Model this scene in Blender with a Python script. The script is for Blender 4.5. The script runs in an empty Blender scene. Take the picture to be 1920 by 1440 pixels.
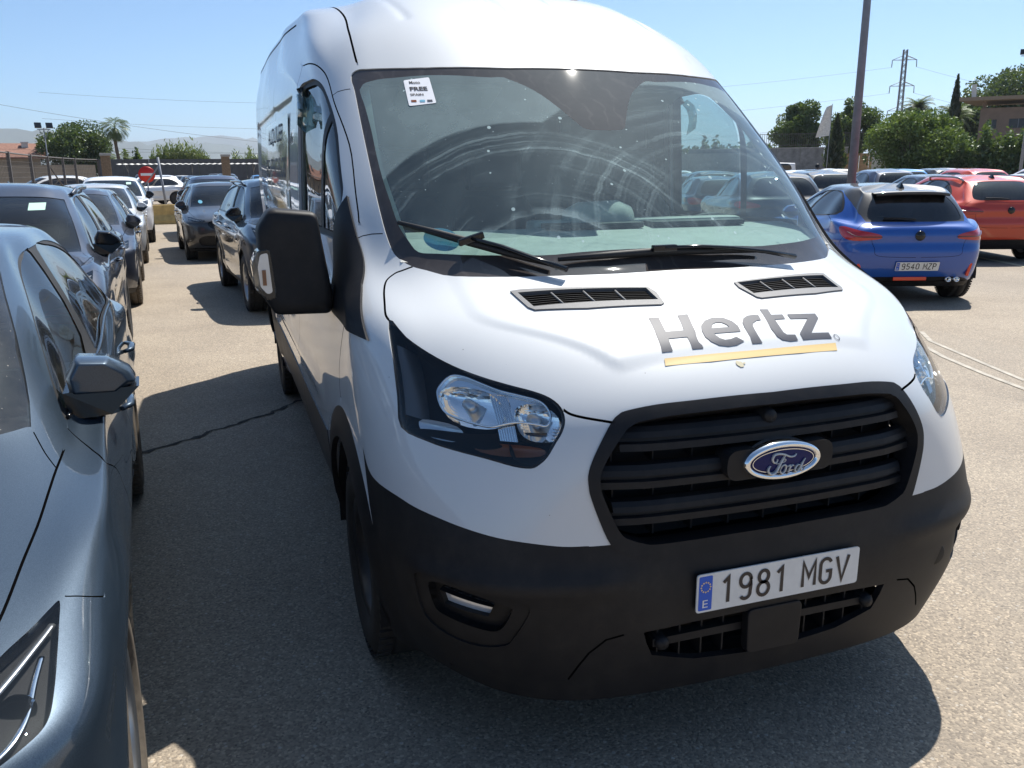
import bpy, bmesh, math, random
import numpy as np
from mathutils import Vector, Matrix
from mathutils.geometry import delaunay_2d_cdt
random.seed(7); np.random.seed(7)

# ---------- camera ----------
scene = bpy.context.scene
cam_data = bpy.data.cameras.new('camera')
cam = bpy.data.objects.new('camera', cam_data); scene.collection.objects.link(cam); scene.camera = cam
cam_data.sensor_fit = 'HORIZONTAL'; cam_data.sensor_width = 36.0
cam_data.lens = 36.0*1579.86/1920.0
cam_data.clip_start = .05; cam_data.clip_end = 60000
def aim(o, loc, yaw, pitch, roll):
    cy, sy, cp, sp = math.cos(yaw), math.sin(yaw), math.cos(pitch), math.sin(pitch)
    f = Vector((sy*cp, cy*cp, -sp)); r = Vector((cy, -sy, 0)); u = r.cross(f)
    r2 = r*math.cos(roll)+u*math.sin(roll); u2 = u*math.cos(roll)-r*math.sin(roll)
    o.matrix_world = Matrix(((r2.x, u2.x, -f.x, loc[0]), (r2.y, u2.y, -f.y, loc[1]), (r2.z, u2.z, -f.z, loc[2]), (0, 0, 0, 1)))
aim(cam, (-1.3625, -1.6905, 1.6346), .3314, .2485, -.0084)

# ---------- sky and sun ----------
SUN_EL, SUN_AZ = math.radians(59.2), math.atan2(.46, .40)      # azimuth measured from +Y towards +X
world = bpy.data.worlds.new('World'); scene.world = world; world.use_nodes = True
wt = world.node_tree; wt.nodes.clear()
wo = wt.nodes.new('ShaderNodeOutputWorld'); bg = wt.nodes.new('ShaderNodeBackground'); sky = wt.nodes.new('ShaderNodeTexSky')
sky.sky_type = 'NISHITA'; sky.sun_disc = False; sky.sun_elevation = SUN_EL; sky.sun_rotation = SUN_AZ
sky.altitude = 30; sky.air_density = .6; sky.dust_density = .8; sky.ozone_density = 3.0
tint = wt.nodes.new('ShaderNodeMix'); tint.data_type = 'RGBA'; tint.blend_type = 'MULTIPLY'; tint.inputs[0].default_value = 1.0
tint.inputs[7].default_value = (.82, 1.02, 1.06, 1)      # white balance of the whole sky
wt.links.new(sky.outputs[0], tint.inputs[6]); wt.links.new(tint.outputs[2], bg.inputs[0]); bg.inputs[1].default_value = .112
wt.links.new(bg.outputs[0], wo.inputs[0])
sl = bpy.data.lights.new('sun', 'SUN'); sl.energy = 5.0; sl.angle = math.radians(.53); sl.color = (1.0, .955, .88)
sun = bpy.data.objects.new('sun', sl); scene.collection.objects.link(sun)
sd = Vector((math.cos(SUN_EL)*math.sin(SUN_AZ), math.cos(SUN_EL)*math.cos(SUN_AZ), math.sin(SUN_EL)))
sun.rotation_euler = sd.to_track_quat('Z', 'Y').to_euler(); sun.location = (30, 20, 60)
vs = scene.view_settings; vs.view_transform = 'Standard'; vs.look = 'None'; vs.gamma = 1.0; vs.use_curve_mapping = False
vs.exposure = 0.55
cy_ = scene.cycles
cy_.max_bounces = 10; cy_.diffuse_bounces = 3; cy_.glossy_bounces = 5; cy_.transparent_max_bounces = 12; cy_.transmission_bounces = 4
cy_.caustics_reflective = False; cy_.caustics_refractive = False; cy_.sample_clamp_indirect = 8.0; cy_.use_denoising = True
# ---------- smooth tensor-product body surfaces (pure numpy) ----------
def _fit(D, k):
    """Pre-sharpen control points so the cubic B-spline nearly passes through the data."""
    P = D.copy()
    for _ in range(6):
        S = P.copy()
        S[1:-1] = (P[:-2] + 4 * P[1:-1] + P[2:]) / 6
        P = P + k * (D - S)
    return P

def _basis(t):
    return np.stack([(1-t)**3/6, (3*t**3-6*t**2+4)/6, (-3*t**3+3*t**2+3*t+1)/6, t**3/6], -1)

class Surf:
    """Half-body surface: rows bottom->top (u), columns front centre->rear centre (v), x >= 0."""
    def __init__(self, net, k=0.75, disp=None):
        D = np.array(net, float)
        P = _fit(D, k)
        P = np.swapaxes(_fit(np.swapaxes(P, 0, 1).copy(), k), 0, 1)
        self.nr, self.nc = D.shape[:2]
        lo = 2*P[:1]-P[1:2]; hi = 2*P[-1:]-P[-2:-1]
        P = np.concatenate([lo, P, hi], 0)
        m = np.array([-1, 1, 1.])
        P = np.concatenate([P[:, 1:2]*m, P, P[:, -2:-1]*m], 1)   # mirrored ghost columns keep the centre smooth
        self.P = P; self.disp = disp
        self.um, self.vm = self.nr-1.0, self.nc-1.0
        self._tab = None
    def raw(self, u, v):
        u = np.clip(np.asarray(u, float), 0, self.um); v = np.clip(np.asarray(v, float), 0, self.vm)
        i = np.minimum(u.astype(int), self.nr-2); j = np.minimum(v.astype(int), self.nc-2)
        bu = _basis(u-i); bv = _basis(v-j)
        out = np.zeros(u.shape+(3,))
        for a in range(4):
            for b in range(4):
                out += (bu[..., a]*bv[..., b])[..., None]*self.P[i+a, j+b]
        return out
    def rawn(self, u, v, f=None):
        f = f or self.raw
        e = 1e-3
        du = f(np.minimum(u+e, self.um), v)-f(np.maximum(u-e, 0), v)
        dv = f(u, np.minimum(v+e, self.vm))-f(u, np.maximum(v-e, 0))
        n = np.cross(dv, du)
        l = np.linalg.norm(n, axis=-1, keepdims=True)
        return n/np.maximum(l, 1e-12)
    def pt(self, u, v):
        p = self.raw(u, v)
        if self.disp is not None:
            n = self.rawn(u, v)
            p = p+n*self.disp(p, n)[..., None]
        return p
    def nrm(self, u, v):
        u = np.asarray(u, float); v = np.asarray(v, float)
        n = self.rawn(u, v, self.pt)
        n[v < 1e-6, 0] = 0; n[v > self.vm-1e-6, 0] = 0
        return n/np.maximum(np.linalg.norm(n, axis=-1, keepdims=True), 1e-9)
    def table(self, a=14):
        if self._tab is None:
            U, V = np.meshgrid(np.linspace(0, self.um, int(self.um*a)+1), np.linspace(0, self.vm, int(self.vm*a)+1), indexing='ij')
            self._tab = (U.ravel(), V.ravel(), self.pt(U.ravel(), V.ravel()))
        return self._tab
    def locate(self, Q, w=(1, 1, 1), mask=None):
        """uv of the surface points nearest to Q (axes weighted by w; weight 0 ignores that axis)."""
        Q = np.atleast_2d(np.asarray(Q, float)); w = np.asarray(w, float)
        U, V, T = self.table()
        if mask is not None:
            m = mask(T); U, V, T = U[m], V[m], T[m]
        k = np.array([np.argmin((((T-q)*w)**2).sum(1)) for q in Q]); u, v = U[k].copy(), V[k].copy()
        ax = np.nonzero(w > 0)[0]; e = 1e-3
        for _ in range(7):
            u0, u1 = np.maximum(u-e, 0), np.minimum(u+e, self.um); v0, v1 = np.maximum(v-e, 0), np.minimum(v+e, self.vm)
            A = self.pt(np.concatenate([u, u1, u0, u, u]), np.concatenate([v, v, v, v1, v0])).reshape(5, -1, 3)
            du = (A[1]-A[2])/(u1-u0)[:, None]; dv = (A[3]-A[4])/(v1-v0)[:, None]
            du, dv, r = du[:, ax], dv[:, ax], (Q-A[0])[:, ax]
            a, b, d = (du*du).sum(1)+1e-9, (du*dv).sum(1), (dv*dv).sum(1)+1e-9
            p, q = (du*r).sum(1), (dv*r).sum(1); D = np.maximum(a*d-b*b, 1e-14)
            u = np.clip(u+np.clip((d*p-b*q)/D, -.3, .3), 0, self.um); v = np.clip(v+np.clip((a*q-b*p)/D, -.3, .3), 0, self.vm)
        return np.stack([u, v], 1)
# ---------- scene helpers ----------
COL = bpy.context.scene.collection
def link(o, parent=None):
    COL.objects.link(o)
    if parent is not None: o.parent = parent
    return o
def tag(o, label=None, cat=None, group=None, kind=None):
    if label: o['label'] = label
    if cat: o['category'] = cat
    if group: o['group'] = group
    if kind: o['kind'] = kind
    return o
def empty(name, loc=(0, 0, 0), rz=0.0, label=None, cat=None, group=None):
    o = bpy.data.objects.new(name, None); o.empty_display_size = .1
    o.location = loc; o.rotation_euler = (0, 0, rz); link(o)
    return tag(o, label, cat, group)
def copy_tree(o, parent=None):
    c = o.copy(); COL.objects.link(c); c.parent = parent
    if parent is not None: c.matrix_parent_inverse = o.matrix_parent_inverse
    for ch in list(o.children): copy_tree(ch, c)
    return c

class MB:
    """collects verts and faces; build() links ONE mesh object"""
    def __init__(s): s.v = []; s.f = []; s.m = []; s.sm = []
    def add(s, verts, faces, mi=0, smooth=False):
        b = len(s.v); s.v += [tuple(map(float, p)) for p in verts]
        for f in faces: s.f.append(tuple(i+b for i in f)); s.m.append(mi); s.sm.append(smooth)
        return s
    def box(s, c, d, mi=0, rz=0, rx=0, ry=0, taper=1.0):
        hx, hy, hz = d[0]/2, d[1]/2, d[2]/2
        M = Matrix.Rotation(rz, 3, 'Z')@Matrix.Rotation(ry, 3, 'Y')@Matrix.Rotation(rx, 3, 'X')
        vs = []
        for z, t in ((-hz, 1), (hz, taper)):
            for x, y in ((-hx, -hy), (hx, -hy), (hx, hy), (-hx, hy)):
                vs.append(M@Vector((x*t, y*t, z))+Vector(c))
        return s.add(vs, [(3, 2, 1, 0), (4, 5, 6, 7), (0, 1, 5, 4), (1, 2, 6, 5), (2, 3, 7, 6), (3, 0, 4, 7)], mi)
    def tube(s, pts, r, n=8, mi=0, caps=True, smooth=True, flat=1.0):
        pts = [Vector(p) for p in pts]; rs = r if isinstance(r, (list, tuple)) else [r]*len(pts)
        vs = []; up = None
        for i, p in enumerate(pts):
            t = (pts[min(i+1, len(pts)-1)]-pts[max(i-1, 0)]).normalized()
            if up is None:
                up = Vector((0, 0, 1)) if abs(t.z) < .9 else Vector((1, 0, 0))
            a = t.cross(up).normalized(); b = a.cross(t).normalized(); up = b
            for k in range(n):
                q = 2*math.pi*k/n
                vs.append(p+a*math.cos(q)*rs[i]+b*math.sin(q)*rs[i]*flat)
        fs = []
        for i in range(len(pts)-1):
            for k in range(n):
                fs.append((i*n+k, i*n+(k+1) % n, (i+1)*n+(k+1) % n, (i+1)*n+k))
        s.add(vs, fs, mi, smooth)
        if caps:
            b = len(s.v)-len(vs)
            s.f.append(tuple(b+k for k in reversed(range(n)))); s.m.append(mi); s.sm.append(False)
            e = b+(len(pts)-1)*n
            s.f.append(tuple(e+k for k in range(n))); s.m.append(mi); s.sm.append(False)
        return s
    def lathe(s, prof, n=32, axis='X', c=(0, 0, 0), mi=0, smooth=True, closed=False, sgn=1, arc=None):
        """prof: (axial, radius) pairs"""
        vs = []
        a0, a1 = arc if arc else (0, 2*math.pi)
        m = n if arc is None else n+1
        for a, r in prof:
            for k in range(m):
                q = a0+(a1-a0)*k/n
                u, w = r*math.cos(q), r*math.sin(q)
                if axis == 'X': p = (a*sgn, u, w)
                elif axis == 'Y': p = (u, a*sgn, w)
                else: p = (u, w, a*sgn)
                vs.append((p[0]+c[0], p[1]+c[1], p[2]+c[2]))
        fs = []
        L = len(prof)
        for i in range(L if closed else L-1):
            j = (i+1) % L
            for k in range(n):
                k2 = (k+1) % m
                fs.append((i*m+k, i*m+k2, j*m+k2, j*m+k))
        return s.add(vs, fs, mi, smooth)
    def prism(s, poly, z0, z1, mi=0, xf=None, smooth=False):
        """poly: 2d outline -> solid between z0 and z1; xf maps (x,y,z)->point"""
        n = len(poly); xf = xf or (lambda x, y, z: (x, y, z))
        vs = [xf(x, y, z0) for x, y in poly]+[xf(x, y, z1) for x, y in poly]
        fs = [tuple(reversed(range(n))), tuple(range(n, 2*n))]+[(i, (i+1) % n, n+(i+1) % n, n+i) for i in range(n)]
        return s.add(vs, fs, mi, smooth)
    def grid(s, P, mi=0, smooth=True, flip=False):
        r, c = len(P), len(P[0])
        vs = [p for row in P for p in row]
        fs = []
        for i in range(r-1):
            for j in range(c-1):
                f = (i*c+j, i*c+j+1, (i+1)*c+j+1, (i+1)*c+j)
                fs.append(f[::-1] if flip else f)
        return s.add(vs, fs, mi, smooth)
    def build(s, name, mats, parent=None, bevel=0, loc=None, rz=None, fixn=True, subsurf=0, seg=2):
        me = bpy.data.meshes.new(name)
        me.from_pydata(s.v, [], s.f)
        mats = mats if isinstance(mats, (list, tuple)) else [mats]
        for m in mats: me.materials.append(m)
        me.polygons.foreach_set('material_index', s.m); me.polygons.foreach_set('use_smooth', s.sm)
        if fixn:
            bm = bmesh.new(); bm.from_mesh(me); bmesh.ops.recalc_face_normals(bm, faces=bm.faces)
            if bevel > 0:
                es = [e for e in bm.edges if len(e.link_faces) == 2 and e.calc_face_angle(0) > .5]
                if es:
                    bmesh.ops.bevel(bm, geom=es, offset=bevel, segments=seg, profile=.6, affect='EDGES', clamp_overlap=True)
            bm.to_mesh(me); bm.free()
        me.update()
        o = bpy.data.objects.new(name, me); link(o, parent)
        if loc is not None: o.location = loc
        if rz is not None: o.rotation_euler = (0, 0, rz)
        if subsurf:
            md = o.modifiers.new('s', 'SUBSURF'); md.levels = md.render_levels = subsurf
        return o

def pmesh(name, verts, faces, mats, parent=None, normals=None, mi=None, smooth=True):
    """mesh from arrays, optional per-vertex analytic normals"""
    me = bpy.data.meshes.new(name)
    me.from_pydata([tuple(p) for p in np.asarray(verts, float).tolist()], [], [tuple(f) for f in faces])
    for m in (mats if isinstance(mats, (list, tuple)) else [mats]): me.materials.append(m)
    if mi is not None: me.polygons.foreach_set('material_index', np.asarray(mi, np.int32))
    me.polygons.foreach_set('use_smooth', [smooth]*len(faces))
    me.update()
    if normals is not None:
        me.normals_split_custom_set_from_vertices([tuple(n) for n in np.asarray(normals, float).tolist()])
    o = bpy.data.objects.new(name, me)
    return link(o, parent)

def inpoly(poly, X, Y):
    poly = np.asarray(poly, float); r = np.zeros(X.shape, bool)
    x0, y0 = poly[:, 0], poly[:, 1]; x1, y1 = np.roll(x0, -1), np.roll(y0, -1)
    for a, b, c, d in zip(x0, y0, x1, y1):
        if b == d: continue
        m = (b > Y) != (d > Y)
        r ^= m & (X < (c-a)*(Y-b)/(d-b)+a)
    return r
def dens(pts, step, closed=False):
    """resample a 3d polyline"""
    P = np.asarray(pts, float)
    if closed: P = np.vstack([P, P[:1]])
    out = []
    for a, b in zip(P[:-1], P[1:]):
        n = max(1, int(np.linalg.norm(b-a)/step))
        out += [a+(b-a)*k/n for k in range(n)]
    if not closed: out.append(P[-1])
    return np.array(out)
def crv(pts, n=6, closed=False):
    """Catmull-Rom through 2d/3d points"""
    P = np.asarray(pts, float); N = len(P); out = []
    R = range(N if closed else N-1)
    for i in R:
        if closed: a, b, c, d = P[i-1], P[i], P[(i+1) % N], P[(i+2) % N]
        else: a, b, c, d = P[max(i-1, 0)], P[i], P[i+1], P[min(i+2, N-1)]
        for k in range(n):
            t = k/n
            out.append(.5*((2*b)+(-a+c)*t+(2*a-5*b+4*c-d)*t*t+(-a+3*b-3*c+d)*t**3))
    if not closed: out.append(P[-1])
    return np.array(out)
def rounded(poly, r, n=4):
    """round the corners of a closed 2d polygon"""
    P = [np.asarray(p, float) for p in poly]; N = len(P); out = []
    for i in range(N):
        a, b, c = P[i-1], P[i], P[(i+1) % N]
        ra = r[i] if isinstance(r, (list, tuple)) else r
        u = a-b; w = c-b; lu, lw = np.linalg.norm(u), np.linalg.norm(w)
        q = min(ra, lu*.49, lw*.49)
        p0 = b+u/lu*q; p1 = b+w/lw*q
        for k in range(n+1):
            t = k/n
            out.append((1-t)**2*p0+2*t*(1-t)*b+t*t*p1)
    return np.array(out)

class Cut:
    """Cuts a Surf along outlines (regions) and panel gaps; regions come out as separate meshes."""
    def __init__(s, S, na, nb, ucuts=None, vcuts=None):
        s.S = S; s.regs = []; s.gaps = []; s.na, s.nb = na, nb
    def region(s, name, uv):
        uv = np.array(uv, float); uv[uv[:, 1] < .03, 1] = 0; uv[uv[:, 1] > s.S.vm-.03, 1] = s.S.vm
        s.regs.append((name, uv)); return s
    def reg3(s, name, pts, step=.02, w=(1, 1, 1), mask=None, closed=True):
        s.region(name, s.S.locate(dens(pts, step, closed), w, mask)); return s
    def gap(s, uv, width=.005, depth=.008): s.gaps.append((np.asarray(uv, float), width, depth)); return s
    def gap3(s, pts, width=.005, depth=.008, step=.02, w=(1, 1, 1), mask=None, closed=False):
        P = dens(pts, step, closed)
        if closed: P = np.vstack([P, P[:1]])
        return s.gap(s.S.locate(P, w, mask), width, depth)
    def _offset(s, uv, d):
        S = s.S; P = S.pt(uv[:, 0], uv[:, 1]); n = S.nrm(uv[:, 0], uv[:, 1])
        t = np.gradient(P, axis=0); t /= np.maximum(np.linalg.norm(t, axis=1, keepdims=True), 1e-9)
        side = np.cross(n, t)
        e = 1e-3; u, v = uv[:, 0], uv[:, 1]
        u1, u0 = np.minimum(u+e, S.um), np.maximum(u-e, 0); v1, v0 = np.minimum(v+e, S.vm), np.maximum(v-e, 0)
        du = (S.pt(u1, v)-S.pt(u0, v))/(u1-u0)[:, None]; dv = (S.pt(u, v1)-S.pt(u, v0))/(v1-v0)[:, None]
        out = []
        for k in range(len(uv)):
            J = np.stack([du[k], dv[k]], 1)
            q, *_ = np.linalg.lstsq(J, side[k]*d, rcond=None)
            out.append((min(max(u[k]+q[0], 0), S.um), min(max(v[k]+q[1], 0), S.vm)))
        return np.array(out)
    def run(s):
        S = s.S
        us = getattr(s, 'us', np.linspace(0, S.um, int(S.um*s.na)+1)); vs = getattr(s, 'vs', np.linspace(0, S.vm, int(S.vm*s.nb)+1))
        U, V = np.meshgrid(us, vs, indexing='ij')
        pts = list(zip(U.ravel().tolist(), V.ravel().tolist())); edges = []
        def addline(uv, closed):
            b = len(pts); pts.extend((float(a), float(c)) for a, c in uv); n = len(uv)
            edges.extend((b+i, b+i+1) for i in range(n-1))
            if closed: edges.append((b+n-1, b))
            return range(b, b+n)
        nu, nv = len(us), len(vs)
        addline([(0, 0), (S.um, 0), (S.um, S.vm), (0, S.vm)], True)
        for _, uv in s.regs: addline(uv, True)
        centre = {}; strips = []
        for uv, w, d in s.gaps:
            l, r = s._offset(uv, w/2), s._offset(uv, -w/2)
            for i in addline(uv, False): centre[i] = d
            addline(l, False); addline(r, False)
            strips.append(np.vstack([l, r[::-1]]))
        out = delaunay_2d_cdt([Vector(p) for p in pts], edges, [], 0, 1e-5, True)
        uv = np.array([tuple(v) for v in out[0]]); tri = np.array([f[:3] for f in out[2]])
        # faces may come with more than 3 corners: fan them
        if any(len(f) > 3 for f in out[2]):
            tri = np.array([(f[0], f[i], f[i+1]) for f in out[2] for i in range(1, len(f)-1)])
        uv = np.clip(uv, 0, [S.um, S.vm])
        s.uv = uv; s.P = S.pt(uv[:, 0], uv[:, 1]); s.N = S.nrm(uv[:, 0], uv[:, 1])
        s.P[uv[:, 1] < 1e-6, 0] = 0; s.P[uv[:, 1] > S.vm-1e-6, 0] = 0
        dep = np.zeros(len(uv))
        for i, o in enumerate(out[3]):
            for k in o:
                if k in centre: dep[i] = centre[k]
        s.dep = dep
        C = uv[tri].mean(1); lab = np.zeros(len(tri), int); s.names = ['body']
        for nm, r in s.regs:
            if nm not in s.names: s.names.append(nm)
            lab[inpoly(r, C[:, 0], C[:, 1])] = s.names.index(nm)
        g = np.zeros(len(tri), bool)
        for st in strips: g |= inpoly(st, C[:, 0], C[:, 1])
        A = np.cross(s.P[tri[:, 1]]-s.P[tri[:, 0]], s.P[tri[:, 2]]-s.P[tri[:, 0]])
        nn = s.N[tri].mean(1); flip = (A*nn).sum(1) < 0
        tri[flip] = tri[flip][:, ::-1]
        ok = np.linalg.norm(A, axis=1) > 1e-12
        s.tri, s.lab, s.g = tri[ok], lab[ok], g[ok]
        return s
    def emit(s, name, regs, mats, parent=None, sides=(1, -1), off=0.0, skirt=0.0, mi_gap=1, grooves=True):
        """regs: region names; mats: [paint, gap, skirt]"""
        regs = [regs] if isinstance(regs, str) else regs
        ids = [s.names.index(r) for r in regs if r in s.names]
        m = np.isin(s.lab, ids); T = s.tri[m]; G = s.g[m]
        if not len(T): return None
        used = np.unique(T); remap = -np.ones(len(s.uv), int); remap[used] = np.arange(len(used)); T = remap[T]
        P = s.P[used]; N = s.N[used].copy(); uv = s.uv[used]; dep = s.dep[used]
        P = P+N*off
        if grooves: P = P-N*dep[:, None]
        V, NN, F, MI = [], [], [], []; b = 0
        # boundary edges for the skirt
        sk = []
        if skirt:
            cnt = {}
            for t in T.tolist():
                for a, c in ((t[0], t[1]), (t[1], t[2]), (t[2], t[0])):
                    k = (min(a, c), max(a, c)); cnt[k] = None if k in cnt else (a, c)
            for k, e in cnt.items():
                if e is None: continue
                a, c = e
                va, vc = uv[a, 1], uv[c, 1]
                if (va < 1e-6 and vc < 1e-6) or (va > s.S.vm-1e-6 and vc > s.S.vm-1e-6): continue
                if uv[a, 0] > s.S.um-1e-6 and uv[c, 0] > s.S.um-1e-6: continue
                sk.append((a, c))
        for sg in sides:
            q = np.array([sg, 1, 1.])
            if sg == sides[0] or len(sides) == 1:
                idx = np.arange(len(P))+b; V.append(P*q); NN.append(N*q); b += len(P)
                first = idx
            else:
                cm = (uv[:, 1] < 1e-6) | (uv[:, 1] > s.S.vm-1e-6) | (np.abs(P[:, 0]) < 1e-9)
                idx = np.empty(len(P), int); idx[cm] = first[cm]
                idx[~cm] = np.arange((~cm).sum())+b; V.append(P[~cm]*q); NN.append(N[~cm]*q); b += int((~cm).sum())
            tt = idx[T]
            if sg < 0: tt = tt[:, ::-1]
            F += tt.tolist(); MI += [mi_gap if g and len(mats) > mi_gap else 0 for g in G]
            if sk:
                ids2 = {}
                vv, nv = [], []
                cen = P.mean(0)
                for a, c in sk:
                    pa, pc = P[a], P[c]; ia, ic = pa-N[a]*skirt, pc-N[c]*skirt
                    fn = np.cross(pc-pa, ia-pa); fn = -fn/(np.linalg.norm(fn)+1e-12)
                    quad = [pa, pc, ic, ia]
                    vv += [p*q for p in quad]; nv += [fn*q]*4
                    f = [b, b+1, b+2, b+3]; b += 4
                    F.append(f[::-1] if sg > 0 else f); MI.append(2 if len(mats) > 2 else 0)
                V.append(np.array(vv)); NN.append(np.array(nv))
        return pmesh(name, np.vstack(V), F, mats, parent, np.vstack(NN), MI)

# ---------- node material helpers ----------
class NM:
    def __init__(s, name):
        s.m = bpy.data.materials.new(name); s.m.use_nodes = True
        s.t = s.m.node_tree; s.t.nodes.clear()
        s.out = s.t.nodes.new('ShaderNodeOutputMaterial')
    def n(s, typ, **kw):
        nd = s.t.nodes.new('ShaderNode'+typ)
        for k, v in kw.items():
            if k.startswith('_'): setattr(nd, k[1:], v)
            else:
                key = int(k[1:]) if k[0] == 'i' and k[1:].isdigit() else k.replace('__', ' ')
                s.set(nd.inputs[key], v)
        return nd
    def set(s, sock, v):
        if isinstance(v, bpy.types.NodeSocket): s.t.links.new(v, sock)
        elif isinstance(v, bpy.types.Node): s.t.links.new(v.outputs[0], sock)
        else:
            if isinstance(v, (tuple, list)) and len(v) == 3 and sock.type == 'RGBA': v = (*v, 1)
            sock.default_value = v
    def surf(s, x): s.set(s.out.inputs['Surface'], x); return s.m
    def coord(s, which='Object'): return s.n('TexCoord').outputs[which]
    def noise(s, vec, scale, detail=4, rough=.6, dist=0): return s.n('TexNoise', Vector=vec, Scale=scale, Detail=detail, Roughness=rough, Distortion=dist)
    def math(s, op, a, b=0.0, clamp=False):
        nd = s.t.nodes.new('ShaderNodeMath'); nd.operation = op; nd.use_clamp = clamp
        s.set(nd.inputs[0], a); s.set(nd.inputs[1], b); return nd.outputs[0]
    def ramp(s, fac, stops, interp='LINEAR'):
        nd = s.t.nodes.new('ShaderNodeValToRGB'); nd.color_ramp.interpolation = interp
        e = nd.color_ramp.elements
        while len(e) < len(stops): e.new(.5)
        for k, (p, c) in zip(e, stops):
            k.position = p; k.color = (c, c, c, 1) if isinstance(c, (int, float)) else (*c, 1)
        s.set(nd.inputs[0], fac); return nd.outputs[0]
    def mix(s, fac, a, b, blend='MIX'):
        nd = s.t.nodes.new('ShaderNodeMix'); nd.data_type = 'RGBA'; nd.blend_type = blend
        s.set(nd.inputs[0], fac); s.set(nd.inputs[6], a); s.set(nd.inputs[7], b); return nd.outputs[2]
    def bump(s, h, strength=.2, dist=.01, nrm=None):
        nd = s.n('Bump', Strength=strength, Distance=dist, Height=h)
        if nrm is not None: s.set(nd.inputs['Normal'], nrm)
        return nd.outputs[0]
    def mixs(s, fac, a, b): return s.n('MixShader', i0=fac, i1=a, i2=b).outputs[0]
    def pbr(s, color, rough=.5, metal=0, coat=0, bump=None, spec=.5, **kw):
        nd = s.t.nodes.new('ShaderNodeBsdfPrincipled')
        for k, v in (('Base Color', color), ('Roughness', rough), ('Metallic', metal), ('Coat Weight', coat), ('Specular IOR Level', spec)): s.set(nd.inputs[k], v)
        if coat: nd.inputs['Coat Roughness'].default_value = kw.get('coat_rough', .03)
        if bump is not None: s.set(nd.inputs['Normal'], bump)
        return nd.outputs[0]
# ---------- materials ----------
M = {}
def simple(name, col, rough=.5, metal=0, coat=0, nscale=0, namt=.15, bscale=0, bstr=.1, bdist=.002, spec=.5):
    k = NM(name); c = k.coord()
    colr = col
    if nscale:
        nz = k.noise(c, nscale, 5).outputs[0]
        lo = tuple(x*(1-namt) for x in col); hi = tuple(min(1, x*(1+namt)) for x in col)
        colr = k.ramp(nz, [(.3, lo), (.7, hi)])
    b = None
    if bscale: b = k.bump(k.noise(c, bscale, 3).outputs[0], bstr, bdist)
    M[name] = k.surf(k.pbr(colr, rough, metal, coat, b, spec)); return M[name]

def paint(name, col, flake=0.0, rough=.42, metal=0.0, dirt=.5, coat=1.0, bugs=False, vary=0.0):
    """clear-coated body paint with road dust and small specks"""
    k = NM(name); c = k.coord()
    n1 = k.noise(c, 2.3, 6, .65).outputs[0]; n2 = k.noise(c, 38, 4, .7).outputs[0]
    dust = k.math('MULTIPLY', k.ramp(n1, [(.42, 0.), (.75, 1.)]), k.ramp(n2, [(.35, .2), (.7, 1.)]))
    dust = k.math('MULTIPLY', dust, .22*dirt)
    base = col
    if vary:
        oi = k.n('ObjectInfo').outputs['Random']
    if flake:
        v = k.n('TexVoronoi', Vector=c, Scale=900)
        base = k.mix(k.math('MULTIPLY', v.outputs['Color'], flake), col, tuple(min(1, x*2.2+.05) for x in col))
    base = k.mix(dust, base, (.42, .38, .32))
    if bugs:
        vo = k.n('TexVoronoi', Vector=c, Scale=26, Randomness=1)
        big = k.noise(c, 3.1, 3).outputs[0]
        geo = k.n('NewGeometry')
        nz = k.n('SeparateXYZ', Vector=geo.outputs['Normal']).outputs[1]
        fr = k.ramp(k.math('MULTIPLY', nz, -1.0), [(.15, 0.), (.6, 1.)])
        thr = k.math('MULTIPLY', k.ramp(big, [(.35, .02), (.65, .085)]), k.ramp(k.n('TexWhiteNoise', Vector=vo.outputs['Position']).outputs[0], [(.5, 0.), (1., 1.)]))
        spot = k.math('LESS_THAN', vo.outputs['Distance'], thr)
        spot = k.math('MULTIPLY', spot, k.math('MULTIPLY', k.math('ADD', fr, .12), .75))
        base = k.mix(spot, base, (.10, .085, .06))
    r = k.math('ADD', k.math('MULTIPLY', dust, .6), rough)
    sh = k.t.nodes.new('ShaderNodeBsdfPrincipled')
    k.set(sh.inputs['Base Color'], base); k.set(sh.inputs['Roughness'], r); k.set(sh.inputs['Metallic'], metal)
    k.set(sh.inputs['Coat Weight'], k.math('SUBTRACT', coat, k.math('MULTIPLY', dust, 2.0), True)); sh.inputs['Coat Roughness'].default_value = .025
    ob = k.bump(k.noise(c, 160, 2).outputs[0], .012, .002)
    k.set(sh.inputs['Coat Normal'], ob)
    M[name] = k.surf(sh.outputs[0]); return M[name]

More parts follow.
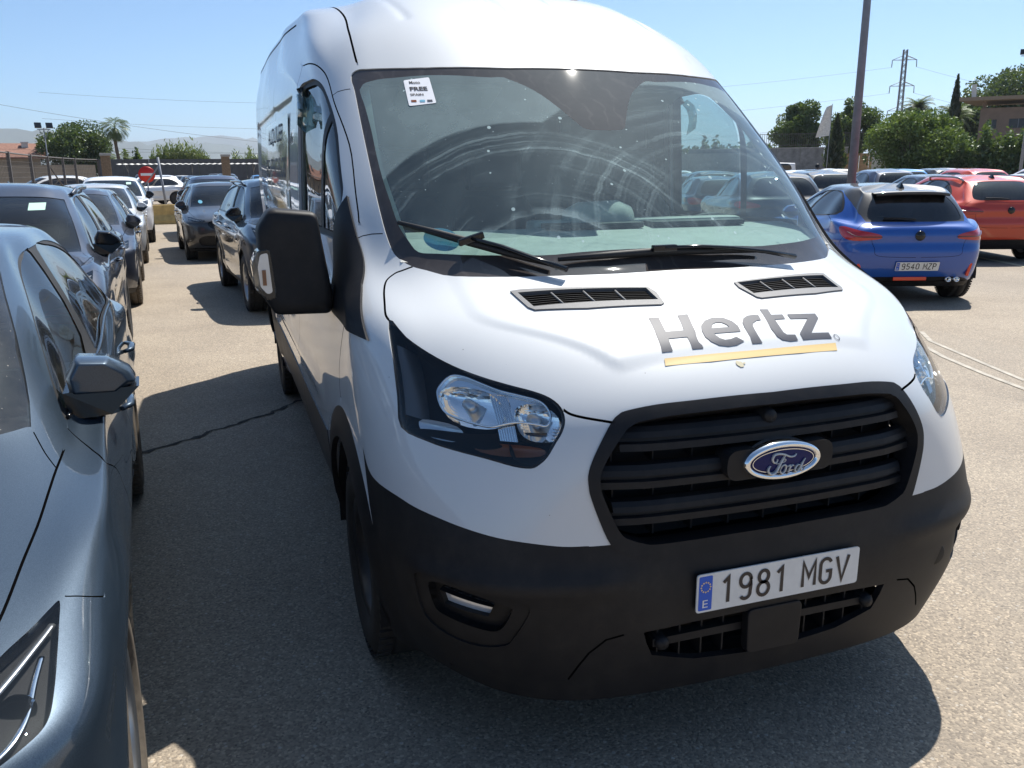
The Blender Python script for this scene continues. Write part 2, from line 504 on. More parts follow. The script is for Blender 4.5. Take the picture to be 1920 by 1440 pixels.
def schlick(k, f0=.043):
    g = k.n('NewGeometry'); d = k.n('VectorMath', i0=g.outputs['Incoming'], i1=g.outputs['Normal'], _operation='DOT_PRODUCT').outputs['Value']
    c = k.math('SUBTRACT', 1.0, k.math('ABSOLUTE', d), True)
    return k.math('ADD', f0*1.9, k.math('MULTIPLY', k.math('POWER', c, 5.0), .9), True)      # two faces of a pane
def glass(name, tint, ior=1.5, dust=0.0, spots=0.0, rough=.0, f0=.043):
    k = NM(name); c = k.coord()
    fr = schlick(k, f0)
    tr = k.n('BsdfTransparent', Color=tint).outputs[0]
    gl = k.n('BsdfGlossy', Color=(1, 1, 1), Roughness=rough).outputs[0]
    sh = k.mixs(fr, tr, gl)
    if dust:
        n1 = k.noise(c, 5, 6, .7).outputs[0]; n2 = k.noise(c, 60, 3, .7).outputs[0]
        d = k.math('MULTIPLY', k.ramp(n1, [(.3, .25), (.75, 1.)]), k.ramp(n2, [(.3, .5), (.7, 1.)]))
        d = k.math('MULTIPLY', d, dust)
        if spots:
            vo = k.n('TexVoronoi', Vector=c, Scale=45, Randomness=1)
            sp = k.math('LESS_THAN', vo.outputs['Distance'], k.math('MULTIPLY', k.n('TexWhiteNoise', Vector=vo.outputs['Position']).outputs[0], .11))
            d = k.math('MAXIMUM', d, k.math('MULTIPLY', sp, spots))
        df = k.n('BsdfDiffuse', Color=(.62, .6, .54)).outputs[0]
        sh = k.mixs(d, sh, df)
    M[name] = k.surf(sh); return M[name]

paint('white_paint', (.63, .645, .65), rough=.5, dirt=.35, bugs=True)
paint('car_white', (.80, .80, .80), dirt=.3)
paint('car_silver', (.46, .47, .48), .5, metal=.5, dirt=.3)
paint('car_grey', (.020, .036, .056), .45, metal=.6, rough=.40, dirt=.02)
paint('car_slate', (.018, .024, .042), .3, metal=.35, dirt=.3)
paint('car_black', (.012, .013, .016), .2, metal=.1, dirt=.35)
paint('car_darkblue', (.012, .02, .055), .3, metal=.2, dirt=.3)
paint('car_blue', (.003, .075, .36), .05, metal=.1, dirt=.05)
paint('car_red', (.52, .036, .004), .05, metal=.1, dirt=.08)
paint('car_skyblue', (.03, .22, .55), .2, metal=.1, dirt=.2)
paint('roof_black', (.008, .0085, .010), .1, dirt=.12, rough=.5)

def black_plastic(name, col=(.006, .0065, .009), rough=.5):
    k = NM(name); c = k.coord()
    n = k.noise(c, 4, 6, .65).outputs[0]; f = k.noise(c, 700, 2).outputs[0]
    fine = k.noise(c, 22, 5, .7).outputs[0]
    dust = k.math('MULTIPLY', k.ramp(n, [(.35, .02), (.75, .26)]), k.ramp(fine, [(.3, .3), (.7, 1.)]))
    base = k.mix(dust, col, (.12, .105, .085))
    M[name] = k.surf(k.pbr(base, k.math('ADD', k.math('MULTIPLY', dust, .4), rough), bump=k.bump(f, .25, .0006), spec=.28)); return M[name]
black_plastic('black_plastic')
black_plastic('side_cladding', (.045, .046, .05), .45)
simple('gap_black', (.003, .003, .0035), .9, spec=0)
simple('rubber_seal', (.012, .012, .013), .6)
simple('deep_black', (.004, .004, .005), .9)
simple('gloss_black', (.008, .008, .009), .18)
simple('lamp_housing', (.010, .010, .011), .6, spec=.12)
simple('lamp_bezel', (.10, .102, .105), .38, .6)
simple('chrome', (.86, .87, .88), .08, 1)
simple('brushed_metal', (.55, .56, .57), .35, 1)
simple('galvanised', (.28, .28, .29), .5, .6, nscale=12, namt=.25)
simple('vent_grey', (.13, .13, .135), .55, bscale=500, bstr=.1)
simple('tyre_rubber', (.022, .021, .02), .75, nscale=40, namt=.3, bscale=200, bstr=.2)
simple('tyre_dusty', (.10, .082, .062), .85, nscale=30, namt=.35, bscale=200, bstr=.2)
simple('rim_black', (.02, .02, .022), .4)
simple('rim_silver', (.42, .43, .44), .3, .9)
simple('plate_white', (.72, .72, .70), .35, nscale=30, namt=.05)
simple('plate_blue', (.01, .10, .55), .35)
simple('plate_ink', (.03, .022, .02), .5)
simple('print_white', (.75, .75, .74), .4)
simple('decal_grey', (.06, .065, .085), .5, spec=.25)
simple('decal_yellow', (.78, .56, .24), .35, coat=.4)
simple('decal_cream', (.66, .58, .38), .35, coat=1.0)
simple('emblem_blue', (.004, .008, .09), .35, spec=.3)
simple('script_silver', (.60, .60, .58), .35, .2)
simple('dash_beige', (.42, .42, .385), .7, nscale=20, namt=.1, bscale=300, bstr=.2)
simple('dash_dark', (.03, .032, .033), .6, bscale=300, bstr=.2)
simple('seat_fabric', (.018, .02, .024), .9, nscale=60, namt=.3)
simple('trim_pale', (.50, .52, .46), .75)
simple('headliner', (.16, .17, .16), .9)
simple('bulkhead', (.035, .04, .045), .6)
simple('sticker_white', (.80, .80, .82), .4)
simple('sticker_blue', (.16, .42, .56), .4)
simple('sticker_green', (.45, .68, .55), .4)
simple('orange_lens', (.22, .06, .012), .3)
simple('tail_red', (.42, .012, .012), .12, coat=1)
simple('tail_dark', (.10, .012, .014), .1, coat=1)
simple('reflector_red', (.75, .05, .01), .2, coat=.6)
simple('lamp_white', (.7, .72, .75), .15, .3, coat=.6)
glass('lens', (.96, .97, .97), 1.45, f0=.02)
glass('side_glass', (.55, .66, .66), 1.5, .05)
glass('car_glass', (.26, .34, .36), 1.5, .025, f0=.03)
glass('dark_glass', (.03, .034, .036), 1.5, .03)
glass('dusty_glass', (.30, .38, .37), 1.5, .08, .35)
def frit():
    k = NM('frit_band'); c = k.coord()
    n = k.noise(c, 9, 6, .7).outputs[0]; w = k.n('TexWave', Vector=c, Scale=4.0, Distortion=14.0, Detail=3.0, _wave_type='BANDS', _bands_direction='X').outputs['Fac']
    st = k.math('MULTIPLY', k.ramp(w, [(.86, 0.), (.97, .6)]), k.ramp(n, [(.4, 0.), (.6, 1.)]))
    d = k.math('ADD', k.ramp(n, [(.25, .14), (.8, .26)]), k.math('MULTIPLY', st, .14), True)
    M['frit_band'] = k.surf(k.pbr(k.mix(d, (.010, .009, .010), (.20, .175, .16)), .02))
frit()
def windscreen(P1, R1, P2, R2):
    """laminated glass: film of dust outside the wiped arcs, streaks along them, dried insect specks"""
    k = NM('windscreen_glass'); c = k.coord()
    fr = schlick(k)
    tr = k.n('BsdfTransparent', Color=(.66, .82, .80)).outputs[0]
    gl = k.n('BsdfGlossy', Color=(1, 1, 1), Roughness=.004).outputs[0]
    sh = k.mixs(fr, tr, gl)
    def dist(P):
        return k.n('VectorMath', i0=c, i1=P, _operation='DISTANCE').outputs['Value']
    warp = k.math('MULTIPLY', k.math('SUBTRACT', k.noise(c, 2.2, 4, .65).outputs[0], .5), .10)
    d1, d2 = dist(P1), dist(P2); e1, e2 = k.math('ADD', d1, warp), k.math('ADD', d2, warp)
    wob = k.math('MULTIPLY', k.math('SUBTRACT', k.noise(c, 7, 3).outputs[0], .5), .016)
    o1 = k.ramp(k.math('ADD', k.math('SUBTRACT', d1, R1), wob), [(0., 0.), (.012, 1.)])
    o2 = k.ramp(k.math('ADD', k.math('SUBTRACT', d2, R2), wob), [(0., 0.), (.012, 1.)])
    out = k.math('MULTIPLY', o1, o2)
    n1 = k.noise(c, 3.2, 6, .7).outputs[0]
    film = k.math('MULTIPLY', out, k.ramp(n1, [(.3, .19), (.7, .33)]))
    # wiper smears: rings around each pivot broken up by noise
    def rings(d, sc, seed):
        r1 = k.n('TexNoise', Vector=k.n('CombineXYZ', X=k.math('MULTIPLY', d, sc), Y=seed, Z=0.0).outputs[0], Scale=1.0, Detail=5.0, Roughness=.75).outputs[0]
        br = k.math('MULTIPLY', k.noise(c, 3.6, 4, .6).outputs[0], k.math('ADD', .55, k.math('MULTIPLY', k.noise(c, 14, 3, .7).outputs[0], .9)))
        return k.math('MULTIPLY', k.ramp(r1, [(.50, 0.), (.68, 1.)]), k.ramp(br, [(.38, 0.), (.62, 1.)]))
    sm = k.math('ADD', k.math('MULTIPLY', rings(e1, 30, 3.1), k.math('SUBTRACT', 1.0, o1)), k.math('MULTIPLY', k.math('MULTIPLY', rings(e2, 26, 7.7), .6), k.math('SUBTRACT', 1.0, o2)), True)
    haze = k.ramp(k.noise(c, 1.7, 4, .6).outputs[0], [(.35, .03), (.75, .15)])
    vo = k.n('TexVoronoi', Vector=k.n('Mapping', Vector=c, Scale=(1., 1., .55)).outputs[0], Scale=24, Randomness=1)
    wn = k.n('TexWhiteNoise', Vector=vo.outputs['Position']).outputs[0]
    sp = k.math('LESS_THAN', k.math('ADD', vo.outputs['Distance'], k.math('MULTIPLY', k.noise(c, 120, 2).outputs[0], .05)), k.math('MULTIPLY', k.math('POWER', wn, 2.0), .20))
    vo2 = k.n('TexVoronoi', Vector=c, Scale=70, Randomness=1)
    sp2 = k.math('LESS_THAN', vo2.outputs['Distance'], k.math('MULTIPLY', k.math('POWER', k.n('TexWhiteNoise', Vector=vo2.outputs['Position']).outputs[0], 3.0), .13))
    tot = k.math('ADD', k.math('ADD', film, haze), k.math('MULTIPLY', sm, .34), True)
    tot = k.math('MAXIMUM', tot, k.math('MULTIPLY', k.math('MAXIMUM', sp, k.math('MULTIPLY', sp2, .6)), .75))
    df = k.n('BsdfDiffuse', Color=(.44, .56, .56)).outputs[0]  # bluish film colour also paints in the sky reflected by the smears
    M['windscreen_glass'] = k.surf(k.mixs(tot, sh, df))
# outlines measured on the van body, metres in the van frame
VAN = {
 'ws_out': [(0.000,0.668,1.325),(0.199,0.669,1.322),(0.384,0.695,1.321),(0.541,0.739,1.320),(0.686,0.809,1.321),(0.756,0.879,1.335),(0.794,0.925,1.345),(0.821,0.979,1.364),(0.835,1.024,1.390),(0.842,1.087,1.442),(0.845,1.170,1.521),(0.843,1.279,1.619),(0.840,1.380,1.703),(0.834,1.522,1.816),(0.826,1.669,1.930),(0.826,1.733,1.974),(0.817,1.758,2.000),(0.793,1.749,2.015),(0.743,1.704,2.015),(0.562,1.591,2.012),(0.316,1.523,2.011),(0.165,1.509,2.013),(0.000,1.505,2.014)],
 'ws_clear': [(0.000,0.763,1.389),(0.148,0.767,1.389),(0.279,0.775,1.385),(0.408,0.791,1.378),(0.590,0.852,1.380),(0.711,0.917,1.384),(0.764,0.955,1.388),(0.784,1.006,1.420),(0.802,1.068,1.466),(0.810,1.153,1.542),(0.815,1.226,1.602),(0.815,1.335,1.691),(0.810,1.437,1.774),(0.808,1.557,1.865),(0.810,1.644,1.926),(0.803,1.659,1.943),(0.785,1.666,1.961),(0.721,1.636,1.975),(0.659,1.601,1.979),(0.384,1.490,1.976),(0.315,1.478,1.976),(0.283,1.465,1.969),(0.205,1.401,1.926),(0.150,1.327,1.870),(0.104,1.249,1.811),(0.073,1.209,1.779),(0.000,1.202,1.774)],
 'headlight': [(0.906,0.742,1.212),(0.878,0.639,1.176),(0.834,0.551,1.144),(0.786,0.473,1.120),(0.733,0.401,1.103),(0.678,0.342,1.090),(0.622,0.291,1.078),(0.588,0.259,1.065),(0.569,0.230,1.045),(0.567,0.208,1.018),(0.579,0.196,0.991),(0.599,0.192,0.963),(0.622,0.189,0.931),(0.643,0.192,0.912),(0.664,0.199,0.902),(0.703,0.224,0.904),(0.759,0.270,0.916),(0.828,0.338,0.926),(0.883,0.405,0.937),(0.933,0.493,0.956),(0.929,0.549,1.031),(0.922,0.624,1.116)],
 'grille': [(0.000,0.136,1.055),(0.111,0.138,1.056),(0.236,0.144,1.053),(0.338,0.154,1.049),(0.418,0.164,1.038),(0.438,0.165,1.030),(0.459,0.161,1.015),(0.496,0.149,0.964),(0.520,0.144,0.921),(0.532,0.139,0.887),(0.532,0.134,0.856),(0.528,0.129,0.830),(0.508,0.117,0.767),(0.482,0.105,0.705),(0.455,0.098,0.685),(0.427,0.093,0.673),(0.389,0.088,0.664),(0.246,0.079,0.664),(0.094,0.075,0.665),(0.000,0.074,0.663)],
 'bumper': [(0.482,0.105,0.705),(0.543,0.115,0.707),(0.602,0.128,0.709),(0.681,0.155,0.719),(0.757,0.196,0.729),(0.828,0.253,0.743),(0.883,0.314,0.756),(0.929,0.383,0.766),(0.960,0.451,0.775),(0.996,0.584,0.779),(1.005,0.651,0.796),(1.008,0.710,0.842),(1.013,0.820,0.872),(1.015,0.970,0.876),(1.018,1.120,0.858)],
 'lamp_bright': [(0.845,0.462,1.055),(0.834,0.473,1.077),(0.803,0.470,1.103),(0.773,0.442,1.105),(0.741,0.399,1.095),(0.701,0.350,1.082),(0.653,0.307,1.073),(0.615,0.273,1.064),(0.601,0.250,1.047),(0.599,0.233,1.028),(0.613,0.225,1.007),(0.640,0.243,1.010),(0.681,0.271,1.011),(0.712,0.288,1.004),(0.739,0.304,0.995),(0.770,0.332,0.997),(0.814,0.382,1.006),(0.840,0.422,1.020)],
 'fog_out': [(0.944,0.351,0.574),(0.931,0.318,0.605),(0.877,0.248,0.602),(0.807,0.185,0.588),(0.712,0.136,0.568),(0.693,0.132,0.551),(0.697,0.138,0.522),(0.726,0.161,0.457),(0.744,0.176,0.430),(0.801,0.220,0.415),(0.872,0.286,0.427),(0.922,0.342,0.470)],
 'fog_in': [(0.918,0.310,0.565),(0.905,0.282,0.586),(0.842,0.217,0.579),(0.745,0.157,0.548),(0.735,0.154,0.534),(0.747,0.165,0.497),(0.766,0.181,0.470),(0.802,0.207,0.468),(0.874,0.271,0.484),(0.902,0.303,0.501)],
 'fog_lamp': [(0.895,0.279,0.564),(0.778,0.178,0.542),(0.788,0.189,0.512),(0.882,0.274,0.525)],
 'low_grille': [(0.000,0.061,0.465),(0.073,0.061,0.467),(0.251,0.067,0.462),(0.393,0.079,0.452),(0.382,0.082,0.418),(0.362,0.087,0.374),(0.234,0.085,0.337),(0.064,0.083,0.323),(0.000,0.084,0.318)],
 'chin': [(0.584,0.137,0.317),(0.560,0.120,0.366),(0.537,0.107,0.405),(0.495,0.093,0.443),(0.447,0.085,0.453),(0.393,0.079,0.452)],
 'hood_side': [(0.790,0.920,1.344),(0.821,0.932,1.332),(0.844,0.942,1.322),(0.872,0.936,1.302),(0.889,0.894,1.277),(0.902,0.824,1.246),(0.910,0.772,1.222),(0.907,0.741,1.211)],
 'hood_front': [(0.566,0.225,1.041),(0.551,0.209,1.031),(0.517,0.188,1.023),(0.459,0.161,1.013)],
 'fender_seam': [(0.923,1.164,1.418),(0.905,1.152,1.427),(0.879,1.126,1.434),(0.850,1.091,1.437)],
 'pillar_seam': [(0.893,1.797,1.920),(0.874,1.767,1.933),(0.837,1.698,1.938)],
 'vent_out': [(0.558,0.656,1.285),(0.528,0.654,1.288),(0.334,0.606,1.291),(0.173,0.575,1.288),(0.150,0.567,1.286),(0.143,0.529,1.276),(0.157,0.455,1.255),(0.170,0.447,1.253),(0.390,0.479,1.250),(0.530,0.523,1.248),(0.543,0.545,1.253)],
 'vent_in': [(0.541,0.638,1.282),(0.159,0.564,1.285),(0.163,0.479,1.262),(0.527,0.541,1.254)],
 'sail': [(0.930,1.320,1.545),(0.928,1.239,1.480),(0.929,1.172,1.418),(0.940,0.984,1.281),(0.962,0.751,1.146),(0.997,0.981,1.169),(1.000,1.235,1.174),(0.981,1.278,1.279),(0.963,1.249,1.408)],
}
LETTERS = {
 'H': [[(-0.2407,0.3894),(-0.2113,0.3861),(-0.2218,0.3241),(-0.1668,0.3211),(-0.1508,0.3864),(-0.1183,0.3874),(-0.1313,0.3371),(-0.1432,0.2556),(-0.1762,0.2566),(-0.1712,0.2958),(-0.2275,0.2980),(-0.2356,0.2584),(-0.2663,0.2600)]],
 'e': [[(0.0005,0.2971),(0.0049,0.3193),(-0.0013,0.3399),(-0.0208,0.3580),(-0.0530,0.3617),(-0.0836,0.3517),(-0.1053,0.3338),(-0.1154,0.3132),(-0.1185,0.2889),(-0.1104,0.2715),(-0.0922,0.2587),(-0.0657,0.2537),(-0.0389,0.2550),(-0.0092,0.2637),(-0.0254,0.2800),(-0.0461,0.2738),(-0.0653,0.2728),(-0.0776,0.2801),(-0.0838,0.2915),(-0.0843,0.2981)],[(-0.0807,0.3186),(-0.0675,0.3343),(-0.0550,0.3394),(-0.0372,0.3375),(-0.0276,0.3284),(-0.0248,0.3174)]],
 'r': [[(0.0984,0.3594),(0.0930,0.3365),(0.0772,0.3352),(0.0605,0.3264),(0.0514,0.3149),(0.0475,0.2988),(0.0437,0.2545),(0.0118,0.2551),(0.0219,0.3128),(0.0276,0.3320),(0.0413,0.3490),(0.0615,0.3592),(0.0830,0.3619)]],
 't': [[(0.1214,0.3867),(0.1483,0.3848),(0.1417,0.3573),(0.1797,0.3569),(0.1755,0.3364),(0.1390,0.3358),(0.1326,0.2833),(0.1383,0.2745),(0.1648,0.2730),(0.1625,0.2554),(0.1362,0.2542),(0.1123,0.2594),(0.1023,0.2706),(0.1020,0.2990)]],
 'z': [[(0.1963,0.3573),(0.2970,0.3593),(0.2923,0.3373),(0.2240,0.2773),(0.2844,0.2790),(0.2824,0.2598),(0.1810,0.2564),(0.1832,0.2765),(0.2522,0.3353),(0.1931,0.3356)]],
}
STRIPE = [(-0.2680,0.2447),(-0.1290,0.2392),(0.0178,0.2377),(0.1542,0.2404),(0.2859,0.2479),(0.2755,0.2258),(0.1395,0.2193),(0.0054,0.2184),(-0.1412,0.2182),(-0.2748,0.2263)]
REGMARK = (0.3023,0.2643)
# ---------- control net of the van's half body (metres; x out, y back from the nose, z up) ----------
def van_net():
    F = [  # front columns 0..6 per row: x, y, z
     [(0,.10,.24),(.28,.11,.24),(.52,.14,.24),(.70,.22,.245),(.82,.36,.25),(.90,.50,.26),(.95,.66,.27)],
     [(0,.07,.38),(.28,.08,.38),(.53,.11,.38),(.73,.18,.385),(.87,.30,.39),(.95,.45,.40),(.99,.66,.41)],
     [(0,.055,.55),(.28,.065,.55),(.53,.09,.555),(.74,.155,.56),(.89,.28,.56),(.975,.44,.565),(1.01,.68,.57)],
     [(0,.075,.69),(.28,.085,.69),(.53,.11,.69),(.74,.175,.69),(.89,.30,.69),(.975,.46,.69),(1.015,.70,.69)],
     [(0,.08,.85),(.28,.095,.85),(.52,.13,.85),(.72,.21,.845),(.87,.335,.84),(.96,.48,.835),(1.01,.72,.83)],
     [(0,.105,1.0),(.28,.12,1.0),(.51,.165,.99),(.71,.27,.98),(.855,.40,.975),(.95,.54,.97),(1.005,.77,.97)],
     [(0,.20,1.12),(.28,.215,1.12),(.51,.27,1.11),(.70,.37,1.10),(.835,.49,1.09),(.935,.62,1.09),(.998,.83,1.10)],
     [(0,.42,1.245),(.28,.43,1.24),(.52,.475,1.23),(.695,.56,1.22),(.82,.655,1.215),(.915,.76,1.215),(.985,.94,1.215)],
     [(0,.68,1.33),(.28,.70,1.33),(.53,.76,1.33),(.72,.85,1.33),(.825,.935,1.33),(.90,1.02,1.325),(.965,1.14,1.325)],
     None, None,
     [(0,1.505,2.018),(.277,1.52,2.013),(.525,1.565,2.003),(.70,1.64,1.988),(.80,1.70,1.974),(.866,1.81,1.972),(.915,1.98,1.978)],
     [(0,1.79,2.215),(.28,1.80,2.21),(.52,1.845,2.20),(.69,1.915,2.18),(.78,1.99,2.165),(.85,2.12,2.16),(.905,2.30,2.175)],
     [(0,2.15,2.375),(.27,2.16,2.37),(.5,2.2,2.36),(.64,2.27,2.335),(.72,2.35,2.31),(.80,2.5,2.325),(.86,2.7,2.345)],
     [(0,2.55,2.485),(.24,2.56,2.48),(.42,2.6,2.47),(.53,2.68,2.45),(.61,2.8,2.44),(.68,2.95,2.445),(.73,3.1,2.46)],
     [(0,3.0,2.52),(0,3.05,2.52),(0,3.1,2.525),(0,3.2,2.525),(0,3.3,2.535),(0,3.4,2.54),(0,3.5,2.545)]]
    for r, t, b in ((9, .3, .006), (10, .68, .006)):
        F[r] = [tuple(np.array(p)*(1-t)+np.array(q)*t+np.array((.012 if i > 2 else 0, -b, b))) for i, (p, q) in enumerate(zip(F[8], F[11]))]
    SZ = [.27,.42,.57,.70,.83,.97,1.10,1.215,1.325,1.53,1.77,1.99,2.20,2.38,2.485,2.55]
    SX = [.955,.995,1.015,1.02,1.022,1.02,1.012,1.004,.997,.988,.975,.959,.942,.90,.76,0]
    RX = [.93,.97,.99,.995,.997,.995,.987,.98,.973,.985,.982,.976,.962,.915,.77,0]
    Y0 = [1.02,1.36,1.9,2.5,3.8,5.2]
    net = []
    for r in range(16):
        row = list(F[r]); y6 = row[6][1]; fr = [.13,.28,.5,.72]
        for j in range(6):
            if r < 8: y = Y0[j]
            elif r < 12: y = [y6+(2.5-y6)*t for t in (.22,.47,.73,1.)][j] if j < 4 else Y0[j]
            else: y = y6+(5.2-y6)*(.1,.22,.36,.5,.75,1)[j]
            f = min(1, (j+1)/3.)
            x = SX[r] if r < 15 else 0
            z = row[6][2]*(1-f)+SZ[r]*f
            x = row[6][0]*(1-f)+x*f
            if j >= 4 and r >= 9: x *= 1.02
            row.append((x, y, z))
        row.append((RX[r], 5.82, SZ[r])); row.append((RX[r]*.9, 5.955, SZ[r])); row.append((RX[r]*.5, 5.975, SZ[r])); row.append((0, 5.98, SZ[r]))
        net.append(row)
    return net
def sstep(a, b, x):
    t = np.clip((x-a)/(b-a), 0, 1); return t*t*(3-2*t)
def van_disp(p, n):
    x, y, z = np.abs(p[..., 0]), p[..., 1], p[..., 2]
    d = np.zeros(x.shape)
    top = sstep(.35, .6, n[..., 2])
    # raised centre panel of the bonnet
    w = .69-.30*sstep(.62, .20, y)
    d += .0055*top*sstep(w+.024, w-.024, x)*sstep(.23, .28, y)*sstep(1.6, 1.2, z*1.1)
    # wheel-arch flare (front and rear)
    side = sstep(.5, .8, n[..., 0])
    for cy in (1.023, 4.773):
        r = np.hypot(y-cy, z-.345)
        d += .016*side*sstep(.56, .44, r)
    # recessed load-side panel
    d -= .014*side*sstep(2.72, 2.76, y)*sstep(5.62, 5.58, y)*sstep(1.13, 1.17, z)*sstep(2.02, 1.98, z)
    # swage along the lower doors
    d += .012*side*sstep(1.5, 1.8, y)*np.exp(-((z-.80)/.05)**2)
    for cx in (.14, .56):
        d -= .005*np.exp(-((x-cx-.05*(y-2.0))/.022)**2)*sstep(1.90, 1.97, y)*sstep(2.5, 2.3, y)*sstep(2.1, 2.2, z)
    # chin crease of the bumper
    fr = sstep(.3, .6, -n[..., 1])
    d += .012*fr*np.exp(-((z-.60)/.035)**2)*sstep(.35, .55, x)
    return d
# ---------- parametric car body (half net; y back from the nose, z up) ----------
CAR = dict(L=4.37, W=.90, H=1.45, fo=.87, wb=2.66, r=.325, hz=.80, cy=1.13, cz=1.00, wty=2.02, wtz=1.375, rty=3.86, rtz=1.36, rby=4.30, rbz=1.02,
           belt=.93, beltr=.99, re=1.345, rw=.64, nose=0.0, tail=0.0, sill=.20, roofpk=.45, cr=.76)
def car_net(p):
    q = dict(CAR); q.update(p); g = q.__getitem__
    L, W, H, fo, wb, hz, cy, cz = map(g, ('L', 'W', 'H', 'fo', 'wb', 'hz', 'cy', 'cz'))
    wty, wtz, rty, rtz, rby, rbz, belt, beltr, re, rw = map(g, ('wty', 'wtz', 'rty', 'rtz', 'rby', 'rbz', 'belt', 'beltr', 're', 'rw'))
    ra = fo+wb
    rows = []
    s = g('sill'); k = hz/.80
    # low rows: z, front y, side x factor, rear y
    for z, yf, fx, yr in ((s, .16, .93, .20), (.34*k, .07, .97, .08), (.50*k, .02, .985, .02), (.63*k, .02, .99, .0), (.73*k, .045, 1.0, .03)):
        yf += q['nose']*max(0, (z-.3)/.5)
        R = [(0, yf, z), (.40*W, yf+.015, z), (.72*W, yf+.09, z), (.92*W*fx, yf+.24, z), (.985*W*fx, yf+.44, z), (W*fx, fo, z), (W*fx, fo+.62, z), (W*fx, 2.1, z), (W*fx, 2.75, z), (W*fx, ra, z), (.985*W*fx, L-yr-.38, z), (.90*W*fx, L-yr-.15, z), (.62*W, L-yr-.03, z), (0, L-yr, z)]
        rows.append(R)
    b = lambda y: belt+(beltr-belt)*min(1, max(0, (y-1.2)/(L-1.9)))
    y5 = [fo+.10, fo+.66, 2.15, 2.8, ra+.03, L-.42]
    rows.append([(0, .13, hz), (.40*W, .15, hz-.003), (.70*W, .24, hz-.012), (.875*W, .40, hz-.008), (.945*W, .62, hz+.015)]+[(.985*W, y, b(y)-(.115 if i else .09)) for i, y in enumerate(y5)]+[(.86*W, L-.13, rbz-.16), (.6*W, L-.04, rbz-.16), (0, L-.02, rbz-.16)])
    y6 = [fo+.28, fo+.74, 2.2, 2.85, ra-.02, L-.48]
    rows.append([(0, .52, hz+.085), (.40*W, .54, hz+.083), (.66*W, .60, hz+.075), (.82*W, .72, hz+.068), (.90*W, .90, hz+.08)]+[(.955*W, y, b(y)-(.045 if i == 0 else .03)) for i, y in enumerate(y6)]+[(.80*W, L-.17, rbz-.06), (.56*W, L-.08, rbz-.06), (0, L-.06, rbz-.06)])
    def side(x0, y0, z0, x1, y1, z1, xs, zs): pass
    def upper(A, B, xe, ze, mid):
        """A: five front points, B: three rear points; six side points between"""
        a, c = A[-1], B[0]; out = list(A)
        for i, t in enumerate((.12, .28, .46, .64, .82, .95)):
            y = a[1]+(c[1]-a[1])*t; u = float(sstep(0, .34, t))*float(sstep(1, .80, t))
            x = (a[0]+(c[0]-a[0])*t)*(1-u)+xe(y)*u; z = (a[2]+(c[2]-a[2])*t)*(1-u)+ze(y)*u
            out.append((x, y, z))
        return out+list(B)
    r7 = upper([(0, cy, cz), (.40*W, cy+.03, cz-.002), (.64*W, cy+.12, cz-.012), (.78*W, cy+.25, cz-.02), (.855*W, cy+.40, b(cy)+.02)],
               [(g('cr')*W, rby-.13, rbz), (.5*W, rby-.03, rbz), (0, rby, rbz)], lambda y: .918*W, lambda y: b(y)+.02, 0)
    r9 = upper([(0, wty, wtz), (.32*W, wty+.02, wtz-.003), (.52*W, wty+.08, wtz-.014), (.60*W, wty+.17, wtz-.03), (rw*W+.0, wty+.30, wtz-.035)],
               [((rw-.08)*W, rty-.06, rtz-.03), (.36*W, rty-.01, rtz-.008), (0, rty, rtz)], lambda y: (rw+.035)*W, lambda y: re+.012-.02*((y-2.9)/1.2)**2, 0)
    r8 = [tuple(.5*np.array(a)+.5*np.array(c)+np.array([.018*min(1, a[0]/.4), -.012 if i < 4 else (.02 if i > 11 else 0), .02 if i < 4 or i > 11 else .0])) for i, (a, c) in enumerate(zip(r7, r9))]
    rows += [r7, r8, r9]
    zc = lambda y: H-.035*((y-(wty+.75))/1.1)**2
    r10 = [(0, wty+.28, zc(wty+.28)-.012), (.27*W, wty+.29, zc(wty+.28)-.014), (.42*W, wty+.33, zc(wty+.3)-.02), (.48*W, wty+.42, zc(wty+.4)-.03), (.51*W, wty+.55, zc(wty+.5)-.034)]
    yA, yB = wty+.55, rty-.25
    r10 += [(.52*W, yA+(yB-yA)*t, zc(yA+(yB-yA)*t)-.030) for t in (.12, .28, .46, .64, .82, .95)]
    r10 += [(.46*W, rty-.22, rtz+.008), (.28*W, rty-.19, rtz+.022), (0, rty-.18, rtz+.026)]
    ys = np.linspace(wty+.6, rty-.45, 14)
    r11 = [(0, y, zc(y)) for y in ys]
    rows += [r10, r11]
    return rows
def car_disp(q):
    fo, wb, r, W = q['fo'], q['wb'], q['r'], q['W']
    kz = q['hz']/.80
    def f(p, n):
        x, y, z = np.abs(p[..., 0]), p[..., 1], p[..., 2]
        side = sstep(.5, .85, n[..., 0]); d = np.zeros(x.shape)
        for cy in (fo, fo+wb):
            rr = np.hypot(y-cy, z-r); d += .014*side*sstep(r+.20, r+.06, rr)
        m = side*sstep(fo+.2, fo+.5, y)*sstep(q['L']-.15, q['L']-.5, y)
        zc = q.get('crease', .70)*kz+.03*(y-2.2)
        d += m*(.013*sstep(zc-.018, zc, z)*sstep(zc+.09, zc+.0, z)-.016*np.exp(-((z-.47*kz)/.10)**2))
        top = sstep(.5, .9, n[..., 2])*sstep(q['cy']+.1, q['cy']-.05, y)*sstep(.25, .5, y)
        d += .009*top*sstep(.50, .525, x/W*1.0-.10*(1-(y/q['cy'])))*sstep(.72, .66, x/W)      # bonnet edge creases
        return d
    return f
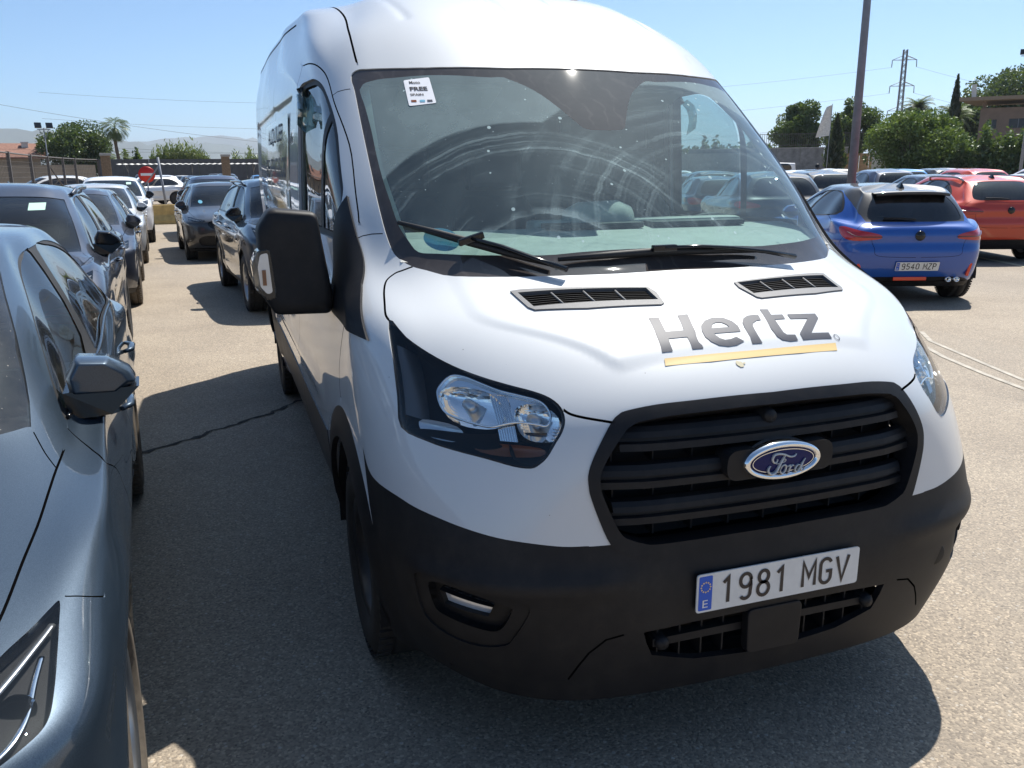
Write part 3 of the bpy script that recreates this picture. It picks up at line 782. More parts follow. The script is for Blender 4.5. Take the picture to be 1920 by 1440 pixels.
# places of the surroundings: x, y, width, top z, bottom z, bearing of the broad side
ENV = {
 'barrier': (-2.79, 28.67, 0.85, 0.57, -0.01, 0.047),
 'sign': (-3.69, 34.23, 0.53, 1.87, 1.31, 0.065),
 'post_thin': (-2.90, 29.27, 0.13, 2.12, -0.04, 0.050),
 'gatepost_l': (-5.98, 43.07, 0.32, 2.52, 1.40, 0.103),
 'gatepost_r': (-0.60, 46.30, 0.40, 2.54, 1.41, -0.016),
 'house': (-24.83, 115.89, 9.71, 5.37, 3.30, 0.197),
 'chimney': (-20.92, 114.68, 0.50, 4.79, 3.88, 0.166),
 'tree_l': (-16.74, 117.27, 7.05, 7.32, 3.29, 0.129),
 'palm_l': (-12.16, 112.80, 2.10, 7.38, 3.21, 0.094),
 'palm_l2': (-11.61, 111.85, 1.74, 4.42, 3.19, 0.090),
 'bush_l': (-10.97, 122.93, 2.38, 4.69, 3.34, 0.077),
 'reeds': (-5.25, 128.19, 7.99, 5.89, 3.39, 0.030),
 'reeds2': (2.31, 133.21, 7.13, 4.71, 3.42, -0.027),
 'wall_l': (-4.34, 95.98, 14.97, 3.12, 0.51, 0.031),
 'carport': (-3.54, 82.12, 10.36, 2.49, 0.66, 0.026),
 'white_car': (-4.85, 64.20, 2.80, 1.55, 0.05, 0.053),
 'white_car2': (-7.93, 68.00, 1.11, 1.76, 0.89, 0.094),
 'van_l': (-9.16, 43.64, 1.41, 2.27, 1.55, 0.170),
 'mast_l': (-12.98, 72.40, 0.14, 4.89, 2.67, 0.156),
 'lamp_pole': (11.63, 13.52, 0.19, 4.97, 1.34, -0.707),
 'pylon': (154.92, 167.04, 5.31, 28.40, 3.26, -0.747),
 'tree_a': (76.04, 100.22, 5.85, 10.76, 4.41, -0.650),
 'tree_b': (82.81, 97.32, 6.40, 10.88, 4.33, -0.705),
 'cypress_1': (69.79, 84.80, 1.69, 7.73, 2.69, -0.688),
 'flag': (53.62, 67.01, 1.09, 7.31, 4.57, -0.675),
 'wall_r': (73.42, 91.93, 13.04, 4.19, 1.78, -0.674),
 'wall_low': (74.42, 86.11, 3.81, 3.52, 1.61, -0.712),
 'van_r': (60.54, 81.87, 2.38, 3.50, 2.03, -0.638),
 'pickup': (46.87, 57.04, 1.85, 2.35, 1.38, -0.688),
 'person': (24.76, 31.20, 0.39, 1.83, 1.26, -0.671),
 'palm_r': (95.50, 99.38, 3.68, 11.50, 2.60, -0.764),
 'cypress_2': (95.29, 92.56, 1.72, 13.31, 2.51, -0.798),
 'palm_r2': (102.40, 99.56, 4.75, 10.68, 2.57, -0.798),
 'green_tree': (71.47, 73.82, 8.73, 7.48, 1.67, -0.767),
 'white_wall': (73.73, 81.40, 2.33, 3.48, 1.34, -0.735),
 'building': (100.98, 86.18, 10.80, 9.23, 1.15, -0.861),
 'slab': (97.35, 85.73, 12.47, 10.42, 9.63, -0.846),
 'tree_r': (122.33, 107.33, 12.68, 15.43, 5.80, -0.848),
 'shrub_r': (75.55, 65.21, 7.19, 4.82, 1.43, -0.855),
 'mast_r': (59.36, 50.39, 0.44, 10.17, 1.19, -0.862),
 'win1': (96.42, 88.46, 1.06, 7.66, 6.57, -0.826),
 'win2': (98.41, 86.25, 2.08, 7.76, 6.61, -0.848),
 'hatch': (22.49, 22.54, 0.60, 1.83, 1.32, -0.778),
 'far_fence': (63.34, 99.20, 11.79, 3.89, 2.31, -0.570),
 'bush_w': (79.84, 124.24, 13.82, 5.74, 3.85, -0.573),
}
# ---------- ground ----------
def asphalt():
    k = NM('worn_asphalt'); c = k.coord()
    n0 = k.noise(c, .10, 5, .6).outputs[0]; n1 = k.noise(c, .9, 6, .65).outputs[0]
    vo = k.n('TexVoronoi', Vector=c, Scale=125); vo2 = k.n('TexVoronoi', Vector=c, Scale=52)
    wn = k.n('TexWhiteNoise', Vector=vo.outputs['Position']).outputs[0]; wn2 = k.n('TexWhiteNoise', Vector=vo2.outputs['Position']).outputs[0]
    base = k.ramp(n1, [(.25, (.255, .214, .167)), (.5, (.325, .275, .215)), (.8, (.39, .335, .262))])
    base = k.mix(k.ramp(n0, [(.35, 0.), (.7, .65)]), base, (.225, .195, .16))
    st = k.ramp(wn, [(0., (.5, .48, .47)), (.5, (.95, .93, .9)), (.82, (1.12, 1.08, 1.02)), (1., (1.7, 1.62, 1.5))])
    base = k.mix(.75, base, st, 'MULTIPLY')
    pale = k.math('MULTIPLY', k.math('GREATER_THAN', wn2, .90), k.math('LESS_THAN', vo2.outputs['Distance'], .30))
    base = k.mix(k.math('MULTIPLY', pale, .55), base, (.50, .46, .40))
    dark = k.math('MULTIPLY', k.math('LESS_THAN', wn2, .07), k.math('LESS_THAN', vo2.outputs['Distance'], .22))
    base = k.mix(k.math('MULTIPLY', dark, .7), base, (.05, .048, .046))
    # repaired patches and oil stains
    pv = k.n('TexVoronoi', Vector=k.n('Mapping', Vector=c, Scale=(.16, .10, 0.)).outputs[0], Scale=1.0); pw = k.n('TexWhiteNoise', Vector=pv.outputs['Position']).outputs[0]
    base = k.mix(k.ramp(pw, [(.0, 0.), (.6, .05), (1., .22)]), base, (.20, .18, .155))
    fs = k.noise(c, 2.6, 5, .7).outputs[0]; base = k.mix(k.ramp(fs, [(.58, 0.), (.75, .28)]), base, (.14, .125, .11))
    ns = k.noise(c, .55, 3, .5).outputs[0]
    base = k.mix(k.ramp(ns, [(.66, 0.), (.76, .42)]), base, (.075, .07, .066))
    h = k.math('ADD', k.math('MULTIPLY', vo.outputs['Distance'], -.6), k.math('MULTIPLY', k.noise(c, 150, 3).outputs[0], .5))
    M['asphalt'] = k.surf(k.pbr(base, .78, bump=k.bump(h, .55, .006), spec=.4))
asphalt()
def build_ground():
    mb = MB(); R = 9000
    rs = [0, 6, 15, 40, 120, 400, 1500, R]; P = []
    for r in rs: P.append([(r*math.cos(a), r*math.sin(a)+5, 0) for a in np.linspace(0, 2*math.pi, 49)])
    mb.grid(P, smooth=False); g = mb.build('ground', M['asphalt'], fixn=True); g['kind'] = 'structure'
build_ground()
# ---------- lettering ----------
def fill2d(loops, step=.03):
    """triangulate closed 2d loops (even-odd) with inner points so the sheet can follow a curved panel"""
    pts, ed = [], []
    for l in loops:
        b = len(pts); pts += [(float(x), float(y)) for x, y in l]; n = len(l)
        ed += [(b+i, b+(i+1) % n) for i in range(n)]
    A = np.array(pts); lo, hi = A.min(0), A.max(0)
    for x in np.arange(lo[0]+step/2, hi[0], step):
        for y in np.arange(lo[1]+step/2, hi[1], step): pts.append((float(x), float(y)))
    out = delaunay_2d_cdt([Vector(p) for p in pts], ed, [], 0, 1e-6, True)
    V = np.array([tuple(v) for v in out[0]]); F = np.array([f for f in out[2] if len(f) == 3])
    C = V[F].mean(1); ins = np.zeros(len(F), bool)
    for l in loops: ins ^= inpoly(l, C[:, 0], C[:, 1])
    return V, F[ins]
_TXT = {}
def text_loops(s, size=1.0, font_bold=0.0):
    """flat glyph mesh of a string from Blender's built-in typeface: verts (n,2), tris"""
    if (s, font_bold) not in _TXT:
        cu = bpy.data.curves.new('t', 'FONT'); cu.body = s; cu.size = 1.0; cu.offset = font_bold; cu.resolution_u = 5
        o = bpy.data.objects.new('t', cu); COL.objects.link(o)
        dg = bpy.context.evaluated_depsgraph_get(); me = bpy.data.meshes.new_from_object(o.evaluated_get(dg))
        V = np.array([tuple(v.co)[:2] for v in me.vertices]); me.calc_loop_triangles()
        F = [tuple(t.vertices) for t in me.loop_triangles]
        bpy.data.objects.remove(o); bpy.data.curves.remove(cu); bpy.data.meshes.remove(me)
        _TXT[(s, font_bold)] = (V, F)
    V, F = _TXT[(s, font_bold)]
    return V*size, F
def text_mesh(name, s, w, h, mat, parent, xf, bold=.0):
    """string stretched into a w x h box centred at 0; xf maps 2d -> 3d"""
    V, F = text_loops(s, 1, bold); lo, hi = V.min(0), V.max(0)
    V = (V-(lo+hi)/2)/(hi-lo)*np.array([w, h])
    try: P = np.asarray(xf(V[:, 0], V[:, 1]), float).reshape(-1, 3)
    except Exception: P = [xf(x, y) for x, y in V]
    return pmesh(name, P, F, mat, parent, smooth=False)
_arc = lambda cx, cy, rx, ry, a0, a1, n=14: [(cx+rx*math.cos(math.radians(a)), cy+ry*math.sin(math.radians(a))) for a in np.linspace(a0, a1, n)]
STROKES = {
 '0': [_arc(.27, .73, .2, .2, 0, 180)+_arc(.27, .27, .2, .2, 180, 360)+[(.47, .73)]],
 '1': [[(.12, .74), (.30, .92), (.30, .0)]],
 '4': [[(.36, .0), (.36, .93), (.06, .30), (.52, .30)]],
 '5': [[(.46, .93), (.12, .93), (.09, .55)]+_arc(.26, .30, .22, .26, 110, -150)],
 '8': [_arc(.27, .71, .18, .22, -90, 270, 22), _arc(.27, .25, .21, .25, 90, 450, 22)],
 '9': [_arc(.27, .68, .20, .25, 0, 360, 22)+[(.47, .50)]+_arc(.27, .20, .18, .2, 5, -150)],
 'M': [[(.05, .0), (.05, .93), (.29, .35), (.53, .93), (.53, .0)]],
 'G': [_arc(.28, .70, .21, .23, 20, 180)+_arc(.28, .24, .21, .24, 180, 360)+[(.49, .45), (.30, .45)]],
 'V': [[(.04, .93), (.28, .0), (.52, .93)]],
 'Z': [[(.06, .93), (.48, .93), (.06, .03), (.50, .03)]],
 'P': [[(.08, .0), (.08, .93), (.28, .93)]+_arc(.28, .69, .20, .24, 90, -90)+[(.08, .45)]]}
def stroke_text(name, s, w, h, mat, parent, xf, th=.125):
    mb = MB(); N = len(s); adv = w/N
    for i, ch in enumerate(s):
        for ln in STROKES[ch]:
            P = np.array(ln); closed = np.linalg.norm(P[0]-P[-1]) < 1e-6
            if closed: P = P[:-1]
            n = len(P); L, R = [], []
            for k in range(n):
                a = P[k-1] if (k or closed) else None; b = P[(k+1) % n] if (k < n-1 or closed) else None
                d0 = (P[k]-a)/np.linalg.norm(P[k]-a) if a is not None else None; d1 = (b-P[k])/np.linalg.norm(b-P[k]) if b is not None else None
                if d0 is None: d0 = d1
                if d1 is None: d1 = d0
                nn = np.array([-(d0+d1)[1], (d0+d1)[0]]); nn /= np.linalg.norm(nn)+1e-9
                m = th/2/max(.45, abs(nn@np.array([-d0[1], d0[0]])))
                L.append(P[k]+nn*m); R.append(P[k]-nn*m)
            q = lambda p: xf(-w/2+adv*(i+.5)+(p[0]-.28)*adv*1.55*.95, (p[1]-.465)*h/.98)
            vs = [q(p) for p in L]+[q(p) for p in R]
            mb.add(vs, [(k, (k+1) % n, n+(k+1) % n, n+k) for k in range(n if closed else n-1)])
    return mb.build(name, mat, parent, fixn=False)
def number_plate(parent, text, xf, W=.52, H=.11):
    """xf(x,y,d): plate coordinates -> point, d out of the plate"""
    out = rounded([(-W/2, -H/2), (W/2, -H/2), (W/2, H/2), (-W/2, H/2)], .010)
    mb = MB(); mb.prism(out, 0, .004, 0, lambda x, y, d: xf(x, y, d)); pl = mb.build('number_plate', M['plate_white'], parent)
    bl = rounded([(-W/2+.006, -H/2+.006), (-W/2+.046, -H/2+.006), (-W/2+.046, H/2-.006), (-W/2+.006, H/2-.006)], .004)
    mb = MB(); mb.prism(bl, .0042, .005, 0, lambda x, y, d: xf(x, y, d)); mb.build('country_band', M['plate_blue'], pl)
    text_mesh('country_letter', 'E', .016, .022, M['print_white'], pl, lambda x, y: xf(x-W/2+.026, y-.030, .0056))
    st = MB()
    for k in range(12):
        a = k*math.pi/6; cx, cy = -W/2+.026+.014*math.cos(a), .018+.014*math.sin(a)
        st.add([xf(cx+.003*math.cos(q), cy+.003*math.sin(q), .0056) for q in (0, 1.57, 3.14, 4.71)], [(0, 1, 2, 3)])
    st.build('star_ring', M['decal_yellow'], pl, fixn=False)['kind'] = 'stuff'
    a, b = text.split()
    stroke_text('digits', a, .225, .077, M['plate_ink'], pl, lambda x, y: xf(x-.082, y, .0056))
    stroke_text('letters', b, .168, .077, M['plate_ink'], pl, lambda x, y: xf(x+.148, y, .0056))
    return pl
def road_wheel(parent, name, c, r, w, rim_r, sgn, tyre='tyre_rubber', rim='rim_silver', style='spokes', n=5, hub='rim_silver', blocks=True):
    """tyre with shoulder blocks (part) and rim (sub-part); outer face towards sgn*x"""
    mb = MB(); h = w/2
    prof = [(-h*.8, rim_r), (-h, rim_r+.02), (-h*1.02, r-.05), (-h*.86, r-.014), (-h*.5, r), (-h*.47, r-.008), (-h*.42, r-.008), (-h*.4, r), (h*.4, r), (h*.42, r-.008), (h*.47, r-.008), (h*.5, r), (h*.86, r-.014), (h*1.02, r-.05), (h, rim_r+.02), (h*.8, rim_r)]
    mb.lathe(prof, 56, 'X', (0, 0, 0), smooth=True)
    if blocks:
        for k in range(56):
            a = 2*math.pi*(k+.5)/56; ca, sa = math.cos(a), math.sin(a)
            for s2 in (-1, 1):
                mb.box((s2*h*.74, (r-.003)*ca, (r-.003)*sa), (h*.40, .024, .008), rx=a-math.pi/2)
    t = mb.build(name, M[tyre], parent, fixn=True); t.location = c
    rm = MB(); o = sgn*h
    rm.lathe([(-o*.8, rim_r), (o*.75, rim_r), (o*.86, rim_r+.008), (o*.9, rim_r), (o*.8, rim_r-.018), (o*.35, rim_r-.03)], 40, 'X', smooth=True)
    if style == 'steel':
        rm.lathe([(o*.35, rim_r-.03), (o*.1, rim_r*.80), (o*.25, rim_r*.62), (o*.5, rim_r*.46), (o*.5, rim_r*.36), (o*.3, rim_r*.3), (o*.3, 0.001)], 40, 'X', smooth=True)
        for k in range(14):
            a = k*2*math.pi/14
            rm.box((o*.17, rim_r*.74*math.cos(a), rim_r*.74*math.sin(a)), (.03, .030, .042), 1, rx=a-math.pi/2)
        for k in range(5):
            a = k*2*math.pi/5
            rm.lathe([(o*.5, .012), (o*.62, .012), (o*.62, .001)], 6, 'X', (0, rim_r*.41*math.cos(a), rim_r*.41*math.sin(a)), smooth=False)
    else:
        rm.lathe([(o*.05, rim_r-.03), (o*.0, .05), (o*.0, .001)], 24, 'X', mi=1)
        for k in range(n):
            a = k*2*math.pi/n
            for da, wd in ((-.13, .05), (.13, .05)):
                q = a+da; ca, sa = math.cos(q), math.sin(q)
                p0 = np.array([o*.62, .05*math.cos(a), .05*math.sin(a)]); p1 = np.array([o*.70, (rim_r-.012)*math.cos(q*1.0+da*.4), (rim_r-.012)*math.sin(q*1.0+da*.4)])
                tdir = np.array([0, -math.sin(a), math.cos(a)])
                w0, w1 = wd*.42, wd*.30
                vs = [p0-tdir*w0, p0+tdir*w0, p1+tdir*w1, p1-tdir*w1]
                dn = np.array([o*.28, 0, 0])
                vs = vs+[v-dn for v in vs]
                rm.add(vs, [(0, 1, 2, 3), (7, 6, 5, 4), (0, 4, 5, 1), (1, 5, 6, 2), (2, 6, 7, 3), (3, 7, 4, 0)])
        rm.lathe([(o*.3, .065), (o*.66, .06), (o*.70, .03), (o*.70, .001)], 20, 'X', smooth=False)
    rm.build('rim', [M[rim], M['deep_black']], t)
    return t

# ---------- the van ----------
def build_van():
    S = Surf(van_net(), .75, van_disp)
    C = Cut(S, 7, 7)
    C.us = np.unique(np.round(np.concatenate([np.linspace(0, 5, 36), np.linspace(5, 8, 85), np.linspace(8, 15, 50)]), 5)); C.vs = np.unique(np.round(np.concatenate([np.linspace(0, 5, 91), np.linspace(5, 16, 78)]), 5))
    root = empty('delivery_van', (0, 0, 0), 0, 'large white high-roof rental van with black bumper, rental lettering on its bonnet', 'van')
    side = lambda T: (T[:, 0] > .80) & (T[:, 1] > .6) & (T[:, 1] < 5.85)
    def circ(cy, cz, r, a0, a1, n=40): return [(0, cy+r*math.cos(a), cz+r*math.sin(a)) for a in np.linspace(a0, a1, n)]
    W = (0, 1, 1)
    cy1, cy2, cz = 1.023, 4.773, .345
    # black lower bumper and arch edge
    top = S.locate(dens(crv([(0, .08, .70)]+VAN['bumper'][:12], 4), .02))
    arch1 = S.locate(circ(cy1, cz, .525, 2.55, .62), W, side)
    low = S.locate([(0, 1.46, .50), (0, 1.455, .28)], W, side)
    C.region('bumper', np.vstack([top, arch1, low, [[0, low[-1, 1]], [0, 0]]]))
    # grey lower cladding of the flanks and rear arch
    a = S.locate([(0, 1.50, .40)]+[(0, y, .655) for y in np.linspace(1.53, 4.31, 40)], W, side)
    b = S.locate(circ(cy2, cz, .52, 2.55, .62), W, side)
    e = S.locate([(0, 5.28, .655), (0, 5.6, .655), (0, 5.6, .40)]+[(0, y, .40) for y in np.linspace(5.5, 1.51, 40)], W, side)
    C.region('cladding', np.vstack([a, b, e]))
    for nm, cy in (('arch_front', cy1), ('arch_rear', cy2)):
        q = S.locate(circ(cy, cz, .42, math.pi*1.06, -math.pi*.06), W, side)
        C.region(nm, np.vstack([q, [[0, q[-1, 1]], [0, q[0, 1]]]]))
    VG = crv(VAN['grille'], 3); VG[:, 0] = np.maximum(VG[:, 0], 0); C.reg3('grille_frame', VG, closed=False)
    G = np.array(VG); cen = np.array([0, 0, .865])
    gi = G.copy()
    gi[:, 0] = np.maximum(0, G[:, 0]-.030*np.minimum(1, G[:, 0]/.3)); gi[:, 2] = .865+(G[:, 2]-.865)*(1-.028/.19)
    C.reg3('grille_hole', gi, w=(1, 0, 1), mask=lambda T: T[:, 1] < .4)
    HL = crv(VAN['headlight'], 3, True); C.reg3('headlight', HL, step=.012)
    C.reg3('lamp_bright', crv(VAN['lamp_bright'], 3, True), step=.015)
    BW = (((.775, 1.035), .070, .046), ((.632, 1.012), .052, .044))
    for i_, (c_, rx_, rz_) in enumerate(BW):
        an_ = np.linspace(0, 2*math.pi, 31)[:-1]; f_ = (np.abs(np.cos(an_))**2.6+np.abs(np.sin(an_))**2.6)**(-1/2.6)
        C.reg3('bowl_hole', np.stack([c_[0]+rx_*np.cos(an_)*f_, an_*0, c_[1]+rz_*np.sin(an_)*f_], 1), w=(1, 0, 1), mask=lambda T: (T[:, 1] < .8) & (T[:, 0] > .45))
    C.reg3('fog_recess', crv(VAN['fog_out'], 3, True)); C.reg3('fog_bezel', crv(VAN['fog_in'], 3, True)); C.reg3('fog_lamp', VAN['fog_lamp'])
    C.reg3('low_grille', VAN['low_grille'])
    WO, WC = crv(VAN['ws_out'], 3), crv(VAN['ws_clear'], 3); WO[:, 0] = np.maximum(WO[:, 0], 0); WC[:, 0] = np.maximum(WC[:, 0], 0); C.reg3('frit', WO); C.reg3('clear', WC)
    C.reg3('vent_frame', VAN['vent_out']); C.reg3('vent_hole', VAN['vent_in'])
    win = rounded([(1.285, 1.40), (1.34, 1.56), (1.62, 1.80), (1.80, 1.905), (1.96, 1.985), (2.10, 2.015), (2.415, 2.015), (2.415, 1.40)], [.03, .05, .2, .2, .1, .1, .09, .05])
    C.reg3('window_seal', [(0, y, z) for y, z in win], w=W, mask=side)
    cw = win.mean(0)
    def inset(poly, d):
        P = np.asarray(poly); T = np.roll(P, -1, 0)-np.roll(P, 1, 0); T /= np.linalg.norm(T, axis=1)[:, None]+1e-9
        N = np.stack([-T[:, 1], T[:, 0]], 1); s = np.sign(((P.mean(0)-P)*N).sum(1).sum()); return P+N*d*s
    wi = inset(win, .022)
    def clipy(P, y0, y1):
        for yy, sg in ((y0, 1), (y1, -1)):
            out = []
            for i in range(len(P)):
                p, r = P[i-1], P[i]; ip, ir = sg*(p[0]-yy) >= 0, sg*(r[0]-yy) >= 0
                if ip != ir: t = (yy-p[0])/(r[0]-p[0]); out.append(p+(r-p)*t)
                if ir: out.append(r)
            P = np.array(out)
        return P
    for nm, y0, y1 in (('quarter_glass', 0, 1.715), ('door_glass', 1.765, 2.325)):
        C.reg3(nm, [(0, y, z) for y, z in clipy(wi, y0, y1)], w=W, mask=side)
    C.reg3('sail', [(0, y, z) for y, z in [(1.31, 1.55), (1.167, 1.425), (.99, 1.285), (.76, 1.148), (.98, 1.160), (1.24, 1.165), (1.32, 1.26), (1.335, 1.40)]], w=W, mask=lambda T: (T[:, 0] > .86))
    # panel gaps
    C.gap3(crv(VAN['hood_side'], 4), .007, .012); C.gap3(crv(VAN['hood_front'], 4), .007, .012)
    C.gap3(VAN['fender_seam'], .004, .006); C.gap3(VAN['pillar_seam'], .004, .006)
    C.gap3([(0, 2.46, .40), (0, 2.46, 1.2), (0, 2.46, 2.10)], .006, .012, w=W, mask=side)
    C.gap3([(0, y, z) for y, z in crv([(1.20, 1.47), (1.257, 1.53), (1.43, 1.69), (1.58, 1.795), (1.76, 1.90), (1.905, 1.99), (2.0, 2.035), (2.12, 2.07), (2.28, 2.09), (2.455, 2.10)], 3)], .006, .012, w=W, mask=side)
    C.gap3([(0, y, z) for y, z in crv([(1.03, 1.158), (1.10, 1.06), (1.135, .97), (1.12, .89)], 4)], .006, .012, w=W, mask=side)
    C.gap3([(0, 3.78, .45), (0, 3.78, 2.12)], .006, .012, w=W, mask=side); C.gap3([(0, 2.48, 1.06), (0, 5.5, 1.06)], .016, .014, w=W, mask=side)
    C.gap3([(0, y, z) for y, z in crv([(3.1, 2.37), (3.6, 2.39), (4.2, 2.40), (5.7, 2.40)], 8)], .010, .014, w=W, mask=lambda T: T[:, 0] > .7)
    C.gap3(crv([(.775, 1.81, 2.03), (.772, 1.936, 2.117), (.766, 2.09, 2.199), (.742, 2.412, 2.323), (.735, 2.9, 2.42), (.73, 3.6, 2.475), (.73, 4.5, 2.485), (.72, 5.6, 2.487)], 5), .009, .012)
    C.gap3([(.584, .137, .317), (.56, .12, .366), (.537, .107, .405), (.495, .093, .443), (.447, .085, .453)], .006, .008)
    C.run()
    wp, gb = M['white_paint'], M['gap_black']
    C.emit('body', 'body', [wp, gb, wp], root, skirt=.03)
    C.emit('bumper', 'bumper', [M['black_plastic'], gb, M['black_plastic']], root, skirt=.02)
    for sg in (-1, 1): C.emit('side_cladding', 'cladding', [M['side_cladding'], gb], root, (sg,), skirt=.015, off=.004)
    # windscreen
    P1 = np.array([-.385, .70, 1.325]); R1 = float(np.mean([np.linalg.norm(np.array(q)-P1) for q in [(-.774, 1.077, 1.501), (-.608, 1.21, 1.688), (-.442, 1.312, 1.803), (-.205, 1.402, 1.892)]]))
    P2 = np.array([.462, .719, 1.325])
    windscreen(tuple(P1), R1, tuple(P2), .98)
    ws = C.emit('windscreen', 'clear', [M['windscreen_glass']], root, off=-.004)
    C.emit('blackout_border', 'frit', [M['frit_band'], gb], ws, off=-.004, grooves=False)
    # side windows
    for sg in (-1, 1):
        fr = C.emit('window_frame', 'window_seal', [M['rubber_seal']], root, (sg,), off=-.012)
        C.emit('quarter_glass', 'quarter_glass', [M['side_glass']], fr, (sg,), off=-.016)
        C.emit('door_glass', 'door_glass', [M['side_glass']], fr, (sg,), off=-.020)
        C.emit('mirror_sail', 'sail', [M['black_plastic'], gb, M['black_plastic']], root, (sg,), off=.010, skirt=.02)
    # headlights
    for sg in (-1, 1):
        hl = C.emit('headlight', ['headlight', 'lamp_bright', 'bowl_hole'], [M['lens'], M['lens'], M['gloss_black']], root, (sg,), off=-.003, skirt=.0)
        C.emit('housing', ['headlight', 'lamp_bright', 'bowl_hole'], [M['lamp_housing'], M['lamp_housing'], M['lamp_housing']], hl, (sg,), off=-.095, grooves=False)
        rim = MB(); P = dens(HL, .01, True); n = len(P)
        uvp = S.locate(P); Nn = S.nrm(uvp[:, 0], uvp[:, 1]); q = np.array([sg, 1, 1.])
        cP = P.mean(0)
        rows = []
        for o, k in ((.0005, 0), (-.002, .02), (-.02, .035), (-.098, .0)):
            rows.append([tuple((p+nn*o+(cP-p)*k)*q) for p, nn in zip(P, Nn)])
        vs = [p for r in rows for p in r]
        rim.add(vs, [(i*n+j, i*n+(j+1) % n, (i+1)*n+(j+1) % n, (i+1)*n+j) for i in range(3) for j in range(n)], smooth=True)
        rim.build('rim_seal', M['gloss_black'], hl)
        C.emit('reflector_surround', 'lamp_bright', [M['chrome'], M['chrome'], M['chrome']], hl, (sg,), off=-.032, skirt=-.012, grooves=False)
        def tub(nm, c, rx, rz, depth, mat, rings=9, seg=30, off=-.032, sq=2.6):
            ang = np.linspace(0, 2*math.pi, seg+1); f = (np.abs(np.cos(ang))**sq+np.abs(np.sin(ang))**sq)**(-1/sq)
            q3 = np.stack([c[0]+rx*np.cos(ang)*f, ang*0, c[1]+rz*np.sin(ang)*f], 1); uvq = S.locate(q3, (1, 0, 1), lambda T: (T[:, 1] < .8) & (T[:, 0] > .45))
            rim_ = S.pt(uvq[:, 0], uvq[:, 1])+S.nrm(uvq[:, 0], uvq[:, 1])*off; cc = rim_[:-1].mean(0); P = []
            for i in range(rings+1):
                t = i/rings; w_ = cc+(rim_-cc)*t+np.array([.25, 1., .05])*depth*(1-t*t); w_[:, 0] *= sg; P.append(w_.tolist())
            mb = MB(); mb.grid(P, smooth=False); return mb.build(nm, mat, hl, fixn=False), cc
        _, c1 = tub('reflector', BW[0][0], BW[0][1], BW[0][2], .06, M['chrome'])
        _, c2 = tub('reflector', BW[1][0], BW[1][1], BW[1][2], .055, M['chrome'])
        for cc in (c1, c2):
            mb = MB(); mb.lathe([(-.005, .001), (-.005, .013), (.05, .016)], 14, 'Y', (sg*cc[0], cc[1], cc[2])); mb.build('bulb_shield', M['brushed_metal'], hl)
        mb = MB(); fl = []
        for i in range(15):
            t = i/14; xx = .688+.040*t; q_ = S.locate([(xx, 0, 1.02+.055*s_) for s_ in np.linspace(-1, 1, 7)], (1, 0, 1), lambda T: (T[:, 1] < .8) & (T[:, 0] > .45)); w_ = S.pt(q_[:, 0], q_[:, 1])+S.nrm(q_[:, 0], q_[:, 1])*(-.026-(.006 if i % 2 else 0)); w_[:, 0] *= sg; fl.append(w_.tolist())
        mb.grid(fl, smooth=False); mb.build('fluted_insert', M['chrome'], hl, fixn=False)
        tub('sidelight', (.868, .972), .052, .024, .03, M['lamp_white'], 4, 16, -.05)
        tub('indicator', (.715, .945), .085, .016, .012, M['orange_lens'], 3, 18, -.055)
        tub('lower_bowl', (.655, .945), .06, .035, .05, M['lamp_housing'], 5, 20, -.045)
        LBp = dens(crv(VAN['lamp_bright'], 3, True), .015, True); uvl = S.locate(LBp); w_ = S.pt(uvl[:, 0], uvl[:, 1])+S.nrm(uvl[:, 0], uvl[:, 1])*-.020; w_[:, 0] *= sg
        mb = MB(); mb.tube(np.vstack([w_, w_[:1]]), .0035, 6, caps=False); mb.build('reflector_trim', M['chrome'], hl)
        # side bezel and lower shroud
        bz = []
        for t in np.linspace(0, 1, 7):
            q_ = S.locate([(.915-.035*t+.02*s_, 0, 1.16-.17*s_) for s_ in np.linspace(0, 1, 9)], (1, 0, 1), lambda T: (T[:, 1] < .9) & (T[:, 0] > .45)); w_ = S.pt(q_[:, 0], q_[:, 1])+S.nrm(q_[:, 0], q_[:, 1])*(-.022-.05*t*t); w_[:, 0] *= sg; bz.append(w_.tolist())
        mb = MB(); mb.grid(bz); mb.build('side_bezel', M['lamp_bezel'], hl, fixn=False)
        mb = MB(); mb.grid([[(sg*(.60+.31*t), .27+.24*t**1.3+.012*math.sin(9*t)-.02*v, .945-.01*t+.03*v*(1-.5*t)-.05*(1-v)) for t in np.linspace(0, 1, 14)] for v in (0, .5, 1)])
        mb.build('shroud', M['gloss_black'], hl)
    # grille
    fr = C.emit('grille', 'grille_frame', [M['black_plastic'], gb, M['black_plastic']], root, off=.004, skirt=.07)
    C.emit('mesh_backing', 'grille_hole', [M['deep_black']], fr, off=-.10, grooves=False)
    gx = lambda z: float(np.interp(z, gi[:, 2][np.argsort(gi[:, 2])], gi[:, 0][np.argsort(gi[:, 2])]))
    ydx = lambda x, z: S.pt(*S.locate([(abs(x), 0, z)], (1, 0, 1), lambda T: T[:, 1] < .4).T)[0, 1]
    def gpt(x, z, o): return (x, ydx(x, z)+o, z)
    zz = sorted(gi[:, 2])
    GL = [(z, x) for x, z in zip(gi[:, 0], gi[:, 2]) if x > .2]
    def halfw(z): return max(.2, float(np.interp(z, *zip(*sorted(GL)))))
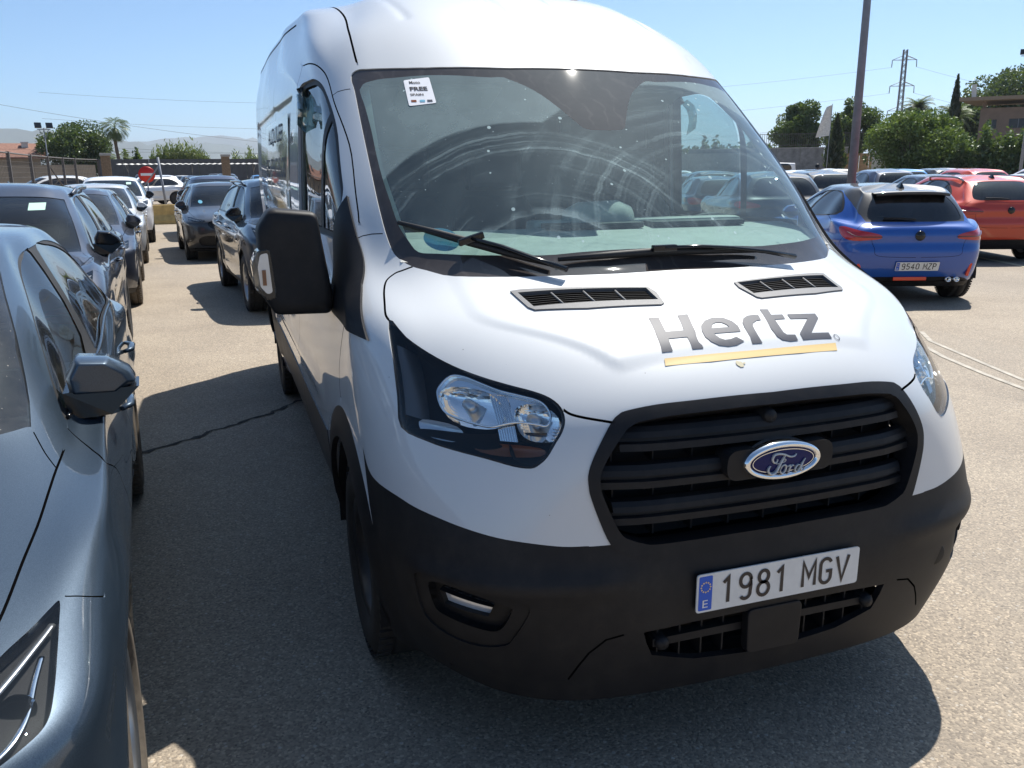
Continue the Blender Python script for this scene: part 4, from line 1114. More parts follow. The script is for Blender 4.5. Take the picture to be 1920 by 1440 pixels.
    for zc, gapx in ((.965, 0), (.868, .135), (.772, 0)):
        prof = [(.034, .033), (.014, .030), (.006, .018), (.003, .004), (.014, .001), (.014, -.007), (.0, -.010), (.0, -.028), (.024, -.033)]
        hw = halfw(zc)-.012
        spans = [(-hw, hw)] if not gapx else [(-hw, -gapx), (gapx, hw)]
        for x0, x1 in spans:
            mb = MB(); xs = np.linspace(x0, x1, 17)
            Q = S.locate([(abs(x), 0, zc+dz) for x in xs for oy, dz in prof], (1, 0, 1), lambda T: T[:, 1] < .4); Y = S.pt(Q[:, 0], Q[:, 1])[:, 1].reshape(len(xs), -1)
            P = [[(x, Y[i, j]+oy+.012+.012*max(0, abs(x)-.38)/.1, zc+dz) for j, (oy, dz) in enumerate(prof)] for i, x in enumerate(xs)]
            mb.grid(P, smooth=False); mb.build('grille_bar', M['black_plastic'], fr)
    rb = MB()
    for k in range(-4, 5):
        x = k*.112
        for z0, z1 in ((1.0, 1.035), (.90, .935), (.805, .835), (.70, .74)):
            if abs(x) < halfw((z0+z1)/2)-.02:
                y = ydx(x, (z0+z1)/2); rb.box((x, y+.085, (z0+z1)/2), (.005, .05, z1-z0+.01))
    rb.build('grille_ribs', M['black_plastic'], fr)['kind'] = 'stuff'
    mb = MB(); mb.lathe([(.07, .022), (.0, .02), (-.008, .016), (-.012, .001)], 16, 'Y', (-.012, ydx(.0, 1.0)+.015, .995)); mb.build('parking_camera', M['black_plastic'], fr)
    # oval emblem with script
    ey = ydx(0, .885)-.020
    mb = MB(); mb.prism(rounded([(-.165, .842), (.165, .842), (.165, .925), (-.165, .925)], .035, 5), ey+.012, ey+.075, 0, lambda x, y, d: (x, d, y)); mb.build('emblem_mount', M['black_plastic'], fr)
    em = MB(); a_, b_ = .110, .044
    def ell(rx, rz, y): return [(rx*math.cos(t), y, .885+rz*math.sin(t)) for t in np.linspace(0, 2*math.pi, 49)[:-1]]
    rws = [ell(a_+.012, b_+.012, ey+.05), ell(a_+.010, b_+.010, ey+.010), ell(a_+.007, b_+.007, ey+.0), ell(a_, b_, ey-.004), ell(a_-.007, b_-.007, ey), ell(a_-.009, b_-.009, ey+.006)]
    em.add([p for r in rws for p in r], [(i*48+j, i*48+(j+1) % 48, (i+1)*48+(j+1) % 48, (i+1)*48+j) for i in range(5) for j in range(48)], smooth=True)
    emb = em.build('emblem', M['chrome'], fr)
    mb = MB(); r0, r1 = ell(a_-.008, b_-.008, ey+.005), ell(.05, .02, ey+.001)
    mb.add(r0+r1+[(0, ey, .885)], [(j, (j+1) % 48, 48+(j+1) % 48, 48+j) for j in range(48)]+[(48+j, 48+(j+1) % 48, 96) for j in range(48)], smooth=True); mb.build('emblem_face', M['emblem_blue'], emb)
    mb = MB(); o_, i_ = ell(a_-.014, b_-.012, ey+.002), ell(a_-.016, b_-.014, ey+.002); mb.add(o_+i_, [(j, (j+1) % 48, 48+(j+1) % 48, 48+j) for j in range(48)]); mb.build('emblem_line', M['chrome'], emb)
    def script(pts, r):   # pts in the emblem photo grid: centred, x right, y up, half-width 1
        P = crv([(x*a_, ey-.0008, .885+y*a_) for x, y in pts], 6)
        mb = MB(); rr = [r*(.55+.9*math.sin(math.pi*min(1, max(0, (i+.5)/len(P))))**.6) for i in range(len(P))]
        mb.tube(P, rr, 6, flat=.5); mb.build('script_letter', M['script_silver'], emb)
    sc = lambda l: [((x-960)/700, (545-y)/700-(x-960)/700*.19) for x, y in l]
    script(sc([(825, 520), (800, 580), (745, 585), (720, 530), (760, 450), (860, 425), (960, 430), (1060, 455), (1150, 440), (1195, 395)]), .0042)
    script(sc([(970, 450), (930, 500), (890, 570), (850, 660), (800, 750), (720, 795), (660, 770), (650, 710), (690, 650)]), .0048)
    script(sc([(800, 610), (870, 590), (960, 555), (985, 520), (965, 510), (940, 545)]), .0022)
    script(sc([(900, 690), (920, 640), (970, 610), (1000, 640), (985, 710), (930, 765), (890, 740), (900, 690)]), .0036)
    script(sc([(1020, 640), (1060, 620), (1085, 610), (1070, 680), (1050, 740), (1080, 660), (1130, 600), (1160, 620)]), .0034)
    script(sc([(1290, 590), (1240, 590), (1190, 650), (1195, 710), (1240, 700), (1290, 620), (1330, 540), (1385, 460)]), .0036)
    script(sc([(1350, 520), (1310, 630), (1310, 690), (1350, 680), (1385, 620)]), .0030)
    # lower intake
    C.emit('intake_backing', 'low_grille', [M['deep_black']], root, off=-.09, grooves=False)
    li = MB()
    for z, r in ((.415, .011),):
        for s2 in (-1, 1): li.box((s2*.21, .105, .408), (.30, .035, .022))
    li.build('intake_bar', M['black_plastic'], root)['kind'] = 'stuff'
    rb = MB()
    for k in range(-5, 6):
        if abs(k) > 1: rb.box((k*.068, .125, .395), (.005, .05, .12))
    rb.build('intake_ribs', M['black_plastic'], root)['kind'] = 'stuff'
    for s2 in (-1, 1):
        mb = MB(); mb.lathe([(.06, .02), (.0, .02), (-.008, .014), (-.010, .001)], 14, 'Y', (s2*.335, .078, .408)); mb.build('parking_sensor', M['black_plastic'], root)
    mb = MB(); mb.prism(rounded([(-.085, .335), (.085, .335), (.088, .47), (-.088, .47)], .02), .055, .085, 0, lambda x, y, d: (x, d, y)); mb.build('tow_eye_cover', M['black_plastic'], root, bevel=.004)
    mb = MB(); mb.lathe([(.02, .034), (-.003, .034), (-.005, .031), (-.005, .001)], 24, 'Y', (.62, .122, .49)); mb.build('plug_cover', M['black_plastic'], root)
    # fog lights
    for sg in (-1, 1):
        f = C.emit('fog_light_surround', 'fog_recess', [M['black_plastic'], gb, M['black_plastic']], root, (sg,), off=-.006, skirt=.02)
        C.emit('bezel', 'fog_bezel', [M['black_plastic'], gb, M['black_plastic']], f, (sg,), off=-.030, skirt=-.024)
        C.emit('lamp', 'fog_lamp', [M['lamp_white'], gb, M['chrome']], f, (sg,), off=-.022, skirt=.02)
    # bonnet vents
    for sg in (-1, 1):
        v = C.emit('bonnet_vent', 'vent_frame', [M['vent_grey'], gb, M['vent_grey']], root, (sg,), off=.005, skirt=.022)
        C.emit('vent_backing', 'vent_hole', [M['deep_black']], v, (sg,), off=-.03, grooves=False)
        q = np.array(VAN['vent_in'])   # outer-rear, inner-rear, inner-front, outer-front
        sl = MB()
        for k in range(7):
            t = (k+.6)/7.2; a = q[0]*(1-t)+q[3]*t; b = q[1]*(1-t)+q[2]*t
            P = [a+(b-a)*s for s in np.linspace(0, 1, 9)]
            zs = [S.pt(*S.locate([p], (1, 1, 0), lambda T: (T[:, 2] > 1.1) & (T[:, 2] < 1.34)).T)[0] for p in P]
            w_ = .0035
            top_ = [(sg*p[0], p[1]-w_, p[2]-.004) for p in zs]; bot = [(sg*p[0], p[1]+w_, p[2]-.004) for p in zs]
            dn = [(x, y+.010, z-.018) for x, y, z in bot]
            sl.grid([top_, bot, dn])
        sl.build('louvres', M['black_plastic'], v)['kind'] = 'stuff'
        for t in (.25, .5, .75):
            a = q[0]*(1-t)+q[1]*t; b = q[3]*(1-t)+q[2]*t; mb = MB()
            P = [S.pt(*S.locate([a+(b-a)*s], (1, 1, 0), lambda T: (T[:, 2] > 1.1) & (T[:, 2] < 1.34)).T)[0] for s in (0, .5, 1)]
            mb.tube([(sg*p[0], p[1], p[2]-.003) for p in P], .0035, 6); mb.build('vent_divider', M['vent_grey'], v)
    # bonnet lettering
    hood = lambda T: (T[:, 2] > 1.05) & (T[:, 2] < 1.33) & (T[:, 1] < .9)
    def decal(nm, loops, mat, parent, step=.025, off=.0018, mask=hood):
        V, F = fill2d(loops, step)
        uvp = S.locate(np.c_[np.abs(V), np.zeros(len(V))], (1, 1, 0), mask)
        P = S.pt(uvp[:, 0], uvp[:, 1]); N = S.nrm(uvp[:, 0], uvp[:, 1]); P = P+N*off
        sgn = np.where(V[:, 0] < 0, -1, 1); P[:, 0] *= sgn; N[:, 0] *= sgn
        A = np.cross(P[F[:, 1]]-P[F[:, 0]], P[F[:, 2]]-P[F[:, 0]])[:, 2] < 0; F[A] = F[A][:, ::-1]
        return pmesh(nm, P, F.tolist(), mat, parent, N)
    for ch in 'Hertz': decal('bonnet_letter', LETTERS[ch], M['decal_grey'], root)
    decal('bonnet_stripe', [STRIPE], M['decal_yellow'], root)
    rm = [(REGMARK[0]+.009*math.cos(a), REGMARK[1]+.009*math.sin(a)) for a in np.linspace(0, 6.283, 17)[:-1]]; ri = [(REGMARK[0]+.0072*math.cos(a), REGMARK[1]+.0072*math.sin(a)) for a in np.linspace(0, 6.283, 17)[:-1]]
    decal('registered_mark', [rm, ri], M['decal_grey'], root, .02)
    rs_ = random.Random(2)
    for k_ in range(7):
        a_0 = rs_.random()*6.28; cx_, cy_ = -.059+.014*math.cos(a_0)*rs_.random(), .205+.012*math.sin(a_0)*rs_.random(); r_ = .003+.005*rs_.random()
        decal('insect_splat', [[(cx_+r_*(.7+.5*rs_.random())*math.cos(t), cy_+r_*(.7+.5*rs_.random())*math.sin(t)) for t in np.linspace(0, 6.28, 10)[:-1]]], M['decal_cream'], root, .03)
    mb = MB(); mb.tube([(.44, 2.52, 2.45), (.44, 2.53, 2.50), (.44, 2.545, 2.53)], [.022, .014, .006], 8); mb.build('roof_antenna', M['black_plastic'], root)
    # registration plate
    number_plate(root, '1981 MGV', lambda x, y, d: (x+.004, .048+.006-.006*0-(d), .55+y))
    # flank lettering panel
    def flank(y, z, o, sg=-1):
        y, z = np.broadcast_arrays(np.asarray(y, float), np.asarray(z, float)); one = y.ndim == 0
        y, z = np.atleast_1d(y), np.atleast_1d(z)
        uvp = S.locate(np.stack([y*0, y, z], 1), W, side); p = S.pt(uvp[:, 0], uvp[:, 1])+S.nrm(uvp[:, 0], uvp[:, 1])*o
        p = p*np.array([sg, 1, 1.]); return tuple(p[0]) if one else p
    for sg in (-1, 1):
        V, F = fill2d([[(2.95, 1.36), (4.55, 1.36), (4.55, 1.93), (2.95, 1.93)]], .1)
        pan = pmesh('flank_panel', flank(V[:, 0], V[:, 1], .008, sg), F.tolist(), M['decal_cream'], root)
        for s_, zc, w_, h_ in (('ALQUILER', 1.84, 1.1, .11), ('DE VEHICULOS', 1.66, 1.4, .11), ('TEL 902', 1.52, 1.0, .09)):
            if sg > 0 and s_.startswith('TEL'): continue
            if s_.startswith('TEL'): continue
            text_mesh('flank_lettering', s_, w_, h_, M['decal_grey'], pan, lambda x, y, zc=zc, sg=sg: flank(3.75+x*(-sg if False else (1 if sg > 0 else -1)), zc+y, .011, sg), .01)
    # screen stickers (on the inside of the glass)
    def on_glass(x, z, o=-.006):
        x, z = np.broadcast_arrays(np.asarray(x, float), np.asarray(z, float)); one = x.ndim == 0
        x, z = np.atleast_1d(x), np.atleast_1d(z)
        uvp = S.locate(np.stack([np.abs(x), x*0, z], 1), (1, 0, 1), lambda T: (T[:, 2] > 1.33) & (T[:, 2] < 2.02) & (T[:, 0] < .86) & (T[:, 1] < 1.85))
        p = S.pt(uvp[:, 0], uvp[:, 1])+S.nrm(uvp[:, 0], uvp[:, 1])*o
        p[:, 0] = np.where(x < 0, -p[:, 0], p[:, 0]); return tuple(p[0]) if one else p
    def glass_sheet(nm, loop, mat, parent, o):
        V, F = fill2d([loop], .04); return pmesh(nm, on_glass(V[:, 0], V[:, 1], o), F.tolist(), mat, parent)
    stk = glass_sheet('warranty_sticker', rounded([(-.656, 1.964), (-.566, 1.974), (-.572, 1.874), (-.665, 1.864)], .006), M['sticker_white'], ws, -.002)
    def stx(x, y): return on_glass(-.615+x*.95+y*.04, 1.919+y*.97, -.001)
    text_mesh('sticker_print', 'Moto', .038, .012, M['plate_ink'], stk, lambda x, y: stx(x-.008, y+.036), .01)
    text_mesh('sticker_print', 'FREE', .062, .016, M['plate_ink'], stk, lambda x, y: stx(x, y+.010), .03)
    text_mesh('sticker_print', 'SPAIN', .046, .009, M['plate_ink'], stk, lambda x, y: stx(x-.012, y-.013), .02)
    for k, m_ in ((-.030, 'orange_lens'), (0., 'sticker_blue'), (.026, 'decal_grey')):
        V, F = fill2d([[(k-.008, -.034), (k+.010, -.034), (k+.010, -.026), (k-.008, -.026)]], .05); pmesh('sticker_mark', stx(V[:, 0], V[:, 1]-.008), F.tolist(), M[m_], stk)
    glass_sheet('emission_badge', [(-.688+.052*math.cos(a), 1.427+.034*math.sin(a)) for a in np.linspace(0, 6.283, 25)[:-1]], M['sticker_blue'], ws, -.007)
    # wipers
    def glass_line(pts, o): return [np.array(on_glass(x, z, 0))+np.array([0, -.75, .6])*o for x, z in pts]
    for blade, arm in (([(-.803, 1.466), (-.70, 1.436), (-.612, 1.409), (-.50, 1.374), (-.40, 1.345)], [(-.612, 1.409), (-.53, 1.385), (-.45, 1.352), (-.372, 1.322)]),
                       ([(-.369, 1.358), (-.2, 1.366), (-.015, 1.371), (.17, 1.366), (.354, 1.358)], [(-.015, 1.371), (.12, 1.370), (.224, 1.362), (.36, 1.345), (.47, 1.325)])):
        mb = MB(); mb.tube(glass_line(blade, .012), [.006, .010, .012, .010, .006], 6, flat=1.2); w = mb.build('wiper', M['rubber_seal'], root)
        mb = MB(); mb.tube(glass_line(arm, .034), [.010, .011, .012, .016][:len(arm)] if len(arm) == 4 else [.010, .011, .012, .013, .016], 6, flat=.6); mb.build('wiper_arm', M['gloss_black'], w)
        mb = MB(); c = glass_line([blade[2]], .03)[0]; mb.box(c, (.085, .02, .022), ry=-.28 if blade[0][0] < -.5 else 0); mb.build('arm_clip', M['gloss_black'], w, bevel=.004)
    # cowl strip below the glass
    mb = MB(); mb.grid([[on_glass(x, 1.335, -.03) for x in np.linspace(-.74, .74, 21)], [tuple(np.array(on_glass(x, 1.335, -.03))+np.array([0, -.05, -.06])) for x in np.linspace(-.74, .74, 21)]]); mb.build('cowl', M['black_plastic'], root)
    # door mirror (the photograph shows one on the passenger side only)
    for sg in (-1,):
        mb = MB()
        def ring(y, k, dz=0):
            # tall housing, narrower at the top
            pts = rounded([(1.045, 1.505), (1.195, 1.520), (1.238, 1.46), (1.240, 1.245), (1.20, 1.17), (1.015, 1.165), (1.005, 1.215)], .020, 4)
            c = np.array([1.125, 1.34]); return [(sg*(c[0]+(x-c[0])*k), y, c[1]+(z-c[1])*k+dz) for x, z in pts]
        rs = [ring(1.192, .3), ring(1.188, .75), ring(1.190, .92), ring(1.198, .975), ring(1.215, 1.0), ring(1.33, 1.0), ring(1.365, .98), ring(1.37, .93)]
        n = len(rs[0])
        mb.add([p for r in rs for p in r], [(i*n+j, i*n+(j+1) % n, (i+1)*n+(j+1) % n, (i+1)*n+j) for i in range(len(rs)-1) for j in range(n)], smooth=True)
        mb.f.append(tuple(range(n))); mb.m.append(0); mb.sm.append(True)
        mr = mb.build('door_mirror', M['black_plastic'], root)
        mb = MB(); r_ = ring(1.368, .92); mb.add(r_, [tuple(range(n))]); mb.build('mirror_glass', M['chrome'], mr)
        mb = MB(); mb.tube([(sg*.97, 1.27, 1.215), (sg*1.01, 1.275, 1.225), (sg*1.06, 1.275, 1.24)], [.05, .046, .045], 10, flat=.75); mb.build('mirror_arm', M['black_plastic'], mr)
        mb = MB(); ind = rounded([(1.205, 1.395), (1.246, 1.388), (1.266, 1.345), (1.258, 1.262), (1.226, 1.225), (1.192, 1.232)], .012)
        mb.prism(ind, 1.172, 1.29, 0, lambda x, z, d: (sg*x, d, z)); mb.build('side_indicator', M['lens'], mr, bevel=.006)
        mb = MB(); ind2 = rounded([(1.212, 1.38), (1.236, 1.375), (1.246, 1.335), (1.242, 1.27), (1.222, 1.245), (1.205, 1.25)], .008)
        mb.prism(ind2, 1.183, 1.186, 0, lambda x, z, d: (sg*x, d, z)); mb.box((sg*1.228, 1.178, 1.30), (.012, .008, .05), 1); mb.build('indicator_reflector', [M['lamp_white'], M['orange_lens']], mr)
    # door handles
    for sg in (-1, 1):
        mb = MB(); p = flank(2.28, 1.10, .02, sg); mb.box(p, (.03, .19, .045)); mb.build('door_handle', M['black_plastic'], root, bevel=.01)
    # wheels, arches, underbody
    for sg in (-1, 1):
        for cy in (cy1, cy2):
            road_wheel(root, 'wheel', (sg*.885, cy, .345), .345, .215, .205, sg, 'tyre_rubber', 'rim_black', 'steel')
            mb = MB(); mb.lathe([(.42, .43), (1.0, .43)], 24, 'X', (0, cy, .345), arc=(-.1, math.pi+.1), sgn=sg); mb.build('wheel_well', M['deep_black'], root)
    mb = MB(); mb.box((0, 3.0, .34), (1.7, 5.3, .10)); mb.box((0, .42, .29), (1.1, .5, .06)); mb.build('underbody', M['deep_black'], root)
    # cab interior
    X = [-.82, -.6, -.35, 0, .35, .6, .82]
    fy = lambda x: .80+.16*(abs(x)/.8)**2
    mb = MB()
    mb.grid([[(x, fy(x)-.01, 1.355) for x in X], [(x, fy(x)+.06, 1.378) for x in X], [(x, 1.05+.05*abs(x), 1.405) for x in X], [(x, 1.26, 1.425) for x in X], [(x, 1.30, 1.41) for x in X], [(x, 1.38, 1.15) for x in X], [(x, 1.30, .75) for x in X]])
    ds = mb.build('dashboard', M['dash_beige'], root)
    for x0, x1 in ((-.22, .16), (.20, .60)):
        mb = MB(); mb.box(((x0+x1)/2, 1.24, 1.432), (x1-x0, .10, .020)); mb.build('dash_tray', M['dash_dark'], ds, bevel=.004)
    mb = MB(); mb.box((.2, 1.33, 1.425), (.9, .10, .05)); mb.build('dash_hood', M['dash_beige'], ds, bevel=.02)
    mb = MB(); mb.lathe([(-.14, .001), (-.13, .05), (-.08, .075), (.08, .08), (.13, .06), (.14, .001)], 20, 'X', (.03, 1.33, 1.44), arc=(0, math.pi)); mb.build('binnacle', M['dash_beige'], ds)
    mb = MB(); mb.tube([(.58+.0*math.cos(a)+.19*math.cos(a), 1.50-.095*math.sin(a), 1.28+.165*math.sin(a)) for a in np.linspace(0, 2*math.pi, 33)], .015, 8, caps=False); mb.tube([(.40, 1.50, 1.27), (.58, 1.48, 1.27), (.76, 1.50, 1.27)], .018, 6); mb.lathe([(-.02, .07), (.02, .06), (.03, .001)], 12, 'Y', (.58, 1.49, 1.27)); mb.build('steering_wheel', M['dash_dark'], root)
    for x, w in ((-.57, .48), (-.13, .42), (.56, .48)):
        mb = MB(); P = []
        for z, y, f in ((.85, 1.98, .95), (1.0, 2.02, 1), (1.25, 2.08, 1), (1.45, 2.13, .92), (1.52, 2.15, .7)):
            P.append([(x+w/2*f*math.sin(t), y-.06*math.cos(t)*1.0-.02, z) for t in np.linspace(-1.57, 1.57, 9)])
        mb.grid(P); mb.box((x, 1.78, .86), (w, .5, .14)); st = mb.build('seat', M['seat_fabric'], root)
        mb = MB(); mb.box((x, 2.14, 1.64), (.27, .10, .19)); mb.build('headrest', M['seat_fabric'], st, bevel=.035, seg=3)
    mb = MB(); mb.box((0, 2.62, 1.40), (1.80, .03, 1.54)); mb.build('bulkhead', M['bulkhead'], root)
    mb = MB(); mb.grid([[(x, 1.72+.12*abs(x), 1.985-.03*abs(x)) for x in X], [(x, 2.1, 2.06) for x in X], [(x, 2.62, 2.10) for x in X]]); mb.build('headliner', M['headliner'], root)
    for sg in (-1, 1):
        mb = MB(); mb.grid([[(sg*.775, .98, 1.37), (sg*.80, 1.32, 1.66), (sg*.765, 1.70, 1.95)], [(sg*.86, 1.10, 1.37), (sg*.87, 1.42, 1.66), (sg*.84, 1.80, 1.95)]]); mb.build('pillar_trim', M['trim_pale'], root)
        mb = MB(); mb.grid([[(sg*.93, y, 1.33) for y in (1.2, 1.8, 2.6)], [(sg*.91, y, .5) for y in (1.2, 1.8, 2.6)]]); mb.build('door_card', M['dash_dark'], root)
        mb = MB(); mb.grid([[(sg*.90, y, 1.98) for y in (2.42, 2.52, 2.62)], [(sg*.945, y, 1.33) for y in (2.42, 2.52, 2.62)]]); mb.build('pillar_trim', M['dash_dark'], root)
    mb = MB(); mb.box((0, 1.56, 1.88), (.20, .08, .08)); mb.box((.0, 1.60, 1.82), (.05, .04, .08)); mb.build('sensor_housing', M['dash_dark'], root, bevel=.01)
    for x in (-.42, .42):
        mb = MB(); mb.box((x, 1.84, 1.93), (.42, .20, .018), rx=-.35); mb.build('sun_visor', M['headliner'], root, bevel=.008)
    return root
# ---------- cars ----------
UV = dict(
 screen=[(7.02,0),(7.0,1.0),(7.0,2.0),(7.0,2.86),(7.06,2.96),(7.7,2.98),(8.4,3.14),(8.9,3.36),(8.97,3.1),(8.98,2.0),(8.98,1.0),(8.98,0)],
 frame=[(6.98,4.0),(7.0,4.6),(7.02,6.0),(7.06,8.65),(7.35,9.15),(7.7,9.3),(8.2,9.15),(8.7,8.6),(8.95,7.8),(8.98,6.2),(8.96,5.3),(8.70,4.62),(8.15,3.92),(7.6,3.68),(7.2,3.75)],
 front_window=[(7.10,4.12),(7.11,4.7),(7.12,5.70),(8.88,5.98),(8.86,5.35),(8.60,4.74),(8.08,4.02),(7.6,3.80),(7.25,3.90)],
 rear_window=[(7.13,6.14),(7.16,7.4),(7.17,8.55),(7.42,9.02),(7.7,9.15),(8.15,9.0),(8.6,8.5),(8.84,7.75),(8.88,6.50)],
 rear_screen=[(7.04,13),(7.04,12.2),(7.12,11.75),(7.4,11.55),(8.1,11.55),(8.7,11.7),(8.9,12.0),(8.93,12.5),(8.93,13)],
 headlight=[(5.41,3.51),(5.23,3.40),(4.98,3.22),(4.70,3.04),(4.48,2.91),(4.38,2.8),(4.34,2.65),(4.30,2.46),(4.25,2.26),(4.25,1.75),(4.5,1.55),(4.75,1.62),(5.05,2.0),(5.30,2.36),(5.42,2.64),(5.46,2.85),(5.47,3.12),(5.46,3.33)],
 grille=[(2.75,0),(2.78,.9),(3.1,1.28),(3.7,1.42),(4.3,1.34),(4.5,.9),(4.55,0)],
 intake=[(.75,0),(.75,1.5),(1.0,2.0),(1.6,2.05),(1.95,1.5),(2.0,0)],
 tail=[(4.55,12.1),(4.35,11.5),(4.4,10.9),(4.7,10.4),(5.2,10.25),(5.6,10.5),(5.7,11.0),(5.55,11.6),(5.25,12.05),(4.9,12.2)],
 rbump=[(.2,13),(.2,11.3),(.5,11.3),(.8,11.8),(.9,12.2),(.9,13)],
)
def cr2(uv, n=4): return crv(uv, n, True)
def build_car(name, spec, paint_m, st=None, label=None, cat='car', group=None):
    st = dict(dict(lite=False, cladding=False, rails=False, roof=None, plate_f=None, plate_r=None, glass='car_glass', rim='rim_silver', fin=True, dusty=False, wiper=False, mirror=None, inner=True, drl=False, na=6, sharktail=False), **(st or {}))
    q = dict(CAR); q.update(spec); L, W, H, fo, wb, r = (q[k] for k in ('L', 'W', 'H', 'fo', 'wb', 'r'))
    S = Surf(car_net(spec), .75, car_disp(q)); na = st['na']
    C = Cut(S, na, na)
    root = empty(name, (0, 0, 0), 0, label, cat, group)
    side = lambda T: (T[:, 0] > W*.86) & (T[:, 1] > .3) & (T[:, 1] < L-.2)
    Wt = (0, 1, 1)
    R = r+.055
    if st['roof']: C.region('roof', [(8.9, 0), (8.9, 3.0), (8.7, 3.6), (8.0, 3.25), (7.05, 3.05), (6.95, 4.0), (7.6, 3.65), (8.3, 4.0), (8.8, 4.6), (8.97, 5.5), (8.97, 8.2), (8.3, 9.4), (7.5, 11.2), (7.0, 11.5), (7.0, 13), (11, 13), (11, 0)])
    def circ(cy, rad): return [(0, cy+rad*math.cos(a), r+rad*math.sin(a)) for a in np.linspace(math.pi*1.05, -math.pi*.05, 30)]
    if st['cladding']:
        C.region('trim', [(0, 0), (1.0, 0), (1.0, 4), (.9, 6), (.9, 8), (1.0, 10), (1.2, 11), (1.25, 13), (0, 13)])
        for cy in (fo, fo+wb):
            k = S.locate(circ(cy, R+.055), Wt, side); C.region('trim', np.vstack([k, [[0, k[-1, 1]], [0, k[0, 1]]]]))
    else: C.region('trim', [(0, 0), (.45, 0), (.45, 4), (.4, 6), (.4, 8), (.45, 10), (.55, 11), (.55, 13), (0, 13)])
    for cy in (fo, fo+wb):
        k = S.locate(circ(cy, R), Wt, side); C.region('arch', np.vstack([k, [[0, k[-1, 1]], [0, k[0, 1]]]]))
    C.region('screen', crv(UV['screen'], 3)); C.region('frame', cr2(UV['frame']))
    C.region('front_window', cr2(UV['front_window'])); C.region('rear_window', cr2(UV['rear_window'])); C.region('rear_screen', crv(UV['rear_screen'], 3))
    if st['lite']: C.region('tail', cr2(UV['tail']))
    if not st['lite']:
        C.region('headlight', cr2(UV['headlight'])); C.region('grille', crv(UV['grille'], 3)); C.region('intake', crv(UV['intake'], 3))
        C.region('tail', cr2(UV['tail'])); C.region('rbump', crv(UV['rbump'], 3))
        D = lambda uv, w=.005, n=4: C.gap(crv(uv, n), w, .008)
        D([(6.72, 3.80), (6.56, 3.55), (6.4, 3.38), (6.22, 3.21), (6.0, 2.95), (5.7, 2.67), (5.52, 2.44)], .006, 6)
        D([(5.05, 1.9), (4.85, 1.4), (4.8, .8), (4.8, .05)], .006, 6)
        D([(6.95, 3.0), (6.75, 3.25), (6.58, 3.55)], .004)
        D([(6.9, 3.98), (6.63, 4.52), (6.3, 5.02), (5.9, 5.4), (5.0, 5.78), (3.5, 5.95), (1.0, 5.95)])
        D([(6.95, 5.95), (5.5, 6.95), (4.5, 7.15), (3.0, 7.2), (1.0, 7.2)], n=8)
        D([(6.97, 8.6), (6.0, 9.05), (5.2, 9.1), (4.3, 8.75), (3.2, 8.45), (1.0, 8.4)])
        D([(5.38, 3.62), (5.14, 3.88), (4.62, 4.32)], .004, 6)
        D([(5.75, 11.05), (6.6, 11.25), (6.95, 11.45)]); D([(4.5, 11.95), (3.4, 12.05), (2.6, 12.15), (2.45, 12.95)], n=6); D([(4.6, 10.6), (3.6, 10.3), (2.6, 10.0), (2.2, 9.75)], .004)
    C.run()
    gb = M['gap_black']; pm = M[paint_m]
    C.emit('body', ['body'], [pm, gb, pm], root, skirt=.018)
    if st['roof']: C.emit('roof', 'roof', [M[st['roof']], gb, M[st['roof']]], root, skirt=.01)
    C.emit('sill_trim', 'trim', [M['black_plastic']], root, skirt=.012, off=.003 if st['cladding'] else -.004)
    gl = M[st['glass']]
    sc = C.emit('windscreen', 'screen', [M['dusty_glass'] if st['dusty'] else gl, gb, M['rubber_seal']], root, off=-.004, skirt=.012)
    C.emit('rear_window', 'rear_screen', [M['dark_glass'], gb, M['rubber_seal']], root, off=-.004, skirt=.012)
    for sg in (-1, 1):
        C.emit('window_frame', 'frame', [M['rubber_seal']], root, (sg,), off=-.004)
        C.emit('front_window', 'front_window', [gl], root, (sg,), off=-.008); C.emit('back_window', 'rear_window', [gl if not st.get('privacy') else M['dark_glass']], root, (sg,), off=-.008)
    for sg in (-1, 1):
        for cy in (fo, fo+wb):
            if st['lite']:
                mb = MB(); mb.lathe([(-.1, .001), (-.1, r-.03), (-.07, r), (.07, r), (.1, r-.03), (.1, .2), (.08, .19), (.08, .001)], 20, 'X'); w = mb.build('wheel', M['tyre_rubber'], root); w.location = (sg*(W-.11), cy, r)
            else:
                road_wheel(root, 'wheel', (sg*(W-.118), cy, r), r, .215, .225, sg, st.get('tyre', 'tyre_rubber'), st['rim'], 'spokes', 5)
                mb = MB(); mb.lathe([(.35, R+.01), (W-.02, R+.01)], 20, 'X', (0, cy, r), arc=(-.1, math.pi+.1), sgn=sg); mb.build('wheel_well', M['deep_black'], root)
    mb = MB(); mb.box((0, L/2, q['sill']+.08), (W*1.66, L*.86, .10)); mb.build('underbody', M['deep_black'], root)
    if st['inner']:
        mb = MB(); mb.box((0, q['cy']+.42, q['belt']-.08), (W*1.6, .5, .12)); mb.build('dashboard', M['dash_dark'], root, bevel=.03)
        for x in (-.36, .36):
            for y0 in (2.15, 3.05):
                mb = MB(); mb.box((x, y0+.1, .66), (.46, .14, .60), rx=-.22); mb.box((x, y0-.22, .44), (.48, .5, .14)); sq = mb.build('seat', M['seat_fabric'], root, bevel=.03)
                mb = MB(); mb.box((x, y0+.22, 1.06*H/1.45), (.26, .10, .17), rx=-.15); mb.build('headrest', M['seat_fabric'], sq, bevel=.03)
        Uu, Vv = np.meshgrid(np.linspace(9.1, 11, 6), np.linspace(0, 13, 28), indexing='ij'); Pp = S.pt(Uu, Vv); Nn = S.nrm(Uu.ravel(), Vv.ravel()).reshape(Pp.shape); Pp = Pp-Nn*.03
